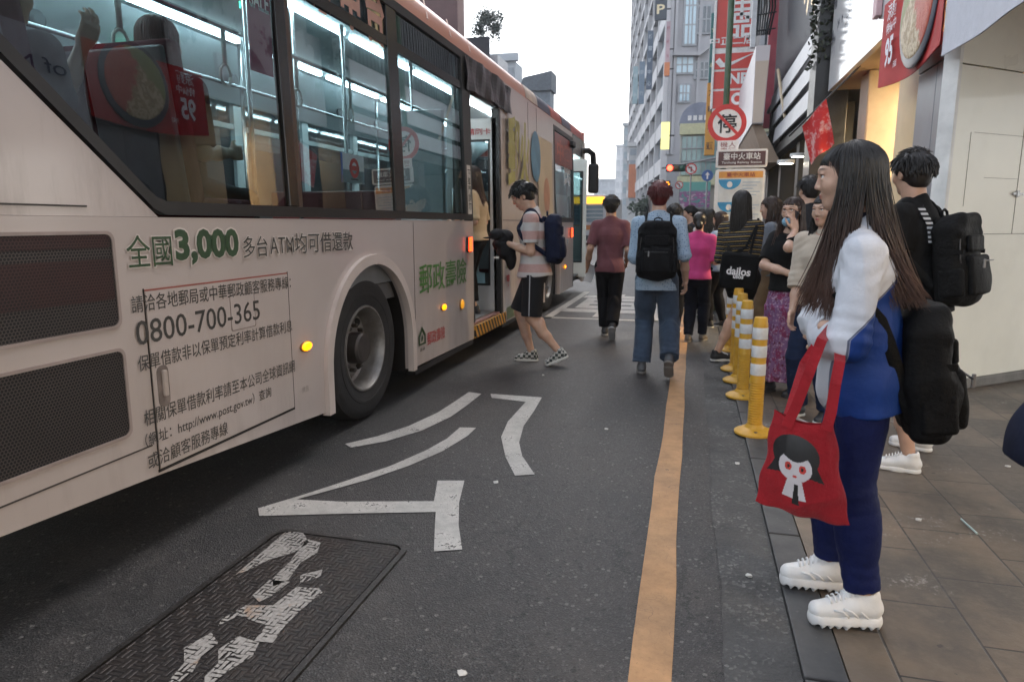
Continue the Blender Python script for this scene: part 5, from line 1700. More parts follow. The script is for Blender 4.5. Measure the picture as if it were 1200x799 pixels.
sign_board('lit_yellow_sign', 'glowing yellow vertical light box above the traffic signal', 774, 785, 143, 175, 44, (.75, .72, .25), None, emit=(1, .93, .33), es=.30)
sign_board('parking_sign', 'dark parking sign with pale letter P high up', 767, 782, -2, 24, 56, (.035, .045, .06), 'P', (.65, .55, .35))
sign_board('red_white_sign', 'narrow red edged vertical sign on the office block', 779, 786, 25, 90, 58, (.42, .30, .33), '國際飯店', (.30, .10, .12))
sign_board('navy_sign', 'dark navy vertical sign with pale characters far along the street', 757, 766, 36, 105, 66, (.08, .11, .16), '補習班中心', (.45, .5, .55))
sign_board('blue_grey_sign', 'blue grey vertical sign beyond the navy sign', 748, 756, 72, 122, 80, (.17, .23, .30), '銀行', (.4, .45, .5))
sign_board('pale_teal_sign', 'pale teal vertical sign at the far end of the row', 741, 748, 78, 122, 95, (.30, .42, .46), '眼鏡', (.5, .58, .6))
sign_board('small_orange_sign', 'small orange box sign below the red edged sign', 778, 785, 73, 89, 57, (.52, .17, .06), None)

def far_block(name, label, px0_, px1_, py0_, Y, col, wcol, floors_=8, cols=3, depth=20, band=None):
    a, b_ = at(px0_, py0_, Y), at(px1_, py0_, Y)
    root = thing(name, ((a[0] + b_[0]) / 2, Y, 0), label, 'building')
    MB().bb(a[0], b_[0], Y, Y + depth, 0, a[2]).build('wall', pm('fw_' + name, col, .8, .08, .3), root)
    w = b_[0] - a[0]; fh = (a[2] - 4) / floors_
    for k in range(floors_):
        for j in range(cols):
            MB().bb(a[0] + w * (j + .15) / cols, a[0] + w * (j + .85) / cols, Y - .12, Y - .01, 4 + k * fh + fh * .25, 4 + k * fh + fh * .8).build('window', pm('fwin_' + name, wcol, .1, .2, .3), root)
    MB().bb(a[0] - .2, b_[0] + .2, Y - .3, Y + .2, a[2] + .01, a[2] + .5).build('parapet', pm('fw_' + name, col), root)
    if band:
        z0, z1 = at(px0_, band[1], Y)[2], at(px0_, band[0], Y)[2]
        MB().bb(a[0] + .1, b_[0] - .1, Y - .30, Y - .15, z0, z1).build('banner', pm('fb_' + name, band[2], .6), root)
    return root
far_block('pale_tower', 'pale glass tower at the far end of the street', 731, 748, 148, 120, (.50, .52, .54), (.36, .43, .48), 7, 2)
far_block('orange_banner_block', 'pale block with orange banner on its side', 737, 762, 172, 96, (.55, .55, .55), (.32, .36, .40), 5, 2, band=(193, 232, (.55, .20, .10)))
far_block('distant_white_block', 'hazy white block closing the street', 722, 734, 172, 170, (.62, .63, .65), (.50, .52, .55), 6, 2)
far_block('distant_low_block', 'low hazy grey block above the far bus', 696, 722, 212, 190, (.52, .54, .57), (.44, .46, .49), 4, 3)
# far street trees
LEAF = None
def leaf_mat(name, c0, c1):
    if name in MATS: return MATS[name]
    m, nt, b = newmat(name); N = NB(nt)
    v = N.coord('Object'); oi = N.n('ShaderNodeNewGeometry')
    c = N.mix(N.step(N.noise(v, 2.2, 3), .3, .7), c0, c1)
    c = N.mix(N.math('MULTIPLY', oi.outputs['Random Per Island'], .5), c, tuple(x * .5 for x in c0))
    N.l(c, b.inputs['Base Color']); b.inputs['Roughness'].default_value = .6
    MATS[name] = m; return m
def tree(loc, H, rad, label, n=2600, seed=1, leaf=.16, shape=1.0, c0=(.03, .055, .03), c1=(.07, .10, .06)):
    r = np.random.default_rng(seed)
    root = thing('street_tree', loc, label, 'tree')
    mb = MB(); tips = []
    base = np.array(loc)
    mb.tube([base, base + [.1, 0, H * .35], base + [0, .1, H * .6], base + [.05, 0, H * .85]], [.16 * H / 8, .12 * H / 8, .08 * H / 8, .03], 8)
    for k in range(11):
        a = r.uniform(0, 6.28); z = H * r.uniform(.38, .8); L = rad * r.uniform(.5, 1.0)
        s = base + [0, 0, z]; e = s + np.array([math.cos(a) * L, math.sin(a) * L, H * r.uniform(.05, .2)])
        mb.tube([s, (s + e) / 2 + [0, 0, .1], e], [.05 * H / 8, .035 * H / 8, .012], 6); tips.append(e)
    for k in range(4): tips.append(base + [r.normal(0, rad * .2), r.normal(0, rad * .2), H * r.uniform(.8, .97)])
    mb.build('trunk', pm('bark', (.09, .07, .055), .9, .3, 20, .5, 40), root, True)
    mb = MB()
    cl = [t + r.normal(0, rad * .16, 3) for t in tips for _ in range(4)]
    for i in range(n):
        c_ = cl[r.integers(len(cl))] + r.normal(0, rad * .17, 3)
        d1 = nrm(r.normal(size=3)) * leaf * r.uniform(.5, 1.1); d2 = nrm(np.cross(d1, r.normal(size=3))) * leaf * .45
        mb.add([c_ - d1, c_ + d2, c_ + d1, c_ - d2], [(0, 1, 2, 3)])
    mb.build('crown', leaf_mat('leaf_%.2f' % c0[0], c0, c1), root)
def nrm(v):
    v = np.asarray(v, float); return v / (np.linalg.norm(v) + 1e-12)
tree((at(758, 240, 76)[0], 76, 0), 3.6, 1.5, 'leafy street tree beside the office block corner', seed=3, n=1500, leaf=.28)

# ---- left side of the street, beyond the bus
root = thing('left_shop_row', (-11, 10, 0), 'dark shop row with lit windows across the street beyond the bus', 'building')
MB().bb(-18, -11.0, -12, 60, 0, 5.2).build('wall', pm('left_wall', (.16, .16, .165), .8, .2, .6), root)
each('shopfront', pm('left_shop_lit', (.25, .29, .29), .3, .4, .4, emit=(.75, .9, .95), estr=.16), root, [(-10.995, -10.9, -11 + k * 2.9, -8.5 + k * 2.9, .4, 3.0) for k in range(14)])
each('shop_sign', pm('left_signs', (.25, .16, .15), .5, .7, .5), root, [(-10.89, -10.6, -11 + k * 2.9, -8.5 + k * 2.9, 3.1, 3.8) for k in range(14)], .02)
a = at(517, 0, 26); b_ = at(536, 0, 26)
root = thing('brick_tower_block', (a[0] - 3, 30, 0), 'dark brick red tower block edge above the bus roof', 'building')
MB().bb(a[0] - 9, b_[0], 26, 26.8, 0, 22).build('wall', pm('tower_brick', (.12, .07, .07), .8, .2, 1), root)
each('window', WIND, root, [(b_[0] - 1.6 - j * 2.4, b_[0] - .4 - j * 2.4, 25.92, 25.99, 4 + k * 3, 5.8 + k * 3) for k in range(6) for j in range(3)])
q = at(556, 45, 34)
root = thing('roof_block', (q[0], 36, 0), 'pale low block carrying a roof garden tree behind the bus', 'building')
MB().bb(q[0] - 6, q[0] + .9, 35, 37, 0, q[2] - .6).build('wall', pm('roof_block_wall', (.45, .47, .49), .8), root)
each('window', WIND, root, [(q[0] - 2, q[0] + .5, 34.9, 34.99, 3 + 3 * k, 4.6 + 3 * k) for k in range(3)])
tree((q[0], 36, q[2] - .6), 2.3, .7, 'grey green roof garden tree rising above the bus roof', seed=6, n=1500, leaf=.10, c0=(.075, .10, .09), c1=(.15, .18, .16))
far_block('grey_house_behind_bus', 'pale grey house block peeking above the bus roof', 572, 604, 74, 48, (.42, .45, .48), (.3, .33, .36), 4, 2, depth=2)
q = at(612, 108, 42); q1 = at(645, 90, 42)
root = thing('gabled_house', (q[0] + .9, 44, 0), 'dark gabled house roof just above the front of the bus', 'building')
MB().bb(q[0], q1[0], 42, 43.2, 0, q[2]).build('wall', pm('gable_wall', (.22, .25, .28), .8), root)
MB().prism([(q[0] - .2, q[2] + .01), (q1[0] + .1, q[2] + .01), (q1[0] + .1, q1[2] + .3), (q[0] + .1, q1[2])], 'Y', 41.8, 43.4).build('roof', pm('gable_roof', (.13, .15, .17), .6), root)
MB().bb(q[0] + .4, q[0] + 1.1, 41.9, 41.99, q[2] - 2, q[2] - .9).build('window', WIND, root)

# ---- arcade block behind the viewer (what the bus windows mirror)
root = thing('near_arcade', (3.5, -1, 0), 'warm lit arcade block behind the pavement mirrored in the bus windows', 'building')
MB().bb(2.45, 8, -9, 2.2, 2.95, 3.1).build('ceiling_panel', pm('arc_ceiling', (.50, .42, .30), .7), root)
MB().bb(2.30, 2.449, -9, 2.2, 2.80, 3.7).build('fascia', pm('arc_fascia', (.16, .15, .15), .5, .4, 1), root)
MB().bb(2.30, 9, -9, 2.2, 3.71, 13).build('upper_wall', UP, root)
MB().bb(7.8, 8, -9, 2.2, .019, 2.94).build('back_wall', pm('arc_back', (.30, .22, .13), .7, .3, .6), root)
each('pier', pm('arc_pier', (.34, .29, .2), .6), root, [(2.5, 3.0, y, y + .5, .019, 2.94) for y in (-8.6, -4.9, -1.2)], .01)
each('counter', pm('arc_counter', (.12, .09, .08), .4, .5, 1), root, [(6.4, 7.0, -8.4 + k * 1.7, -7.3 + k * 1.7, .019, 1.1) for k in range(6)], .02)
each('lit_menu', pm('arc_menu', (.3, .35, .5), .4, .5, 1, emit=(.5, .65, 1), estr=.5), root, [(7.72, 7.79, -8 + k * 2.6, -7 + k * 2.6, 1.2, 2.2) for k in range(4)])
for k, (x, y) in enumerate(((3.8, -7), (3.8, -3.2), (3.9, .4), (6, -5), (6, -1.4))):
    arcade_lamp(k, (x, y, 2.90), 30, ['round warm lamp in the near arcade at its far end', 'round warm lamp in the near arcade between two piers', 'round warm lamp in the near arcade nearest the cream wall', 'round warm lamp over the arcade counters', 'round warm lamp over the arcade counters by the back wall'][k])

# ---- air
hz = MB().bb(-420, 420, -215, 620, -1.5, 50).build('haze', pm('haze_air', (1, 1, 1)))
hm = bpy.data.materials.new('street_haze'); hm.use_nodes = True
hn = hm.node_tree; hn.nodes.remove(hn.nodes['Principled BSDF'])
pv = hn.nodes.new('ShaderNodeVolumePrincipled'); pv.inputs['Density'].default_value = .0010; pv.inputs['Color'].default_value = (.93, .95, 1, 1)
hn.links.new(pv.outputs[0], hn.nodes['Material Output'].inputs['Volume'])
hz.data.materials.clear(); hz.data.materials.append(hm)
setp(hz, 'thin pale evening haze filling the street', 'haze', kind='stuff')
# ================================================================== the bus
XS = -2.10; XL = -4.58; YB = .95; YF = 13.95
BUS = thing('city_bus', ((XS + XL) / 2, 7.4, 0), 'long pale pink city bus with green insurance lettering and open doors', 'bus')
def lean(p):
    """the sides lean in a little above the sill"""
    x, y, z = p
    if z > 1.4:
        k = .028 * (z - 1.4)
        x = x - k if x > -3.3 else x + k
    return (x, y, z)
m, nt, b = newmat('bus_paint'); N = NB(nt)
v = N.coord('Object'); s_ = N.sep(v)
n1 = N.noise(v, 1.2, 5); n2 = N.noise(N.coord('Object', (3, 3, .5)), 3, 6, .7)
c = N.mix(N.step(n1, .3, .7), (.47, .41, .385), (.53, .465, .44))
dirt = N.math('MULTIPLY', N.step(n2, .46, .75), N.step(s_[2], .15, -.75))
c = N.mix(N.math('MULTIPLY', dirt, .55), c, (.25, .20, .17))
N.l(c, b.inputs['Base Color']); b.inputs['Roughness'].default_value = .32; b.inputs['Coat Weight'].default_value = .5; b.inputs['Coat Roughness'].default_value = .12
N.l(N.bump(N.noise(v, 1.6, 2), .25, .02), b.inputs['Normal'])
PAINT = m
SALM = pm('roof_salmon', (.56, .265, .18), .35, .10, 1.0, dirt=.2, dirtcol=(.3, .2, .16), coat=.2)
RUB = pm('rubber_black', (.014, .013, .013), .42, .25, 6)
PILL = pm('pillar_dark', (.022, .018, .017), .22, .3, 3)
SEAM = pm('seam_dark', (.05, .042, .038), .7)
ALU = pm('alu_dull', (.34, .33, .32), .4, .15, 6, metal=.7)
m, nt, b = newmat('bus_glass'); N = NB(nt); out = nt.nodes['Material Output']
gl = N.n('ShaderNodeBsdfGlossy', Roughness=.0, Color=(1, 1, 1, 1)); tr = N.n('ShaderNodeBsdfTransparent', Color=(.56, .66, .68, 1))
lw = N.n('ShaderNodeFresnel', IOR=1.52); mx = N.n('ShaderNodeMixShader')
geo = N.n('ShaderNodeNewGeometry')
N.l(N.math('MULTIPLY', N.math('MULTIPLY', lw.outputs[0], 1.55, clamp=True), N.math('SUBTRACT', 1.0, geo.outputs['Backfacing'])), mx.inputs[0]); N.l(tr.outputs[0], mx.inputs[1]); N.l(gl.outputs[0], mx.inputs[2]); N.l(mx.outputs[0], out.inputs['Surface'])
GLASS = m
def arch(yc, zc, r, zb, n=24):
    return [(yc + r, zb)] + [(yc + r * math.cos(t), zc + r * math.sin(t)) for t in np.linspace(0, math.pi, n)] + [(yc - r, zb)]
DO0, DO1, DZ = 6.52, 7.62, 2.60
WA, WB = 4.27, 10.45
def wall_side(x0, x1, name, right=True):
    # lower body with arches and (right side) door gaps
    a1 = arch(WA, .46, .63, .22); a2 = arch(WB, .46, .60, .22)
    low = [(YB, .40), (2.2, .325), (WA - .70, .225), (WA - .63, .22)] + a1[::-1][1:-1] + [(WA + .63, .22)]
    if right:
        low += [(DO0, .20), (DO0, 1.375), (YB, 1.375)]
        MB().prism(low, 'X', x0, x1).build('side_panel', PAINT, BUS)
        low2 = [(DO1, .20), (WB - .60, .20)] + a2[::-1][1:-1] + [(WB + .60, .20), (12.45, .20), (12.45, 1.42), (10.75, 1.42), (10.75, 2.80), (12.45, 2.80), (12.45, 2.93), (DO1, 2.93)]
        MB().prism(low2, 'X', x0, x1).build('front_side_panel', PAINT, BUS, xf=lean)
        MB().bb(x0, x1, 13.62, YF, .20, 2.93).build('front_post_panel', PAINT, BUS, xf=lean)
    else:
        low += [(WB - .60, .20)] + a2[::-1][1:-1] + [(WB + .60, .20), (YF, .20), (YF, 1.375), (YB, 1.375)]
        MB().prism(low, 'X', x0, x1).build('side_panel', PAINT, BUS)
wall_side(XS, XS - .05, 'right'); wall_side(XL, XL + .05, 'left', False)
# sill shelf seam between window band and lower panels at the rear quarter
MB().bb(XS + .001, XS + .004, YB, 2.02, 1.408, 1.414).build('panel_seam', SEAM, BUS)
# rear quarter above the seam (below the slanting window edge)
MB().prism([(YB, 1.376), (2.36, 1.376), (1.74, 1.88), (1.20, 2.31), (1.20, 2.93), (YB, 2.93)], 'X', XS - .05, XS).build('rear_quarter_panel', PAINT, BUS, xf=lean)
# roof cove and roof
prof = [(XS - .045, 2.93), (XS - .05, 2.985), (XS - .06, 3.04), (XS - .10, 3.11), (XS - .17, 3.16), (XS - .30, 3.195), (-2.9, 3.225), (-3.34, 3.235), (-3.78, 3.225), (XL + .30, 3.195), (XL + .17, 3.16), (XL + .10, 3.11), (XL + .06, 3.04), (XL + .045, 2.93), (XL + .10, 2.93), (XL + .2, 3.08), (-3.34, 3.17), (XS - .2, 3.08), (XS - .10, 2.93)]
MB().prism(prof, 'Y', YB, YF - .06).build('roof', SALM, BUS, 50)
MB().bb(XS - .07, XS - .043, YB, YF - .08, 2.905, 2.929).build('gutter', RUB, BUS)
RP = [pm('roof_pat_navy', (.045, .05, .09), .4), pm('roof_pat_red', (.42, .07, .05), .4), pm('roof_pat_cream', (.55, .45, .38), .4)]
mb = MB()
for i, (y0, y1, mi_) in enumerate(((8.9, 9.6, 2), (9.6, 10.5, 0), (10.55, 11.4, 1), (11.45, 12.3, 0), (12.3, 13.2, 1), (13.2, 13.86, 1))):
    seg = [(XS - .041, 2.94), (XS - .046, 2.985), (XS - .056, 3.04), (XS - .096, 3.113), (XS - .165, 3.165), (XS - .168, 3.158), (XS - .102, 3.108), (XS - .062, 3.038), (XS - .052, 2.985), (XS - .047, 2.94)]
    mb.prism(seg, 'Y', y0, y1, mi_)
mb.build('roof_pattern', RP, BUS, 40)
mb = MB()
for k in range(3): mb.box((XS - .075, 5.55 + k * .55, 3.06), (.006, .30, .012), 0, 0, 0, Matrix.Rotation(R(-28), 4, 'Y') @ Matrix.Rotation(R(50), 4, 'X'))
mb.build('roof_lettering', pm('roof_letter', (.62, .42, .34), .4), BUS)
# front and rear
MB().bb(XL + .04, XS - .04, YB - .04, YB + .02, .4, 3.1).build('rear_panel', PAINT, BUS)
MB().bb(XL + .02, XS - .02, YF - .05, YF, .22, 1.3).build('front_panel', PAINT, BUS)
MB().bb(XL + .06, XS - .06, YF - .05, YF - .03, 1.31, 2.7).build('windscreen', GLASS, BUS)
MB().bb(XL + .04, XS - .06, YF - .06, YF, 2.71, 3.12).build('destination_panel', RP[1], BUS)
# window band on the right: frame, pillars, glass
frame_out = [(1.22, 2.905), (1.22, 2.325), (1.76, 1.885), (2.30, 1.44), (2.335, 1.41), (2.40, 1.385), (6.51, 1.385), (6.51, 2.905)]
frame_in = [(1.27, 2.86), (1.27, 2.35), (1.79, 1.925), (2.32, 1.482), (2.36, 1.455), (2.41, 1.44), (6.30, 1.44), (6.30, 2.86)]
WFR = MB().prism(frame_out, 'X', XS - .03, XS + .006, holes=[frame_in]).build('window_frame', RUB, BUS, xf=lean)
WIN = []
for y0, y1 in ((0, 3.29), (3.45, 4.68), (4.90, 6.30)):
    if y0 == 0: poly = [(1.27, 2.86), (1.27, 2.35), (1.79, 1.925), (2.32, 1.482), (2.36, 1.455), (2.41, 1.44), (3.32, 1.44), (3.32, 2.86)]
    else: poly = [(y0 - .03, 1.44), (y1 + (.02 if y1 < 6.2 else 0), 1.44), (y1 + (.02 if y1 < 6.2 else 0), 2.86), (y0 - .03, 2.86)]
    w = MB().prism(poly, 'X', XS - .020, XS - .012).build('window', GLASS, BUS, xf=lean)
    WIN.append(w)
for y0, y1 in ((3.32, 3.41), (4.70, 4.87)):
    MB().bb(XS - .035, XS + .002, y0, y1, 1.441, 2.859, .004).build('window_pillar', PILL, BUS, xf=lean)
MB().bb(XS - .03, XS - .004, 3.412, 3.455, 1.441, 2.859).build('sash_edge', pm('sash_bronze', (.10, .07, .055), .35, metal=.4), BUS, xf=lean)
for k, (y0, y1, z) in enumerate(((3.47, 4.69, 2.60), (4.88, 6.29, 2.60))):
    MB().bb(XS - .03, XS - .002, y0, y1, z - .02, z + .045).build('transom_bar', PILL, WIN[k + 1], xf=lean)
MB().bb(XS - .05, XS - .025, 6.16, 6.22, 1.45, 2.85).build('sash_edge', ALU, WIN[2], xf=lean)
# door pillar, header film, door frame
MB().bb(XS - .06, XS + .003, 6.31, 6.515, 1.386, 2.904, .004).build('door_pillar', PILL, BUS, xf=lean)
def sag(p):
    x, y, z = lean(p); return (x + .012 * math.sin(y * 9 + z * 14) + .006 * math.sin(y * 23), y, z + .02 * math.sin((y - 6.5) * 2.2))
mb = MB()
for i in range(24):
    for j in range(8):
        y0, y1 = 6.40 + i * .07, 6.40 + (i + 1) * .07; z0, z1 = 2.60 + j * .038, 2.60 + (j + 1) * .038
        mb.quad((XS + .022, y0, z0), (XS + .022, y1, z0), (XS + .022, y1, z1), (XS + .022, y0, z1))
mb.bb(XS - .05, XS + .004, DO0, DO1, 2.60, 2.904)
mb.build('door_header_film', pm('film_dark', (.040, .034, .036), .3, .3, 3, .3, 12), BUS, True, xf=sag)
mb = MB(); mb.bb(XS - .08, XS + .003, DO0 - .003, DO0 + .035, .36, 2.60); mb.bb(XS - .08, XS + .003, DO1 - .06, DO1 + .02, .22, 2.60)
mb.build('door_frame', RUB, BUS, xf=lean)
# sticker with upright characters
mb = MB(); mb.bb(XS + .003, XS + .006, 6.36, 6.47, 1.44, 1.90); st_ = mb.build('door_sticker', pm('sticker_white', (.62, .60, .57), .4), BUS, xf=lean)
V, F, _ = text_geo('下車門請勿', None, .38, .012, vertical=True)
mb = MB(); mb.add([(XS + .0075, 6.375 + p[0] * 1.0, 1.48 + p[1]) for p in V * np.array([.085 / max(V[:, 0].max(), .01), 1, 1])], F); mb.build('lettering', pm('ink_black', (.01, .01, .01), .5), st_, xf=lean)
# wheels
TYRE = pm('tyre', (.018, .017, .017), .75, .35, 9, .3, 60, dirt=.5, dirtcol=(.05, .045, .04))
RIM = pm('rim_steel', (.30, .285, .27), .42, .25, 8, .15, 40, .65, dirt=.6, dirtcol=(.10, .07, .05))
HUB = pm('hub_dark', (.07, .06, .055), .5, .3, 12, .2, 40, .4)
def wheel(y, x, s):
    def pr(l): return [(r, x + s * h) for r, h in l]
    t = MB().lathe(pr([(.285, -.02), (.30, -.005), (.33, .004), (.40, .012), (.455, .006), (.485, -.015), (.497, -.05), (.50, -.15), (.497, -.25), (.46, -.29), (.30, -.28)]), (0, y, .50), 'X', 56, cap=False).build('tyre', TYRE, None, 35)
    return t
def make_wheel(y, x, s):
    w = bpy.data.objects.new('wheel', None); link(w, BUS); w.location = Vector((x, y, .5)) - Vector(BUS.location); WPOS[w.name] = Vector((x, y, .5))
    def pr(l): return [(r, s * h) for r, h in l]
    c = (x, y, .50)
    c0 = (x, y, .5)
    t = MB()
    t.lathe(pr([(.285, -.03), (.30, -.005), (.33, .004), (.36, .009), (.362, .012), (.38, .013), (.382, .010), (.43, .010), (.462, .002), (.487, -.018), (.498, -.05), (.50, -.15), (.497, -.25), (.46, -.29), (.30, -.28)]), c0, 'X', 64, cap=False)
    t.build('tyre', TYRE, w, 30)
    mb = MB(); mb.lathe(pr([(.300, -.012), (.296, .004), (.284, .004), (.276, -.015), (.262, -.06), (.255, -.135), (.235, -.15), (.20, -.145), (.165, -.115), (.14, -.11), (.0, -.11)]), c0, 'X', 56, cap=False)
    mb.build('rim', RIM, w, 35)
    mb = MB()
    for k in range(8):
        a = k * math.pi / 4
        mb.ball((x - s * .145, y + .222 * math.cos(a), .5 + .222 * math.sin(a)), (.022, .030, .030), 0, 12)
    mb.build('hand_hole', pm('hole_black', (.006, .006, .006), .8), w, True)
    mb = MB(); mb.lathe(pr([(.11, -.11), (.108, -.03), (.095, -.015), (.0, -.012)]), c0, 'X', 28)
    for k in range(10):
        a = k * math.pi / 5 + .15
        mb.lathe(pr([(.015, -.115), (.015, -.075), (.006, -.068), (0, -.068)]), (x, y + .155 * math.cos(a), .5 + .155 * math.sin(a)), 'X', 6)
    mb.build('hub', HUB, w, 35)
for y in (WA - .03, WB): make_wheel(y, XS - .05, 1); make_wheel(y, XL + .05, -1)
# wheel arch trims and dark liners
TRIM = pm('arch_trim', (.60, .52, .48), .35, .08, 3, dirt=.3, dirtcol=(.3, .24, .2))
def arch_ring(yc, r0, r1, zb):
    o = arch(yc, .46, r1, zb, 30); i = arch(yc, .46, r0, zb, 30)
    return o + i[::-1]
for yc, r in ((WA, .63), (WB, .60)):
    MB().prism(arch_ring(yc, r - .012, r + .055, .205), 'X', XS - .02, XS + .028).build('wheel_arch_trim', TRIM, BUS, 30)
    MB().prism(arch_ring(yc, r + .002, r + .03, .2), 'X', XS - .75, XS - .051).build('wheel_well', RUB, BUS)
    MB().bb(XS - .76, XS - .72, yc - r, yc + r, .2, 1.1).build('wheel_well', RUB, BUS)
# under floor
MB().bb(XL + .15, XS - .12, YB + .1, WA - .7, .42, .60).build('underfloor', RUB, BUS)
MB().bb(XL + .15, XS - .10, WA + .70, WB - .7, .21, .32).build('underfloor', RUB, BUS)
MB().bb(XL + .15, XS - .12, WB + .7, YF - .1, .24, .32).build('underfloor', RUB, BUS)
MB().bb(XS - .09, XS - .005, WA + .72, DO0 - .02, .150, .199).build('skirt_rubber', RUB, BUS)
MB().bb(XS - .09, XS - .005, DO1, WB - .66, .155, .198).build('skirt_rubber', RUB, BUS)
# step with hazard stripes
mb = MB(); mb.bb(XS - 1.1, XS - .02, DO0 + .04, DO1 - .06, .30, .345); mb.build('step', pm('step_red', (.22, .11, .10), .6, .2, 8, .3, 60), BUS)
def haz(N, v):
    s_ = N.sep(v)
    t = N.math('FRACT', N.math('MULTIPLY', N.math('ADD', s_[1], N.math('MULTIPLY', s_[2], .8)), 9.5))
    return N.mix(N.math('GREATER_THAN', t, .5), (.02, .018, .015), (.55, .28, .04))
MB().bb(XS - .02, XS + .015, DO0 + .01, DO1 + .10, .20, .325, .004).build('step_edge', cloth_fn('hazard_stripe', haz, 60, .1, .5), BUS)
# grilles
m, nt, b = newmat('grille_mesh'); N = NB(nt)
v = N.coord('Object', 1.0); s_ = N.sep(v)
P_ = .0125
def cell(u, w):
    fu = N.math('SUBTRACT', N.math('FRACT', u), .5); fw = N.math('SUBTRACT', N.math('FRACT', w), .5)
    return N.math('SQRT', N.math('ADD', N.math('MULTIPLY', fu, fu), N.math('MULTIPLY', N.math('MULTIPLY', fw, fw), 3.0)))
u = N.math('MULTIPLY', s_[1], 1 / P_); w_ = N.math('MULTIPLY', s_[2], 1 / (P_ * 1.732))
d = N.math('MINIMUM', cell(u, w_), cell(N.math('ADD', u, .5), N.math('ADD', w_, .5)))
hole = N.math('LESS_THAN', d, .385)
n1 = N.noise(v, 4, 4)
red = N.math('MULTIPLY', N.attr('redpart'), 1.0)
steel = N.mix(n1, (.050, .040, .037), (.085, .068, .062))
inner = N.mix(N.math('MULTIPLY', red, N.step(n1, .3, .7)), (.004, .0035, .0035), (.030, .005, .004))
steel = N.mix(N.math('MULTIPLY', red, .75), steel, (.045, .011, .009))
c = N.mix(hole, steel, inner)
N.l(c, b.inputs['Base Color']); b.inputs['Roughness'].default_value = .5; b.inputs['Metallic'].default_value = .2
N.l(N.bump(N.math('SUBTRACT', 1.0, hole), .8, .004), b.inputs['Normal'])
GRM = m
for z0, z1 in ((.965, 1.315), (.535, .875)):
    fr = MB().prism(rrect(1.05, 2.125, z0 - .008, z1 + .008, .035), 'X', XS - .02, XS + .006, holes=[rrect(1.06, 2.113, z0 + .004, z1 - .004, .028)]).build('grille_frame', pm('grille_rim', (.33, .27, .25), .4), BUS)
    g = MB().prism(rrect(1.06, 2.113, z0 + .004, z1 - .004, .028), 'X', XS - .01, XS + .0015).build('grille', GRM, BUS)
    nv = len(g.data.vertices)
for k, (z0, z1) in enumerate(((1.225, 1.285), (1.005, 1.20))):
    pass
g = MB().prism(rrect(1.07, 2.105, 1.07, 1.222, .01), 'X', XS + .0018, XS + .003).build('red_reflector', GRM, BUS)
a_ = g.data.attributes.new('redpart', 'FLOAT', 'POINT'); a_.data.foreach_set('value', np.ones(len(g.data.vertices), np.float32))
g = MB().prism(rrect(1.07, 2.105, 1.262, 1.31, .01), 'X', XS + .0018, XS + .003).build('red_reflector', GRM, BUS)
a_ = g.data.attributes.new('redpart', 'FLOAT', 'POINT'); a_.data.foreach_set('value', np.ones(len(g.data.vertices), np.float32))
# seams, hatch, handle
def seam(mb, y0, y1, z0, z1, o=.0025): mb.bb(XS + .0008, XS + o, y0, y1, z0, z1); return mb
for q_ in ((YB, 2.22, .455, .461), (5.00, 5.004, .22, 1.36)): seam(MB(), *q_).build('panel_seam', SEAM, BUS)
H = MB().bb(XS + .0005, XS + .0045, 2.252, 3.248, .348, 1.082, .001).build('service_hatch', PAINT, BUS)
mb = MB(); seam(mb, 2.243, 2.249, .335, 1.095); seam(mb, 3.250, 3.256, .335, 1.095); seam(mb, 2.24, 3.256, .333, .345)
mb.build('hatch_gap', pm('gap_black', (.02, .017, .016), .8), H)
mb = MB(); seam(mb, 2.25, 3.25, 1.084, 1.091); mb.build('hatch_top_edge', pm('rust_red', (.30, .09, .07), .6), H)
MB().prism(rrect(2.272, 2.335, .60, .775, .028), 'X', XS + .0045, XS + .007).build('handle_plate', pm('handle_plate_grey', (.20, .165, .15), .4, .3, 20), H)
MB().box((XS + .014, 2.305, .70), (.016, .022, .11), 0, .006).build('handle', pm('handle_dull', (.46, .39, .35), .4), H)
mb = MB()
mb.prism(rrect(2.76, 2.95, .845, 1.015, .01), 'X', XS + .0047, XS + .0056, holes=[rrect(2.764, 2.946, .849, 1.011, .008)])
mb.build('inspection_plate', pm('plate_edge', (.26, .21, .19), .5), H)
MB().prism(rrect(2.765, 2.945, .85, 1.01, .008), 'X', XS + .0046, XS + .0058).build('inspection_plate', PAINT, H)
# lamps
AMB = pm('amber_lit', (.9, .30, .02), .25, .1, 60, emit=(1, .24, .0), estr=1.1)
AMBD = pm('amber_dull', (.75, .38, .04), .3, .2, 60, emit=(1, .40, .02), estr=.16)
def marker(y, z, ry, rz, m, name):
    hs_ = MB().ball((XS + .004, y, z), (.012, ry * 1.22, rz * 1.25), 0, 24).build(name, pm('lamp_rim', (.30, .13, .03), .4), BUS, True)
    MB().ball((XS + .010, y, z), (.018, ry, rz), 0, 24).build('lens', m, hs_, True)
marker(3.395, .665, .050, .026, AMB, 'side_marker_lamp'); marker(5.635, .625, .052, .026, AMB, 'side_marker_lamp'); marker(6.13, .595, .045, .045, AMBD, 'side_reflector')
hb = MB().bb(XS, XS + .02, 6.30, 6.42, 1.075, 1.225, .008).build('door_lamp', RUB, BUS)
mb = MB()
for k in range(6): mb.bb(XS + .0205, XS + .032, 6.315, 6.405, 1.085 + k * .023, 1.103 + k * .023, .003)
mb.build('lens', pm('red_lit', (.9, .12, .03), .3, 0, emit=(1, .055, .01), estr=1.6), hb)
hb = MB().bb(XS, XS + .02, 12.10, 12.26, 1.10, 1.28, .008).build('door_lamp', RUB, BUS)
mb = MB()
for k in range(5): mb.bb(XS + .0205, XS + .032, 12.115, 12.245, 1.112 + k * .033, 1.136 + k * .033, .003)
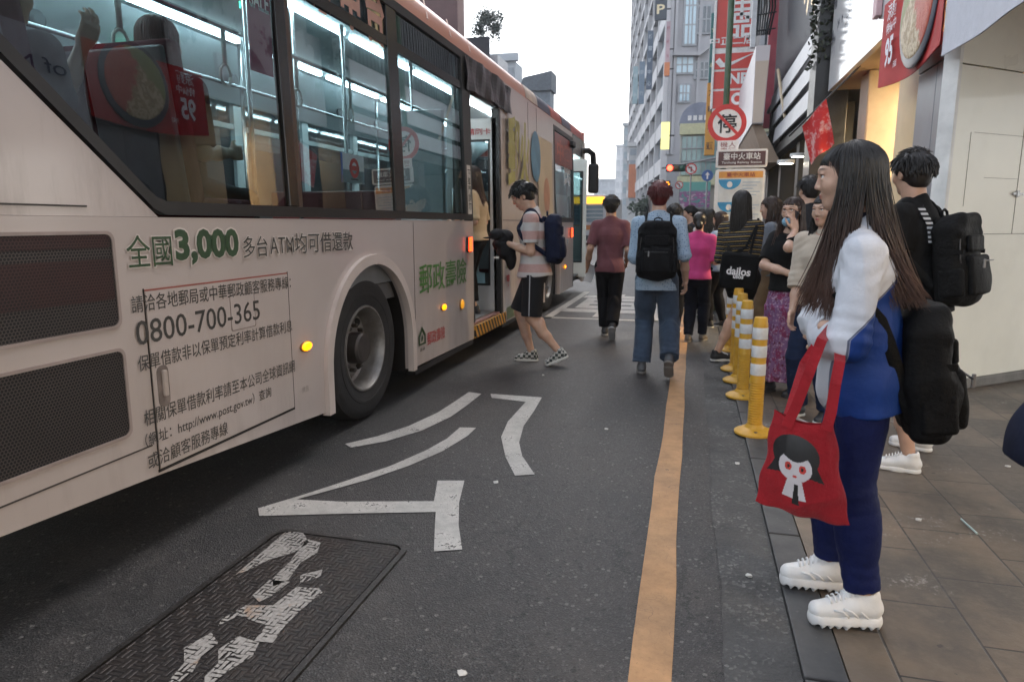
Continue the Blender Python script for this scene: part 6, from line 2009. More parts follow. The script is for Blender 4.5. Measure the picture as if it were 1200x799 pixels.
mb.build('lens', pm('red_lit', (.9, .12, .03)), hb)
marker(11.6, .62, .05, .03, AMB, 'side_marker_lamp'); marker(8.7, .62, .05, .03, AMB, 'side_marker_lamp')
# ---- lettering on the side
INK = pm('ink_grey', (.055, .052, .048), .5, .25, 25)
GRN = pm('ink_green', (.075, .20, .045), .5, .2, 20)
GRD = pm('ink_dkgreen', (.028, .065, .026), .5, .2, 20)
HAL = pm('letter_halo', (.66, .60, .56), .5, .05, 8)
def btext(s, y0, y1, z0, h_, bold, mat, name='lettering', halo=0, x=.0062, fit=True):
    V, F, (w, hh) = text_geo(s, (y1 - y0) if fit else None, h_, bold)
    mb = MB(); mb.add([(XS + x, y0 + p[0], z0 + p[1]) for p in V], F)
    if halo:
        V2, F2, _ = text_geo(s, (y1 - y0) + halo * 2, h_ + halo * 2, bold + halo / h_ * .75)
        hb_ = MB(); hb_.add([(XS + x - .0012, y0 - halo + p[0], z0 - halo + p[1]) for p in V2], F2)
        hb_.build('lettering_outline', HAL, BUS)
    return mb.build(name, mat, BUS)
btext('全國', 2.175, 2.415, 1.178, .128, .005, GRD, halo=.005)
btext('3,000', 2.435, 2.855, 1.172, .155, .045, GRD, halo=.008)
btext('多台', 2.885, 3.085, 1.185, .105, .006, INK, halo=.005)
btext('ATM', 3.105, 3.325, 1.195, .085, .0, INK, halo=.005)
btext('均可借還款', 3.335, 4.00, 1.185, .115, .006, INK, halo=.005)
btext('請洽各地郵局或中華郵政顧客服務專線：', 2.175, 3.275, 1.005, .068, .004, INK)
btext('0800-700-365', 2.185, 2.985, .875, .098, .006, INK)
btext('保單借款非以保單預定利率計算借款利息', 2.180, 3.265, .770, .066, .004, INK)
btext('相關保單借款利率請至本公司全球資訊網', 2.185, 3.270, .545, .068, .004, INK)
btext('（網址：http://www.post.gov.tw）查詢', 2.180, 3.04, .452, .064, .004, INK)
btext('或洽顧客服務專線', 2.185, 2.68, .365, .066, .004, INK)
btext('廣告', 3.33, 3.40, .405, .035, .0, pm('ink_faint', (.30, .26, .24), .5))
btext('郵政壽險', 5.09, 6.28, .785, .245, .006, GRN)
btext('郵政壽險', 5.235, 5.66, .345, .115, .008, pm('ink_red2', (.42, .05, .05), .5))
mb = MB(); lz0 = .345
mb.prism([(5.05, .375), (5.05, .455), (5.125, .525), (5.20, .455), (5.20, .375)], 'X', XS + .0055, XS + .0065, holes=[[(5.075, .39), (5.075, .44), (5.125, .49), (5.175, .44), (5.175, .39)]])
mb.prism([(5.105, .405), (5.125, .405), (5.145, .43), (5.125, .46), (5.105, .43)], 'X', XS + .0055, XS + .0065)
mb.build('house_emblem', GRD, BUS)
btext('嘉義', 5.07, 5.18, .325, .028, .0, INK)
# salmon characters along the window tops
mb = MB()
for ch, y0, y1 in (('客', 3.68, 3.98), ('中', 4.06, 4.32), ('台', 4.40, 4.69)):
    V, F, _ = text_geo(ch, y1 - y0, .40, .035); mb.add([(XS - .0095, y0 + p[0], 2.555 + p[1]) for p in V], F)
mb.build('window_lettering', pm('film_salmon', (.50, .27, .20), .5, .1, 5), BUS, xf=lean)
# vent slats of the top sash (dark stripes)
mb = MB()
for k in range(34): mb.bb(XS - .05, XS - .036, 4.92 + k * .036, 4.928 + k * .036, 2.655, 2.86)
mb.build('sash_grille', pm('slat_grey', (.05, .055, .06), .5), WIN[2], xf=lean)
# ---- adverts on the front half
OL = pm('ad_olive', (.36, .34, .13), .5, .2, 4); PEACH = pm('ad_peach', (.55, .30, .20), .5, .15, 3); BLU = pm('ad_blue', (.12, .24, .36), .5, .2, 3); CR = pm('ad_cream', (.60, .50, .36), .5, .1, 2)
btext('郵火', 7.85, 8.95, 1.75, .85, .04, OL, 'advert_lettering', fit=True)
mb = MB(); mb.ball((XS + .004, 9.42, 2.25), (.003, .30, .34), 0, 24); mb.build('advert_disc', BLU, BUS, xf=lean)
MB().bb(XS + .001, XS + .004, 9.55, 10.55, 1.45, 2.55).build('advert_panel', CR, BUS, xf=lean)
mb = MB(); mb.ball((XS + .006, 10.1, 1.75), (.003, .22, .26), 0, 24); mb.build('advert_disc', PEACH, BUS, xf=lean)
mb = MB(); mb.prism([(7.8, .22), (9.7, .22), (9.7, .36), (8.6, .42), (7.8, .36)], 'X', XS + .001, XS + .004); mb.build('advert_wave', pm('ad_green', (.20, .25, .13), .5), BUS)
btext('專', 7.76, 7.92, .60, .16, .02, pm('ink_red2', (.42, .05, .05), .5)); btext('綠', 7.76, 7.92, .82, .14, .02, GRN)
for q_ in ((DO1, 12.4, 1.385, 1.391), (9.0, 9.006, .22, 2.9), (9.50, 9.506, 1.40, 2.9)): seam(MB(), *q_).build('panel_seam', SEAM, BUS, xf=lean)
# front window with red lettering and front door
MB().bb(XS - .03, XS - .015, 10.75, 12.45, 1.42, 2.80).build('window', GLASS, BUS, xf=lean)
MB().prism([(10.70, 1.37), (12.50, 1.37), (12.50, 2.85), (10.70, 2.85)], 'X', XS - .02, XS + .005, holes=[[(10.77, 1.45), (12.41, 1.45), (12.41, 2.78), (10.77, 2.78)]]).build('window_frame', RUB, BUS, xf=lean)
mb = MB(); mb.bb(XS + .0005, XS + .003, 10.80, 12.38, 2.28, 2.76); mb.build('route_display', pm('film_red', (.26, .045, .035), .35, .2, 3), BUS, xf=lean)
mb = MB()
V, F, _ = text_geo('中客', 1.3, .34, .03); mb.add([(XS + .0045, 10.95 + p[0], 2.34 + p[1]) for p in V], F); mb.build('route_lettering', pm('film_red_lt', (.48, .12, .08), .4), BUS, xf=lean)
mb = MB()
V, F, _ = text_geo('民', .62, .55, .03); mb.add([(XS - .010, 11.62 + p[0], 1.98 + p[1]) for p in V], F); mb.build('window_lettering', pm('letter_white', (.78, .76, .76), .5), BUS, xf=lean)
MB().bb(XS - .05, XS + .002, 12.45, 13.62, 2.62, 2.93).build('front_door_header', PILL, BUS, xf=lean)
MB().bb(XS - .05, XS - .0, 12.45, 12.53, .2, 2.62).build('door_frame', RUB, BUS, xf=lean)
WHT = pm('door_white', (.60, .60, .58), .4, .08, 3)
def door_leaf(y, xa, xb, z0, z1, parts=()):
    d_ = MB().prism([(xa, z0), (xb, z0), (xb, z1), (xa, z1)], 'Y', y, y + .035, holes=[[(xa + .085, z0 + .30), (xb - .085, z0 + .30), (xb - .085, z1 - .24), (xa + .085, z1 - .24)]]).build('door', WHT, BUS)
    MB().bb(min(xa, xb) + .086, max(xa, xb) - .086, y + .012, y + .020, z0 + .30, z1 - .24).build('pane', GLASS, d_)
    mb = MB(); mb.prism([(xa + .07, z0 + .285), (xb - .07, z0 + .285), (xb - .07, z1 - .225), (xa + .07, z1 - .225)], 'Y', y - .006, y - .001, holes=[[(xa + .092, z0 + .31), (xb - .092, z0 + .31), (xb - .092, z1 - .25), (xa + .092, z1 - .25)]]); mb.build('gasket', RUB, d_)
    return d_
d_ = door_leaf(7.56, XS - .64, XS - .06, .36, 2.50)
mb = MB(); text(mb, '下車請刷卡', (XS - .35, 7.556, 2.36), AX_CAM, .46, .07, .01, center=True)
text(mb, '城', (XS - .32, 7.556, 1.30), AX_CAM, .22, .14, .03, center=True); text(mb, 'AREA', (XS - .32, 7.556, 1.17), AX_CAM, .24, .06, .02, center=True)
mb.build('door_lettering', pm('ink_red2', (.42, .05, .05), .5), d_)
MB().tube([(XS - .55, 7.50, .62), (XS - .55, 7.47, .95), (XS - .55, 7.47, 1.5), (XS - .55, 7.50, 1.75)], .014, 8).build('grab_rail', pm('rail_steel', (.55, .56, .56), .22, .05, metal=.9), d_, True)
d_ = door_leaf(13.58, XS - .55, XS + .06, .30, 2.58)
d_ = door_leaf(12.62, XS - .50, XS - .08, .30, 2.58)
# mirror
MB().tube([(XS - .08, YF - .25, 2.74), (XS + .02, YF - .02, 2.78), (XS + .10, YF + .12, 2.72), (XS + .12, YF + .14, 2.50)], .06, 10).build('mirror_arm', RUB, BUS, True)
MB().box((XS + .12, YF + .12, 2.24), (.21, .15, .58), 0, .05).build('mirror', RUB, BUS)
MB().box((XS - .02, 12.3, 2.72), (.10, .30, .10), 0, .02).build('camera_pod', RUB, BUS)
# ---- inside of the bus
FLR = pm('bus_floor', (.12, .12, .125), .5, .2, 4)
LIN = pm('lining_pale', (.58, .64, .65), .45, .08, 2)
mb = MB(); mb.bb(XL + .1, XS - .08, WA + .75, YF - .1, .33, .36); mb.bb(XL + .1, XS - .08, YB + .05, WA + .74, .80, .92)
mb.build('floor', FLR, BUS)
MB().bb(XL + .22, XS - .22, YB + .1, YF - .3, 2.90, 2.93).build('ceiling', LIN, BUS)
mb = MB()
mb.prism([(XS - .10, 2.62), (XS - .55, 2.885), (XS - .12, 2.885)], 'Y', YB + .1, 6.3)
mb.prism([(XL + .10, 2.52), (XL + .60, 2.885), (XL + .12, 2.885)], 'Y', YB + .1, YF - .3)
mb.build('air_duct', pm('duct_pale', (.55, .60, .62), .4, .06, 2), BUS)
mb = MB()
for k in range(11): mb.lathe([(.0, 0), (.06, 0), (.06, .02), (.04, .03), (0, .03)], (XL + .38, 1.8 + k * 1.0, 2.66), 'X', 16)
mb.build('duct_vent', pm('vent_dark', (.05, .055, .06), .5), BUS)
TUBE = pm('tube_light', (.9, .95, 1), .4, 0, emit=(.86, .96, 1), estr=8)
for k in range(9):
    y = 1.5 + k * 1.35
    MB().bb(XL + .72, XL + .77, y, y + 1.2, 2.865, 2.895, .01).build('ceiling_light', TUBE, BUS)
    if k % 1 == 0: MB().bb(XS - .77, XS - .72, y, y + 1.2, 2.865, 2.895, .01).build('ceiling_light', TUBE, BUS)
# far side pillars and windows
for k in range(11):
    y = YB + .2 + k * 1.26
    MB().bb(XL + .02, XL + .08, y, y + .13, 1.376, 2.93).build('far_pillar', pm('lining_white', (.60, .64, .64), .4), BUS)
MB().bb(XL + .03, XL + .036, YB + .2, YF - .2, 1.378, 2.90).build('far_window', GLASS, BUS)
MB().bb(XL + .037, XL + .042, YB + .2, 12.0, 1.38, 2.12).build('far_window_blocker', pm('blocker_dark', (.022, .024, .028), .3, .4, 1.5), BUS)  # added dark sheet, keeps the lower interior dark behind the reflections
MB().bb(XL + .03, XL + .07, YB + .2, YF - .2, 2.28, 2.33).build('far_transom', pm('lining_white', (.60, .64, .64), .4), BUS)
MB().bb(XL + .02, XL + .10, YB + .05, YF - .05, 2.80, 2.93).build('far_header', LIN, BUS)
mb = MB(); mb.bb(XS - .055, XS - .051, 2.3, 6.4, .93, 1.374); mb.bb(XL + .051, XL + .055, YB, YF, .4, 1.374); mb.build('inner_lining', pm('lining_dark', (.16, .17, .18), .5), BUS)
STL = pm('rail_steel', (.55, .56, .56), .22, .05, metal=.9)
for (x, y, z0, z1) in ((-2.75, 3.95, .93, 2.89), (-2.85, 4.65, .93, 2.89), (-3.9, 3.0, .93, 2.89), (-2.75, 5.2, .36, 2.89), (-3.9, 5.5, .36, 2.89), (-2.65, 6.35, .36, 2.89), (-3.9, 8.2, .36, 2.89), (-2.7, 9.6, .36, 2.89)):
    MB().tube([(x, y, z0), (x, y, z1)], .017, 10).build('grab_pole', STL, BUS, True)
for x in (-2.80, -3.88): MB().tube([(x, 1.9, 2.52), (x, 11.5, 2.52)], .016, 8).build('grab_rail', STL, BUS, True)
STRAPM = pm('strap_pale', (.6, .6, .55), .5)
for k in range(8):
    y = 3.0 + k * .8
    mb = MB(); mb.box((-2.80, y, 2.41), (.012, .03, .22)); 
    mb.tube([(-2.80, y + .05 * math.cos(a), 2.24 + .06 * math.sin(a)) for a in np.linspace(0, 2 * math.pi, 13)], .009, 6)
    mb.build('hand_strap', STRAPM, BUS, True)
# seats
SEATM = cloth('seat_maroon', (.10, .016, .022), .2, 6)
SEATB = pm('seat_shell', (.13, .10, .10), .4, .2, 5)
def seat(x, y, z, h_=.72, w=.44):
    b_ = bpy.data.objects.new('bus_seat', None); link(b_, BUS); b_.location = Vector((x, y, z)) - Vector(BUS.location); WPOS[b_.name] = Vector((x, y, z))
    MB().box((x, y + .22, z + .42), (w, .46, .10), 0, .035).build('seat_cushion', SEATM, b_, True)
    MB().box((x, y - .02, z + .42 + h_ / 2), (w, .09, h_), 0, .035, 0, Matrix.Rotation(R(8), 4, 'X')).build('seat_back', SEATM, b_, True)
    MB().box((x, y - .078, z + .40 + h_ / 2), (w * .94, .03, h_ * .95), 0, .012, 0, Matrix.Rotation(R(8), 4, 'X')).build('back_shell', SEATB, b_, True)
    MB().box((x, y + .2, z + .19), (w * .7, .3, .37), 0, .02).build('seat_base', SEATB, b_)
for y in (1.22, 1.97, 2.72):
    for x in (-2.42, -2.88): seat(x, y, 1.0)
for y in (1.3, 2.12, 2.95, 3.75):
    for x in (-4.26, -3.82): seat(x, y, .92)
for y in (5.2,): seat(-4.26, y, .36); seat(-3.82, y, .36)
for y in (8.4, 9.3): seat(-2.42, y, .36); seat(-4.26, y, .36)
mb = MB(); mb.bb(-2.95, -2.20, 6.20, 6.26, .36, 1.30); mb.build('door_screen', pm('screen_grey', (.33, .35, .36), .4), BUS)
MB().bb(-3.3, -2.25, 4.95, 5.02, .93, 1.60, .01).build('step_screen', pm('screen_maroon', (.13, .03, .03), .4), BUS)
MB().bb(-2.62, -2.20, 5.95, 6.02, 1.05, 2.35, .01).build('door_cabinet', pm('cabinet_pale', (.42, .45, .46), .4), BUS)
# pink poster, then a plate painted as the reflection of a lit box sign
MB().bb(XS - .055, XS - .05, 3.12, 3.31, 2.10, 2.60).build('pink_poster', pm('poster_pink', (.55, .03, .12), .4, .1, 5), BUS)
mb = MB(); text(mb, 'SALE', (XS - .0485, 3.135, 2.40), AX_BUS, .16, .10, .02); mb.build('poster_lettering', pm('letter_white', (.78, .76, .76), .5), BUS)
nb = MB().bb(XS - .034, XS - .028, 3.97, 4.26, 1.605, 1.785).build('reflected_sign_plate', pm('reflected_sign_white', (.60, .62, .66), .4), BUS)
MB().bb(XS - .033, XS - .027, 3.955, 3.969, 1.605, 1.785).build('reflected_sign_edge', pm('reflected_sign_blue', (.02, .12, .45), .4), nb)
mb = MB(); mb.lathe([(.036, 0), (.062, 0), (.062, .002), (.036, .002)], (XS - .0265, 4.12, 1.70), 'X', 28, cap=False); mb.box((XS - .0255, 4.12, 1.70), (.002, .13, .03)); mb.build('reflected_sign_ring', pm('sign_red', (.55, .03, .025), .4), nb)
mb = MB(); mb.bb(XS - .0268, XS - .0262, 4.07, 4.17, 1.625, 1.634); mb.build('reflected_sign_line', pm('ink_grey', (.055, .052, .048)), nb)
MB().bb(XL + .30, XL + .36, 4.6, 4.66, 2.60, 2.64).build('green_indicator', pm('green_lit', (.1, .8, .4), .3, 0, emit=(.05, 1, .45), estr=2), BUS)
MB().bb(-2.85, -2.83, 4.05, 4.10, 2.70, 2.74).build('green_indicator', pm('green_lit', (.1, .8, .4)), BUS)

# ================================================================== bus ahead at the crossing
q = at(683, 286, 44); q1 = at(711, 228, 44)
root = thing('distant_bus', (q[0] + 1.2, 46, 0), 'white and orange bus with amber display far up the street', 'bus', None)
x0, x1 = q[0] - .9, q1[0]
MB().bb(x0, x1, 44, 54, .35, 3.15, .08).build('body', pm('bus_white', (.60, .60, .62), .4, .05, 1), root)
MB().bb(x0 + .15, x1 - .15, 43.93, 43.99, 2.60, 3.0).build('amber_display', pm('amber_disp', (.8, .35, .03), .4, .3, 3, emit=(1, .38, .02), estr=.9), root)
MB().bb(x0 + .2, x1 - .2, 43.95, 43.99, 1.45, 2.5).build('rear_window', WINM, root)
mb = MB()
for z in (1.7, 1.95, 2.2): mb.bb(x0 + .2, x1 - .2, 43.90, 43.94, z, z + .05)
mb.build('window_bar', pm('bus_white', (.6, .6, .62)), root)
MB().bb(x0 + .02, x1 - .02, 43.95, 43.99, .95, 1.25).build('orange_band', pm('band_orange', (.55, .20, .05), .4), root)
MB().bb(x0 + .02, x1 - .02, 43.95, 43.99, .36, .6).build('bumper', RUB, root)
for x in (x0 + .25, x1 - .25): MB().ball((x, 43.96, .85), (.11, .04, .11)).build('tail_lamp', pm('tail_lit', (.9, .05, .02), .3, 0, emit=(1, .05, .02), estr=1.5), root)
for x in (x0 + .3, x1 - .3): MB().lathe([(.0, -.15), (.5, -.15), (.5, .15), (0, .15)], (x, 45.5, .5), 'X', 24).build('wheel', TYRE, root, 30)
# bus glimpsed between: red lit rear lamp of a scooter queue
q = at(712, 230, 40)
# ================================================================== the people
def person(label, loc): return thing('person', loc, label, 'person')
BLACKH = hair_mat('hair_black', (.011, .009, .0085))
BROWNH = hair_mat('hair_brown', (.030, .016, .011), (.09, .042, .026))
GIRLH = hair_mat('hair_ombre', (.009, .0075, .0075), (.085, .037, .023))
REDLIT_H = hair_mat('hair_red_lit', (.085, .011, .011))  # dark hair, with the red light falling on it mixed into the colour
SK = (.56, .35, .255); SKT = (.46, .27, .185)

# ---- the girl in the blue and white track jacket
gz = .020
h = 1.552
G = person('long haired girl in white and blue track jacket, red tote on her arm', (.58, 2.42, gz))
az = gz + .047 * h + .022
P = pose((.572, 2.445, gz + .022), 176, h, {'L': ((.605, 2.335, az), 190, 0), 'R': ((.545, 2.56, az), 182, 0)},
         {'L': (.43, 2.46, .975), 'R': (.430, 2.325, 1.022)}, lean=7, head_yaw=-4, head_pitch=-3,
         elbow={'L': (-.15, -.45, -1), 'R': (-.30, .3, -.8)}, sw=.104 * h, shd=.258, drop=-.002)
b_, W, q = body(P, G, SK, .0042, handspec={'R': dict(d=(.62, -.30, -.30), n=(.2, .5, -.6), curl=50, thumb=(-.3, -.3, 1)), 'L': dict(d=(-.2, .8, .1), curl=30)})
def blue(V, N):
    line = (.955 + 1.08 * (V[:, 0] - .41)) - V[:, 2]
    front = V[:, 0] - .462
    side = np.where(V[:, 1] > 2.60, -1, 1)
    return np.minimum(line, front) * 1.0 * np.where(V[:, 1] > 2.62, 0, 1) + np.where(V[:, 1] > 2.62, -.05, 0)
def jack(N, v):
    a = N.attr('blue')
    c = N.mix(N.step(a, -.0015, .0015), (.66, .67, .72), (.008, .045, .23))
    edge = N.step(N.math('ABSOLUTE', N.math('ADD', a, .004)), .004, .0025)
    return N.mix(N.math('MULTIPLY', edge, .85), c, (.03, .04, .10))
JK = cloth_fn('track_jacket_cloth', jack, 700, .22, .55)
tv = top_vol(P, .0045, ease=.014, hem=-.072, sleeve=1.86, sl_r=(.038, .036), hemr=(.106, .067), waistr=(.090 * h + .004, .064 * h + .006), seat=.006)
aj = arm_joints(P)
tv.ops.insert(2, Vol(1).ecap(P.P + P.f * .062 - P.u * .05, P.chest + P.f * .015 - P.u * .05, (.080 * h, .082), (.080 * h, .085), P.l, .05).ops[0])
jk = vol_obj(tv, 'track_jacket', JK, G, {'blue': blue}, fold_mix(folds(.0065, 21, 15, (1, 1, .8), aj, .004), folds(.0016, 22, 34, (1, 1.2, .6))))
# cuffs and collar
cv = Vol(.004)
d2 = nrm(P.wr['R'] - P.el['R']); w_ = P.el['R'] + (P.wr['R'] - P.el['R']) * .88
cv.cone(w_ - d2 * .012, w_ + d2 * .012, .0405, .0385, .004, [(d2, w_ + d2 * .012), (-d2, w_ - d2 * .014)]); cv.cone(w_ - d2 * .02, w_ + d2 * .05, .031, .030, .004, kind='c')
vol_obj(cv, 'cuff', cloth('jacket_white_rib', (.66, .67, .72)), jk)
cv = Vol(.0045); nk = P.neck + P.u * .010 * h
cv.cone(nk - P.u * .02, nk + P.u * .022 + P.cf * .004, .058, .054, .01, [(P.u, nk + P.u * .026), (-P.u, nk - P.u * .025)]); cv.cone(nk - P.u * .03, nk + P.u * .08, .047, .046, .005, kind='c')
vol_obj(cv, 'collar', cloth('collar_dark', (.025, .028, .045)), jk)
PT = cloth('track_pants_navy', (.007, .012, .066), .2, 9, 700, .25, .65)
pv = pants_vol(P, .0045, ease=.006, length=1.90, flare=(.043, .036), thigh=.049, seat=.006, dep=.052)
vol_obj(pv, 'track_pants', PT, G, None, fold_mix(folds(.0055, 31, 18, (1, 1, .7), leg_joints(P), .0022), folds(.002, 32, 30, (1, 1, .5))))
SHW = pm('sneaker_white', (.72, .71, .70), .5, .06, 20, .12, 90)
LAC = cloth('lace_white', (.76, .76, .76))
for s_ in 'LR':
    sh_ = shoe(P, s_, G, SHW, SHW, .0035, True, laces=LAC, ks=1.14)
    M = P.fM[s_]; g = P.ankle[s_] - M[:, 2] * (.047 * h + .022)
    for sg in (1, -1):
        mb = MB()
        for k in range(3):
            mb.tube([g + M[:, 1] * (.0 + .03 * k) + M[:, 0] * sg * .0470 + M[:, 2] * .050, g + M[:, 1] * (.02 + .03 * k) + M[:, 0] * sg * .044 + M[:, 2] * .068, g + M[:, 1] * (.045 + .03 * k) + M[:, 0] * sg * .037 + M[:, 2] * (.080 - .006 * k)], .0035, 6)
        mb.build('overlay', SHW, sh_, True)
rg_ = np.random.default_rng(77)
def gh(phi, r):
    side = 1 if phi > 0 else -1
    a = abs(phi)
    if a < 1.14: return None
    if a < 1.95:                       # falls in front of the shoulder
        t = r.random()
        fw = .16 - .10 * t - .05 * (a - 1.1)
        return P.hc + P.hf * fw + P.hl * side * (.07 + .065 * t) + P.hu * -(.36 + .075 * r.random() + .02 * t)
    fw = -.10 - .13 * r.random()
    return P.hc + P.hf * fw + P.hl * (math.sin(phi) * .13 + .01 * r.normal()) + P.hu * -(.36 + .06 * r.random())
long_hair(P, q, G, GIRLH, 5, gh, n=2400, hs=.0045, r0=.0018, wav=.012, thick=1.05, segs=16, bangdrop=.036, bangn=.045)
# her backpack
backpack('backpack', 'black backpack worn low by the girl in the track jacket', P, (.0050, .0050, .0055), size=(.29, .15, .44), drop=.19, off=-.01, hs=.006, sag=.003, ease=.02, lower=True)
# red tote bag
def tote():
    c00, c10, c11, c01 = at(906, 479, 2.13), at(978, 494, 2.09), at(997, 617, 2.08), at(884, 586, 2.13)
    root = thing('tote_bag', (c01 + c11) / 2, 'red cloth tote bag printed with a black haired doll face', 'bag')
    n = 120
    u = np.linspace(0, 1, n + 1); U, Vv = np.meshgrid(u, u, indexing='ij')
    U = U.ravel()[:, None]; Vv = Vv.ravel()[:, None]
    nn = nrm(np.cross(c10 - c00, c01 - c00)); nn = nn if nn[1] < 0 else -nn
    B = c00 * (1 - U) * (1 - Vv) + c10 * U * (1 - Vv) + c11 * U * Vv + c01 * (1 - U) * Vv
    B = B + np.array([0, 0, -1.]) * (.022 * np.sin(U * math.pi) * (1 - Vv) ** 3) + (c10 - c00) * (.03 * np.sin(Vv * 3.14) * (.5 - U) * 2)
    B = B + np.array([0, 0, -1.]) * (.010 * np.sin(U * math.pi) + .004 * np.sin(U * 17)) * Vv ** 4 + nrm(c10 - c00) * (.004 * np.sin(Vv * 14 + 1) * np.where(U < .5, 1, -1) * (np.abs(U - .5) * 2) ** 3)
    bul = .034 * (np.sin(U * math.pi) ** .6) * (np.sin(np.clip(Vv * .92 + .08, 0, 1) * math.pi) ** .6)
    f1 = folds(.006, 41, 24, (1, 1, .5)); 
    wr = f1(B, None)[:, None] * np.clip(np.minimum(np.minimum(U, 1 - U), 1 - Vv) * 12, 0, 1)
    pull = .006 * np.exp(-((U - .28) / .05) ** 2) * np.exp(-Vv * 4) + .006 * np.exp(-((U - .86) / .05) ** 2) * np.exp(-Vv * 4)
    Fr = B + nn * (bul + wr + pull); Bk = B - nn * bul * .8
    idx = np.arange((n + 1) ** 2).reshape(n + 1, n + 1)
    Q = np.stack([idx[:-1, :-1], idx[1:, :-1], idx[1:, 1:], idx[:-1, 1:]], -1).reshape(-1, 4)
    cu = ((U.ravel()[Q]).mean(1)); cvv = (Vv.ravel()[Q]).mean(1)
    # print drawn in bag coordinates (u across, v down)
    mi = np.zeros(len(Q), int)
    x = (cu - .42) / .33; y = (cvv - .46) / .295
    rr = np.sqrt(x * x + y * y)
    hair = ((x / 1.0) ** 2 + ((y + .30) / .75) ** 2 < 1) & (y < .35) | ((np.abs(x) < .78 + .45 * np.clip(y + .2, 0, 1)) & (y > -.35) & (y < .33 + .18 * np.abs(x)))
    face = (x / .68) ** 2 + ((y - .12) / .52) ** 2 < 1
    face &= y > -.22 + .16 * np.cos(x * 3.2)
    shirt = (np.abs(x) < .30 + .22 * np.clip(y - .7, 0, 1)) & (y > .62) & (y < 1.25)
    tie = (np.abs(x - .06) < .07 + .10 * np.clip(y - .85, 0, .5)) & (y > .72) & (y < 1.42)
    eye = ((x + .28) / .145) ** 2 + ((y - .14) / .15) ** 2 < 1; eye |= ((x - .30) / .145) ** 2 + ((y - .16) / .15) ** 2 < 1
    pup = ((x + .27) / .05) ** 2 + ((y - .14) / .07) ** 2 < 1; pup |= ((x - .29) / .05) ** 2 + ((y - .16) / .07) ** 2 < 1
    lip = (x / .09) ** 2 + ((y - .46) / .045) ** 2 < 1
    mi[hair] = 1; mi[shirt] = 2; mi[face] = 2; mi[tie] = 1; mi[eye] = 3; mi[pup] = 1; mi[lip] = 3
    V = np.concatenate([Fr, Bk]); F = np.concatenate([Q[:, ::-1] if np.dot(np.cross(Fr[Q[0, 1]] - Fr[Q[0, 0]], Fr[Q[0, 3]] - Fr[Q[0, 0]]), nn) < 0 else Q, Q + len(Fr)])
    m2 = np.concatenate([mi, np.zeros(len(Q), int)])
    mats = [cloth('tote_red', (.33, .010, .017), .18, 14, 420, .4, .85), pm('print_black', (.014, .013, .014), .5, .3, 30), pm('print_pale', (.62, .58, .60), .6, .06, 20), pm('print_red', (.55, .05, .04), .5)]
    mkobj('bag_body', V, F, mats, root, True, m2)
    red = mats[0]
    for pts in ([at(921, 500, 2.09), at(932, 478, 2.105), at(948, 437, 2.13), at(963, 398, 2.175), P.el['L'] * .55 + P.wr['L'] * .45 + np.array([0, 0, .05])],
                [at(968, 505, 2.075), at(974, 482, 2.085), at(979, 450, 2.11), at(984, 424, 2.15), P.el['L'] * .6 + P.wr['L'] * .4 + np.array([.01, 0, .05])]):
        sm = []
        for i in range(len(pts) - 1):
            for t in np.linspace(0, 1, 6)[:-1]: sm.append(np.asarray(pts[i]) * (1 - t) + np.asarray(pts[i + 1]) * t)
        sm.append(np.asarray(pts[-1]))
        MB().ribbon(sm, (-.15, -1, .12), .030, .004).build('strap', red, root)
    for pts in ([B[idx[30, 0]] + nn * -.02, B[idx[30, 0]] * .5 + P.wr['L'] * .5 + [0, .02, .03], P.el['L'] * .45 + P.wr['L'] * .55 + [0, .03, .045]],):
        MB().ribbon(pts, (-.15, -1, .12), .030, .004).build('strap', red, root)
    mb = MB()
    mb.quad(at(931, 487, 2.15), at(955, 498, 2.13), at(958, 506, 2.12), at(940, 505, 2.14)); mb.build('paper_slip', pm('paper', (.6, .58, .54)), root)
tote()

# ---- young man in black with a black backpack, behind the girl
gz = .02; h = 1.725
G2 = person('short haired man in black t-shirt and white sneakers with black backpack', (1.27, 4.2, gz))
P2 = pose((1.23, 4.2, gz), 142, h, {'L': ((1.19, 3.98, gz + .047 * h), 165, 0), 'R': ((1.37, 4.40, gz + .047 * h), 150, 0)},
          {'L': ('rel', .16, .03, -.46), 'R': ('rel', .18, .02, -.44)}, lean=8, head_yaw=-26, head_pitch=-3, sw=.104 * h)
b_, W, q = body(P2, G2, SKT, .006, fem=False)
BT = cloth('tee_black', (.007, .007, .0075), .25)
vol_obj(top_vol(P2, .006, ease=.02, hem=-.03, sleeve=.62, sl_r=(.037, .037)), 't_shirt', BT, G2, None, folds(.003, 51, 20, joints=arm_joints(P2)))
vol_obj(pants_vol(P2, .006, ease=.014, length=.92, flare=(.052, .05)), 'shorts', cloth('shorts_dark', (.008, .008, .009), .25), G2, None, folds(.003, 52, 22))
for s_ in 'LR': shoe(P2, s_, G2, SHW, SHW, .0045, laces=LAC)
short_hair(P2, q, G2, BLACKH, 3, 900, .05, nape=-.085)
backpack('backpack', 'bulky black backpack on the man in the black t-shirt', P2, (.0062, .0065, .007), size=(.30, .17, .48), drop=.03, hs=.007, ease=.03)
sx_ = P2.shc + P2.cl * P2.sw * .62
MB().ribbon([sx_ - P2.cf * .075 + P2.u * .035, sx_ - P2.cf * .115 - P2.u * .06, sx_ - P2.cf * .12 - P2.u * .16], tuple(P2.cl * .6 - P2.cf * .6), .030, .006).build('light_strap', cloth_fn('strap_striped', lambda N, v: N.mix(N.math('GREATER_THAN', N.math('SINE', N.math('MULTIPLY', N.sep(v)[2], 260)), .1), (.02, .02, .022), (.55, .55, .56))), G2)
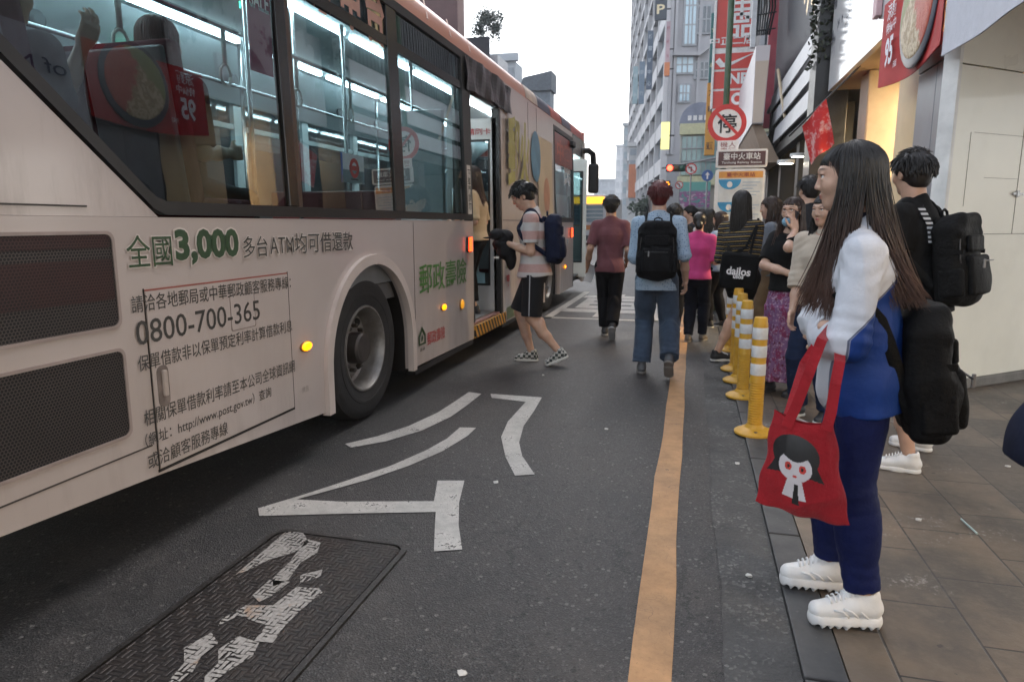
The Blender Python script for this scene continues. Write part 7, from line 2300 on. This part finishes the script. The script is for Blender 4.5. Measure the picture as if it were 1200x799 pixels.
# ---- boy boarding, striped tee
h = 1.775
G3 = person('boy in white and pink striped tee walking to the bus door', (-1.42, 6.45, 0))
P3 = pose((-1.46, 6.45, 0), 187, h, {'L': ((-1.19, 6.34, .14), 186, -24), 'R': ((-1.50, 6.52, .047 * h), 184, 0)},
          {'L': (-1.70, 6.36, 1.16), 'R': (-1.74, 6.52, 1.13)}, lean=3, head_yaw=3, head_pitch=-26, drop=.035, elbow={'L': (.8, -.3, -.9), 'R': (.8, .3, -.9)})
b_, W, q = body(P3, G3, SK, .006, fem=False)
def pinkstripe(N, v):
    a = N.attr('zz')
    return N.mix(N.math('MULTIPLY', N.step(N.math('SINE', N.math('MULTIPLY', a, 2 * math.pi / .155)), -.06, .06), 1.0), (.60, .58, .58), (.56, .36, .335))
vol_obj(top_vol(P3, .006, ease=.02, hem=-.025, sleeve=.72, sl_r=(.036, .039), hemr=(.106, .094)), 'striped_tee', cloth_fn('tee_pink_stripe', pinkstripe), G3, {'zz': lambda V, N: V[:, 2] + .035}, folds(.0035, 61, 18, joints=arm_joints(P3)))
def sidestripe(N, v):
    a = N.attr('st'); return N.mix(N.step(N.math('ABSOLUTE', a), .006, .004), (.014, .014, .017), (.42, .43, .46))
sp_ = vol_obj(pants_vol(P3, .006, ease=.016, length=.97, flare=(.056, .053), top=-.012), 'shorts', cloth_fn('shorts_piped', sidestripe), G3,
        {'st': lambda V, N: np.where(N[:, 1] < -.3, (V[:, 0] - (-1.46 + (P3.kn['L'][0] + 1.46) * np.clip((P3.P[2] - V[:, 2]) / .43, 0, 1))), 1)}, folds(.003, 62, 22))
def chk(N, v):
    c = N.n('ShaderNodeTexChecker', Scale=36.0); N.l(v, c.inputs['Vector']); c.inputs['Color1'].default_value = (.55, .55, .52, 1); c.inputs['Color2'].default_value = (.05, .06, .06, 1); return c.outputs[0]
CHK = cloth_fn('checker_canvas', chk); SOLEW = pm('sole_white', (.62, .61, .58), .6, .08, 20)
for s_ in 'LR': shoe(P3, s_, G3, CHK, SOLEW, .005)
short_hair(P3, q, G3, BLACKH, 4, 900, .06, nape=-.07)
backpack('backpack', 'navy blue backpack on the boy in the striped tee', P3, (.009, .013, .036), size=(.29, .16, .46), drop=-.02, hs=.007)
bd = thing('folded_jacket', (-1.75, 6.4, 1.0), 'black cap and folded jacket bundle held by the boarding boy', 'clothes')
bv = Vol(.006); c_ = np.array([-1.755, 6.42, 1.12])
bv.ell(c_ + [0, 0, .10], (.085, .10, .07), None, .02); bv.ell(c_ + [.02, 0, -.02], (.09, .11, .10), None, .03); bv.ell(c_ + [-.03, -.02, .03], (.08, .09, .05), None, .03); bv.ell(c_ + [.07, -.01, -.12], (.05, .07, .09), None, .03)
vol_obj(bv, 'jacket', cloth('jacket_black', (.014, .014, .016), .3), bd, None, folds(.006, 63, 30))
bv = Vol(.005); bv.ell(c_ + [-.05, -.06, .125], (.08, .075, .055), None, .02); bv.ell(c_ + [-.12, -.07, .095], (.07, .06, .010), None, .01)
vol_obj(bv, 'cap', cloth('cap_black', (.018, .018, .020), .3), bd)
MB().box(c_ + [-.05, -.10, -.09], (.05, .01, .02), R(20)).build('white_tag', pm('paper', (.6, .58, .54)), bd)

# ---- man in the maroon shirt
h = 1.685
G4 = person('man in maroon shirt and black trousers walking away with white papers', (-.92, 8.15, 0))
P4 = pose((-.93, 8.15, 0), 96, h, {'L': ((-.99, 8.30, .047 * h), 98, 0), 'R': ((-.86, 7.92, .17), 92, -52)},
          {'L': ('rel', .05, .10, -.48), 'R': ('rel', .16, .03, -.42)}, lean=1, drop=.03)
b_, W, q = body(P4, G4, SKT, .007, fem=False, face=False)
vol_obj(top_vol(P4, .007, ease=.018, hem=-.04, sleeve=.85, sl_r=(.035, .036)), 'shirt', cloth('shirt_maroon', (.145, .052, .062), .15), G4, None, folds(.006, 71, 17, joints=arm_joints(P4)))
vol_obj(pants_vol(P4, .007, length=1.93, flare=(.046, .042)), 'trousers', cloth('trousers_black', (.007, .007, .009), .25), G4, None, folds(.0045, 72, 22, joints=leg_joints(P4)))
SHD = pm('shoe_dark', (.03, .03, .033), .5); SOLG = pm('sole_grey', (.32, .31, .30), .7)
for s_ in 'LR': shoe(P4, s_, G4, SHD, SOLG, .006)
short_hair(P4, q, G4, BLACKH, 8, 800, .045, nape=-.09)
wl = P4.wr['L']
pp = thing('papers', wl + np.array([0, 0, -.1]), 'white papers held in the left hand of the maroon shirt man', 'papers')
MB().box(wl + np.array([.03, .03, -.09]), (.10, .012, .21), R(25), 0, 0, Matrix.Rotation(R(25), 4, 'Z') @ Matrix.Rotation(R(18), 4, 'Y')).build('sheet', pm('paper_white', (.66, .66, .66), .6), pp)

# ---- man in the light blue shirt
h = 1.72
G5 = person('man in light blue shirt and jeans walking away, red light coloured into his hair', (-.28, 6.15, 0))
P5 = pose((-.29, 6.18, 0), 91, h, {'L': ((-.40, 6.24, .047 * h), 95, 0), 'R': ((-.15, 5.98, .19), 88, -48)},
          {'L': ('rel', .22, -.02, -.36), 'R': ('rel', .05, .07, -.50)}, lean=2, drop=.03, sw=.104 * h)
b_, W, q = body(P5, G5, SK, .006, fem=False, face=False)
def dots(N, v):
    vo = N.n('ShaderNodeTexVoronoi', Scale=55.0); N.l(v, vo.inputs['Vector']); vo.inputs['Randomness'].default_value = .6
    return N.mix(N.step(vo.outputs['Distance'], .22, .30), (.10, .17, .30), (.36, .46, .58))
vol_obj(top_vol(P5, .006, ease=.018, hem=-.06, sleeve=1.02, sl_r=(.033, .034), hemr=(.100, .088)), 'shirt', cloth_fn('shirt_dotted_blue', dots), G5, None, folds(.006, 81, 17, joints=arm_joints(P5)))
JEAN = cloth('jeans_blue', (.046, .068, .108), .4, 5, 600, .4, .85)
vol_obj(pants_vol(P5, .006, length=1.95, flare=(.050, .046), thigh=.058), 'jeans', JEAN, G5, None, folds(.007, 82, 17, joints=leg_joints(P5), jamp=.005))
SHG = pm('shoe_grey', (.10, .10, .105), .6); SOLD = pm('sole_taupe', (.20, .18, .165), .8)
for s_ in 'LR': shoe(P5, s_, G5, SHG, SOLD, .005)
short_hair(P5, q, G5, REDLIT_H, 9, 900, .05, nape=-.085, top=1.06)
backpack('backpack', 'black backpack on the man in the light blue shirt', P5, (.0055, .0055, .0068), size=(.32, .17, .49), drop=.0, hs=.006)

# ---- woman in the pink shirt
h = 1.475
G6 = person('woman in bright pink shirt and dark trousers with black bun', (.06, 8.0, 0))
P6 = pose((.07, 8.05, 0), 78, h, {'L': ((.0, 8.05, .047 * h), 80, 0), 'R': ((.16, 8.16, .047 * h), 70, 0)},
          {'L': ('rel', .22, .0, -.26), 'R': ('rel', .22, .04, -.26)}, lean=0, head_yaw=10)
b_, W, q = body(P6, G6, SK, .007, face=False)
vol_obj(top_vol(P6, .007, ease=.022, hem=-.02, sleeve=.95, sl_r=(.038, .038), hemr=(.106, .09)), 'shirt', cloth('shirt_pink', (.56, .055, .20), .12), G6, None, folds(.005, 91, 19, joints=arm_joints(P6)))
vol_obj(pants_vol(P6, .007, length=1.95, flare=(.044, .034)), 'trousers', cloth('trousers_navy', (.008, .010, .018), .25), G6, None, folds(.004, 92, 22, joints=leg_joints(P6)))
SHT = pm('shoe_tan', (.13, .11, .09), .6)
for s_ in 'LR': shoe(P6, s_, G6, SHT, SOLD, .006)
hv = cap_vol(P6, q, .006, low=-.075)
hv2 = Vol(.006); hv2.ell(P6.hc - P6.hf * .015 * q + P6.hu * .03 * q, (.083 * q, .104 * q, .094 * q), P6.HM, .01); hv2.ell(P6.hc - P6.hf * .10 * q - P6.hu * .05 * q, (.05 * q, .045 * q, .06 * q), P6.HM, .02); hv2.ell(P6.hc + P6.hf * .10 * q - P6.hu * .05 * q, (.08 * q, .09 * q, .10 * q), P6.HM, .02, 'c'); hv2.plane(P6.hc - P6.hu * .10 * q, -P6.hu, .01)
hairs(P6, G6, BLACKH, [], vol=hv2)

# ---- woman in the striped sweater
gz = .0; h = 1.66
G7 = person('long haired woman in black sweater with thin yellow stripes and black shorts', (.42, 6.85, gz))
P7 = pose((.47, 6.88, gz), 62, h, {'L': ((.60, 7.02, gz + .02 + .047 * h), 60, 0), 'R': ((.275, 6.90, gz + .047 * h), 20, 0)},
          {'L': ('rel', .22, -.02, -.30), 'R': ('rel', .22, -.04, -.30)}, lean=0, head_yaw=15, side=4, drop=.02)
b_, W, q = body(P7, G7, SK, .006, face=False)
def ystripe(N, v):
    a = N.attr('zz'); f = N.math('FRACT', N.math('MULTIPLY', a, 1 / .043))
    c = N.mix(N.math('LESS_THAN', f, .17), (.009, .009, .012), (.36, .24, .07))
    return N.mix(N.math('MULTIPLY', N.math('GREATER_THAN', f, .5), N.math('LESS_THAN', f, .56)), c, (.22, .22, .24))
def arm_coord(P):
    def fn(V, N):
        out = V @ P.u
        for s_ in 'LR':
            for a, b_2, o in ((P.sh[s_], P.el[s_], 0), (P.el[s_], P.wr[s_], np.linalg.norm(P.el[s_] - P.sh[s_]))):
                d = nrm(b_2 - a); t = (V - a) @ d
                dist = np.linalg.norm(V - a - np.clip(t, .03, 1)[:, None] * d, axis=1)
                out = np.where((dist < .065) & (t > .03), t + o, out)
        return out
    return fn
vol_obj(top_vol(P7, .006, ease=.010, hem=.01, sleeve=1.55, sl_r=(.034, .032)), 'striped_sweater', cloth_fn('sweater_stripe', ystripe), G7, {'zz': arm_coord(P7)}, folds(.003, 101, 20, joints=arm_joints(P7)))
vol_obj(pants_vol(P7, .006, ease=.012, top=.06, length=.46, flare=(.066, .06)), 'shorts', cloth('shorts_black', (.006, .006, .007), .25), G7, None, folds(.003, 102, 22))
SHB = pm('canvas_black', (.018, .018, .02), .7)
for s_ in 'LR': shoe(P7, s_, G7, SHB, SOLEW, .005, laces=LAC)
def lh(P, front=.06, back=-.13, ln=.40, lnv=.06, wid=.10, cut=1.25):
    def fn(phi, r):
        if abs(phi) < cut: return None
        c = math.cos(phi)
        fw = front * max(0, (c + .35)) / .65 if c > -.35 else back * min(1, (-c - .35) / .4 + .3)
        return P.hc + P.hf * fw + P.hl * (math.sin(phi) * wid + .012 * r.normal()) - P.hu * (ln + lnv * r.random())
    return fn
long_hair(P7, q, G7, BLACKH, 11, lh(P7, ln=.44, back=-.12), n=1000, hs=.006, r0=.0034, wav=.012)
tb = thing('tote_bag', (.36, 6.75, .75), 'black cloth tote bag with white lettering on the striped woman', 'bag')
c_ = P7.P + P7.l * -.20 + P7.f * .02 + np.array([0, 0, .06])
Mt = np.stack([nrm(np.array([1, -.12, -.08])), nrm(np.array([-.10, -1, 0])), np.array([0, 0, 1.])], 1); Mt[:, 1] = nrm(np.cross(Mt[:, 2], Mt[:, 0])); Mt[:, 2] = nrm(np.cross(Mt[:, 0], Mt[:, 1]))
c_ = at(866, 318, 6.62)
tv_ = Vol(.006); tv_.box(c_, (.165, .045, .17), Mt, .035, .02); tv_.ell(c_ + [0, 0, -.05], (.15, .06, .12), Mt, .03)
vol_obj(tv_, 'bag_body', cloth('tote_black', (.006, .006, .0065), .25), tb, None, folds(.005, 103, 18))
nT = -Mt[:, 1] if Mt[:, 1][1] > 0 else Mt[:, 1]
mb = MB(); text(mb, 'dailos', c_ + nT * .078 + np.array([0, 0, .005]), np.stack([Mt[:, 0], Mt[:, 2], nT], 1), .21, .075, .03, center=True)
text(mb, 'usos', c_ + nT * .078 + np.array([.0, 0, -.048]), np.stack([Mt[:, 0], Mt[:, 2], nT], 1), .09, .03, .03, center=True)
mb.build('lettering', pm('letter_white', (.78, .76, .76), .5), tb)
for dx in (-.09, .09):
    MB().ribbon([c_ + Mt[:, 0] * dx + [0, 0, .14], (c_ + Mt[:, 0] * dx * .6 + P7.sh['R']) / 2 + nT * .03, P7.sh['R'] + nT * .05 + [0, 0, .02], P7.sh['R'] + [0, 0, .07], P7.sh['R'] - nT * .05 + [0, 0, .03]], tuple(nT), .022, .005).build('strap', cloth('tote_black', (.006, .006, .0065)), tb)

# ---- brown haired woman behind her
gz = .02; h = 1.60
G8 = person('brown haired woman in denim jacket half hidden behind the striped sweater', (.82, 7.6, gz))
P8 = pose((.80, 7.6, gz), 165, h, {'L': ((.80, 7.52, gz + .047 * h), 170, 0), 'R': ((.84, 7.70, gz + .047 * h), 170, 0)},
          {'L': ('rel', .16, .02, -.34), 'R': ('rel', .16, .02, -.34)}, head_yaw=10, head_pitch=-6)
b_, W, q = body(P8, G8, SK, .007)
vol_obj(top_vol(P8, .007, ease=.022, hem=-.02, sleeve=1.8, sl_r=(.042, .036)), 'denim_jacket', cloth('denim_grey', (.17, .19, .22), .25), G8, None, folds(.004, 111, 19, joints=arm_joints(P8)))
vol_obj(pants_vol(P8, .007, length=1.95), 'trousers', cloth('trousers_tan', (.20, .14, .085), .2), G8, None, folds(.004, 112, 22))
for s_ in 'LR': shoe(P8, s_, G8, SHD, SOLEW, .006)
long_hair(P8, q, G8, BROWNH, 12, lh(P8, ln=.34), n=800, r0=.0036, wav=.016)

# ---- woman with mask, on the phone
h = 1.525
G9 = person('woman with glasses and blue mask on her chin talking on the phone', (.74, 5.65, gz))
P9 = pose((.74, 5.68, gz), 224, h, {'L': ((.83, 5.62, gz + .047 * h), 230, 0), 'R': ((.65, 5.70, gz + .047 * h), 215, 0)},
          {'L': (.745, 5.56, 1.30), 'R': (.72, 5.50, .98)}, head_yaw=14, head_pitch=2, elbow={'L': (.6, -.5, -.9), 'R': (-.8, -.2, -.7)})
b_, W, q = body(P9, G9, SK, .005, handspec={'L': dict(d=(-.15, .1, 1), n=(-.5, .6, 0), curl=38, thumb=(-.6, -.6, .2)), 'R': dict(d=(.9, -.2, .1), curl=30)})
vol_obj(top_vol(P9, .006, ease=.026, hem=.02, sleeve=.85, sl_r=(.038, .040), hemr=(.100, .084)), 'black_top', BT, G9, None, folds(.004, 121, 19, joints=arm_joints(P9)))
def floral(N, v):
    n1 = N.noise(v, 16, 5, .7); n2 = N.noise(v, 48, 3, .7); 
    c = N.mix(N.step(n1, .44, .50), (.22, .035, .10), (.20, .10, .21))
    c = N.mix(N.step(n2, .55, .60), c, (.42, .28, .38))
    return N.mix(N.step(N.noise(v, 30, 3), .60, .64), c, (.12, .02, .05))
sv = Vol(.007)
sv.ecap(P9.P + [0, 0, .10], P9.P - [0, 0, .10], (.135, .10), (.175, .135), P9.l, .03); sv.ecap(P9.P - [0, 0, .10], np.array([P9.P[0], P9.P[1], .14]), (.175, .135), (.215, .185), P9.l, .03, flat=True)
sv.plane((0, 0, P9.P[2] + .09), (0, 0, 1)); sv.plane((0, 0, .13), (0, 0, -1))
def pleats(V, N):
    a = np.arctan2((V - P9.P) @ P9.f, (V - P9.P) @ P9.l); t = np.clip((P9.P[2] - V[:, 2]) / .6, 0, 1)
    return .016 * t * np.sin(a * 11 + 1.5 * np.sin(a * 3)) * (np.abs(N[:, 2]) < .8)
vol_obj(sv, 'floral_skirt', cloth_fn('skirt_floral', floral), G9, None, fold_mix(pleats, folds(.003, 122, 20)))
for s_ in 'LR': shoe(P9, s_, G9, SHD, SHD, .006)
long_hair(P9, q, G9, BROWNH, 13, lh(P9, front=.07, ln=.30, cut=1.35), n=900, r0=.0034, wav=.014, bangdrop=.01)
def Wh(p, q, l, f, u): return p.hc + (p.hl * l + p.hf * f + p.hu * u) * q
mb = MB()
for s_ in (1, -1): mb.tube([Wh(P9, q, .032 * s_ + .024 * math.cos(a), .100 - .006 * abs(math.cos(a)), .008 + .018 * math.sin(a)) for a in np.linspace(0, 2 * math.pi, 17)], .0016, 6)
mb.tube([Wh(P9, q, -.008, .104, .012), Wh(P9, q, .008, .104, .012)], .0016, 6)
for s_ in (1, -1): mb.tube([Wh(P9, q, .056 * s_, .094, .012), Wh(P9, q, .078 * s_, .0, .012)], .0016, 6)
mb.build('glasses', pm('frame_gold', (.25, .15, .10), .3, metal=.7), G9, True)
mv = Vol(.004); mv.ell(Wh(P9, q, 0, .058, -.085), (.052 * q, .052 * q, .044 * q), P9.HM, .01); mv.plane(Wh(P9, q, 0, .0, -.052), P9.hu); mv.plane(Wh(P9, q, 0, .015, 0), -P9.hf)
vol_obj(mv, 'face_mask', cloth('mask_blue', (.22, .42, .56), .1, 30), G9, None, lambda V, N: .0012 * np.sin(V[:, 2] * 500))
ph = thing('phone', P9.wr['L'], 'dark phone held to the ear of the woman with the mask', 'phone')
pc_ = P9.wr['L'] + np.array([-.012, .035, .075])
MB().box(pc_, (.009, .068, .145), 0, .004, 0, Matrix.Rotation(R(35), 4, 'Z') @ Matrix.Rotation(R(15), 4, 'X')).build('phone_body', pm('phone_dark', (.03, .03, .035), .2), ph)

# ---- woman in the beige shirt
h = 1.52
G10 = person('long haired woman in beige shirt and dark jeans facing the road', (.84, 4.95, gz))
P10 = pose((.86, 4.98, gz), 232, h, {'L': ((.94, 4.92, gz + .047 * h), 236, 0), 'R': ((.77, 5.0, gz + .047 * h), 222, 0)},
           {'L': ('rel', .20, -.05, -.33), 'R': (.675, 4.93, .735)}, head_yaw=-6, head_pitch=-2)
b_, W, q = body(P10, G10, SK, .005)
BEI = cloth('shirt_beige', (.50, .42, .335), .1)
vol_obj(top_vol(P10, .006, ease=.018, hem=-.0, sleeve=1.28, sl_r=(.041, .041), hemr=(.104, .085)), 'beige_shirt', BEI, G10, None, folds(.0045, 131, 17, joints=arm_joints(P10), jamp=.005))
cv = Vol(.005); nk = P10.neck + P10.u * .008 * h
cv.cone(nk - P10.u * .02, nk + P10.u * .012, .060, .056, .01, [(P10.u, nk + P10.u * .016), (-P10.u, nk - P10.u * .02)]); cv.cone(nk - P10.u * .03, nk + P10.u * .06, .046, .045, .005, kind='c')
vol_obj(cv, 'collar', BEI, G10)
vol_obj(pants_vol(P10, .006, length=1.95, flare=(.046, .040)), 'jeans', cloth('jeans_dark', (.016, .026, .062), .3), G10, None, folds(.004, 132, 22, joints=leg_joints(P10)))
for s_ in 'LR': shoe(P10, s_, G10, SHD, SOLEW, .006)
long_hair(P10, q, G10, BLACKH, 14, lh(P10, front=.06, ln=.36, cut=1.25), n=1000, r0=.0032, wav=.012, bangdrop=.0)

# ---- taller man deeper in the queue
def filler(label, x, y, gz, h, hd, top, bottom, hair=BLACKH, long=False, fem=False, seed=1, feet=None, hy=0):
    g = person(label, (x, y, gz)); a = R(hd)
    f = np.array([math.cos(a), math.sin(a)]); l = np.array([-f[1], f[0]])
    ft = {'L': ((x + l[0] * .08 + f[0] * .06, y + l[1] * .08 + f[1] * .06, gz + .047 * h), hd + 6, 0), 'R': ((x - l[0] * .08 - f[0] * .05, y - l[1] * .08 - f[1] * .05, gz + .047 * h), hd - 6, 0)}
    p = pose((x, y, gz), hd, h, ft, {'L': ('rel', .12, .03, -.44 * h / 1.7), 'R': ('rel', .08, .04, -.46 * h / 1.7)}, head_yaw=hy, head_pitch=-4)
    b_, W, q = body(p, g, SK, .008, fem=fem, face=abs(((hd + hy) % 360) - 90) > 60)
    vol_obj(top_vol(p, .008, ease=.022, sleeve=1.7 if seed % 2 else .8, sl_r=(.042, .037)), 'shirt', top, g, None, folds(.004, seed * 7, 19, joints=arm_joints(p)))
    vol_obj(pants_vol(p, .008, length=1.94), 'trousers', bottom, g, None, folds(.004, seed * 7 + 1, 22))
    for s_ in 'LR': shoe(p, s_, g, SHD, SOLEW, .007)
    if long: long_hair(p, q, g, hair, seed, lh(p, ln=.30), n=500, r0=.0045, wav=.014, hs=.008)
    else: short_hair(p, q, g, hair, seed, 500, .05, nape=-.085, hs=.008)
    return p
DKT = cloth('shirt_charcoal', (.03, .03, .034), .2); WHS = cloth('shirt_white', (.55, .55, .56), .06); LBS = cloth('shirt_sky', (.30, .40, .52), .1); TR = cloth('trousers_black', (.007, .007, .009))
filler('tall man in charcoal shirt standing behind the woman in beige', 1.08, 7.2, .02, 1.77, 110, DKT, TR, seed=21)
filler('person in black with white sneakers half hidden behind the light blue shirt', -.22, 8.75, 0, 1.58, 88, cloth('tee_black', (.007, .007, .0075)), TR, seed=22)
filler('man in dark suit facing the road between blue and pink shirts', -.02, 11.4, 0, 1.62, 190, DKT, TR, seed=23)
filler('woman with loose dark hair and white top beyond the pink shirt', .22, 10.4, 0, 1.56, 80, WHS, TR, long=True, fem=True, seed=24)
filler('woman in sky blue shirt beside the station board', .36, 9.3, 0, 1.50, 150, LBS, TR, long=True, fem=True, seed=26, hair=BROWNH)
filler('man in charcoal shirt far off at the kerb by the crossing', -.45, 14.5, 0, 1.68, 95, DKT, TR, seed=27)
filler('woman in white shirt far off near the crossing', -1.0, 17.5, 0, 1.6, 100, WHS, TR, long=True, fem=True, seed=28)
# ---- someone walking out of the picture at the right edge
h = 1.66; x_, y_ = .885, 1.72
G12 = person('passer-by in dark navy clothes leaving at the right edge', (x_, y_, .02))
P12 = pose((x_, y_, .02), 8, h, {'L': ((x_ + .22, y_ + .08, .10), 8, 0), 'R': ((x_ + .17, y_ - .08, .10), 8, 0)}, {'L': ('rel', .2, .02, -.42), 'R': ('rel', .22, .02, -.42)}, lean=8)
b_, W, q = body(P12, G12, SK, .008, face=False)
NV = cloth('coat_navy', (.012, .015, .032), .25)
vol_obj(top_vol(P12, .007, ease=.02, hem=-.05, sleeve=1.9, sl_r=(.042, .036)), 'jacket', NV, G12, None, folds(.004, 151, 20))
vol_obj(pants_vol(P12, .007, length=1.95, flare=(.046, .04)), 'trousers', NV, G12, None, folds(.005, 152, 18, joints=leg_joints(P12)))
for s_ in 'LR': shoe(P12, s_, G12, SHD, SHD, .006)
short_hair(P12, q, G12, BLACKH, 31, 400, .05)
# ---- woman on the bus step
h = 1.62; x_, y_ = -2.33, 7.30
G13 = person('woman in cream top and black trousers standing in the bus doorway', (x_, y_, .346))
P13 = pose((x_, y_, .346), 178, h, {'L': ((x_ + .02, y_ - .09, .346 + .047 * h), 180, 0), 'R': ((x_ - .05, y_ + .09, .346 + .047 * h), 180, 0)}, {'L': ('rel', .18, .0, -.30), 'R': ('rel', .2, .02, -.3)}, head_pitch=-8)
b_, W, q = body(P13, G13, SK, .007)
vol_obj(top_vol(P13, .007, ease=.026, hem=-.01, sleeve=.95, sl_r=(.042, .042)), 'cream_top', cloth('top_cream', (.55, .42, .27), .1), G13, None, folds(.004, 161, 19, joints=arm_joints(P13)))
vol_obj(pants_vol(P13, .007, length=1.82, flare=(.050, .042)), 'trousers', TR, G13, None, folds(.004, 162, 22))
for s_ in 'LR': shoe(P13, s_, G13, SHD, SHD, .006)
long_hair(P13, q, G13, BROWNH, 17, lh(P13, ln=.28), n=700, r0=.004, wav=.012)
# ---- seated passengers
def seated(label, x, y, z, h, top, hair, long, seed, arm=None, hd=90, hy=0):
    g = person(label, (x, y, z))
    p = pose((x, y, z), hd, h, {'L': ((x - .09, y + .50, z + .08), hd, 0), 'R': ((x + .09, y + .50, z + .08), hd, 0)},
             {'L': ('rel', .26, .0, -.28), 'R': ('rel', .26, .0, -.28)} if arm is None else arm, pelvis=(x, y + .10, z + .50), lean=-6, head_yaw=hy, knee={'L': (0, .3, 1), 'R': (0, .3, 1)})
    b_, W, q = body(p, g, SK, .007, face=abs(hy) > 40)
    vol_obj(top_vol(p, .008, ease=.022, sleeve=.9, sl_r=(.042, .04)), 'shirt', top, g, None, folds(.004, seed, 19))
    vol_obj(pants_vol(p, .008, length=1.9), 'trousers', TR, g)
    if long: long_hair(p, q, g, hair, seed, lh(p, ln=.26), n=500, r0=.0045, hs=.007)
    else: short_hair(p, q, g, hair, seed, 500, .05, hs=.007)
    return p
seated('red haired passenger in white collar on the rear bus seat', -2.42, 2.76, 1.0, 1.62, cloth('top_dark_collar', (.03, .03, .04)), hair_mat('hair_auburn', (.10, .028, .016)), True, 33)
pa = seated('passenger raising a hand behind the slanting bus window', -2.42, 2.0, 1.0, 1.62, cloth('top_grey_knit', (.12, .10, .10)), BROWNH, False, 34, arm={'L': ('rel', .30, .0, -.1), 'R': (-2.30, 2.27, 2.02)})
seated('dark haired passenger on the far side of the bus aisle', -3.82, 3.78, .92, 1.66, DKT, BLACKH, False, 35)
seated('passenger with brown hair by the far bus windows', -4.26, 2.98, .92, 1.6, WHS, BROWNH, False, 36)
seated('passenger in sky blue shirt beside the far bus window', -4.26, 5.22, .36, 1.66, LBS, BLACKH, False, 37)
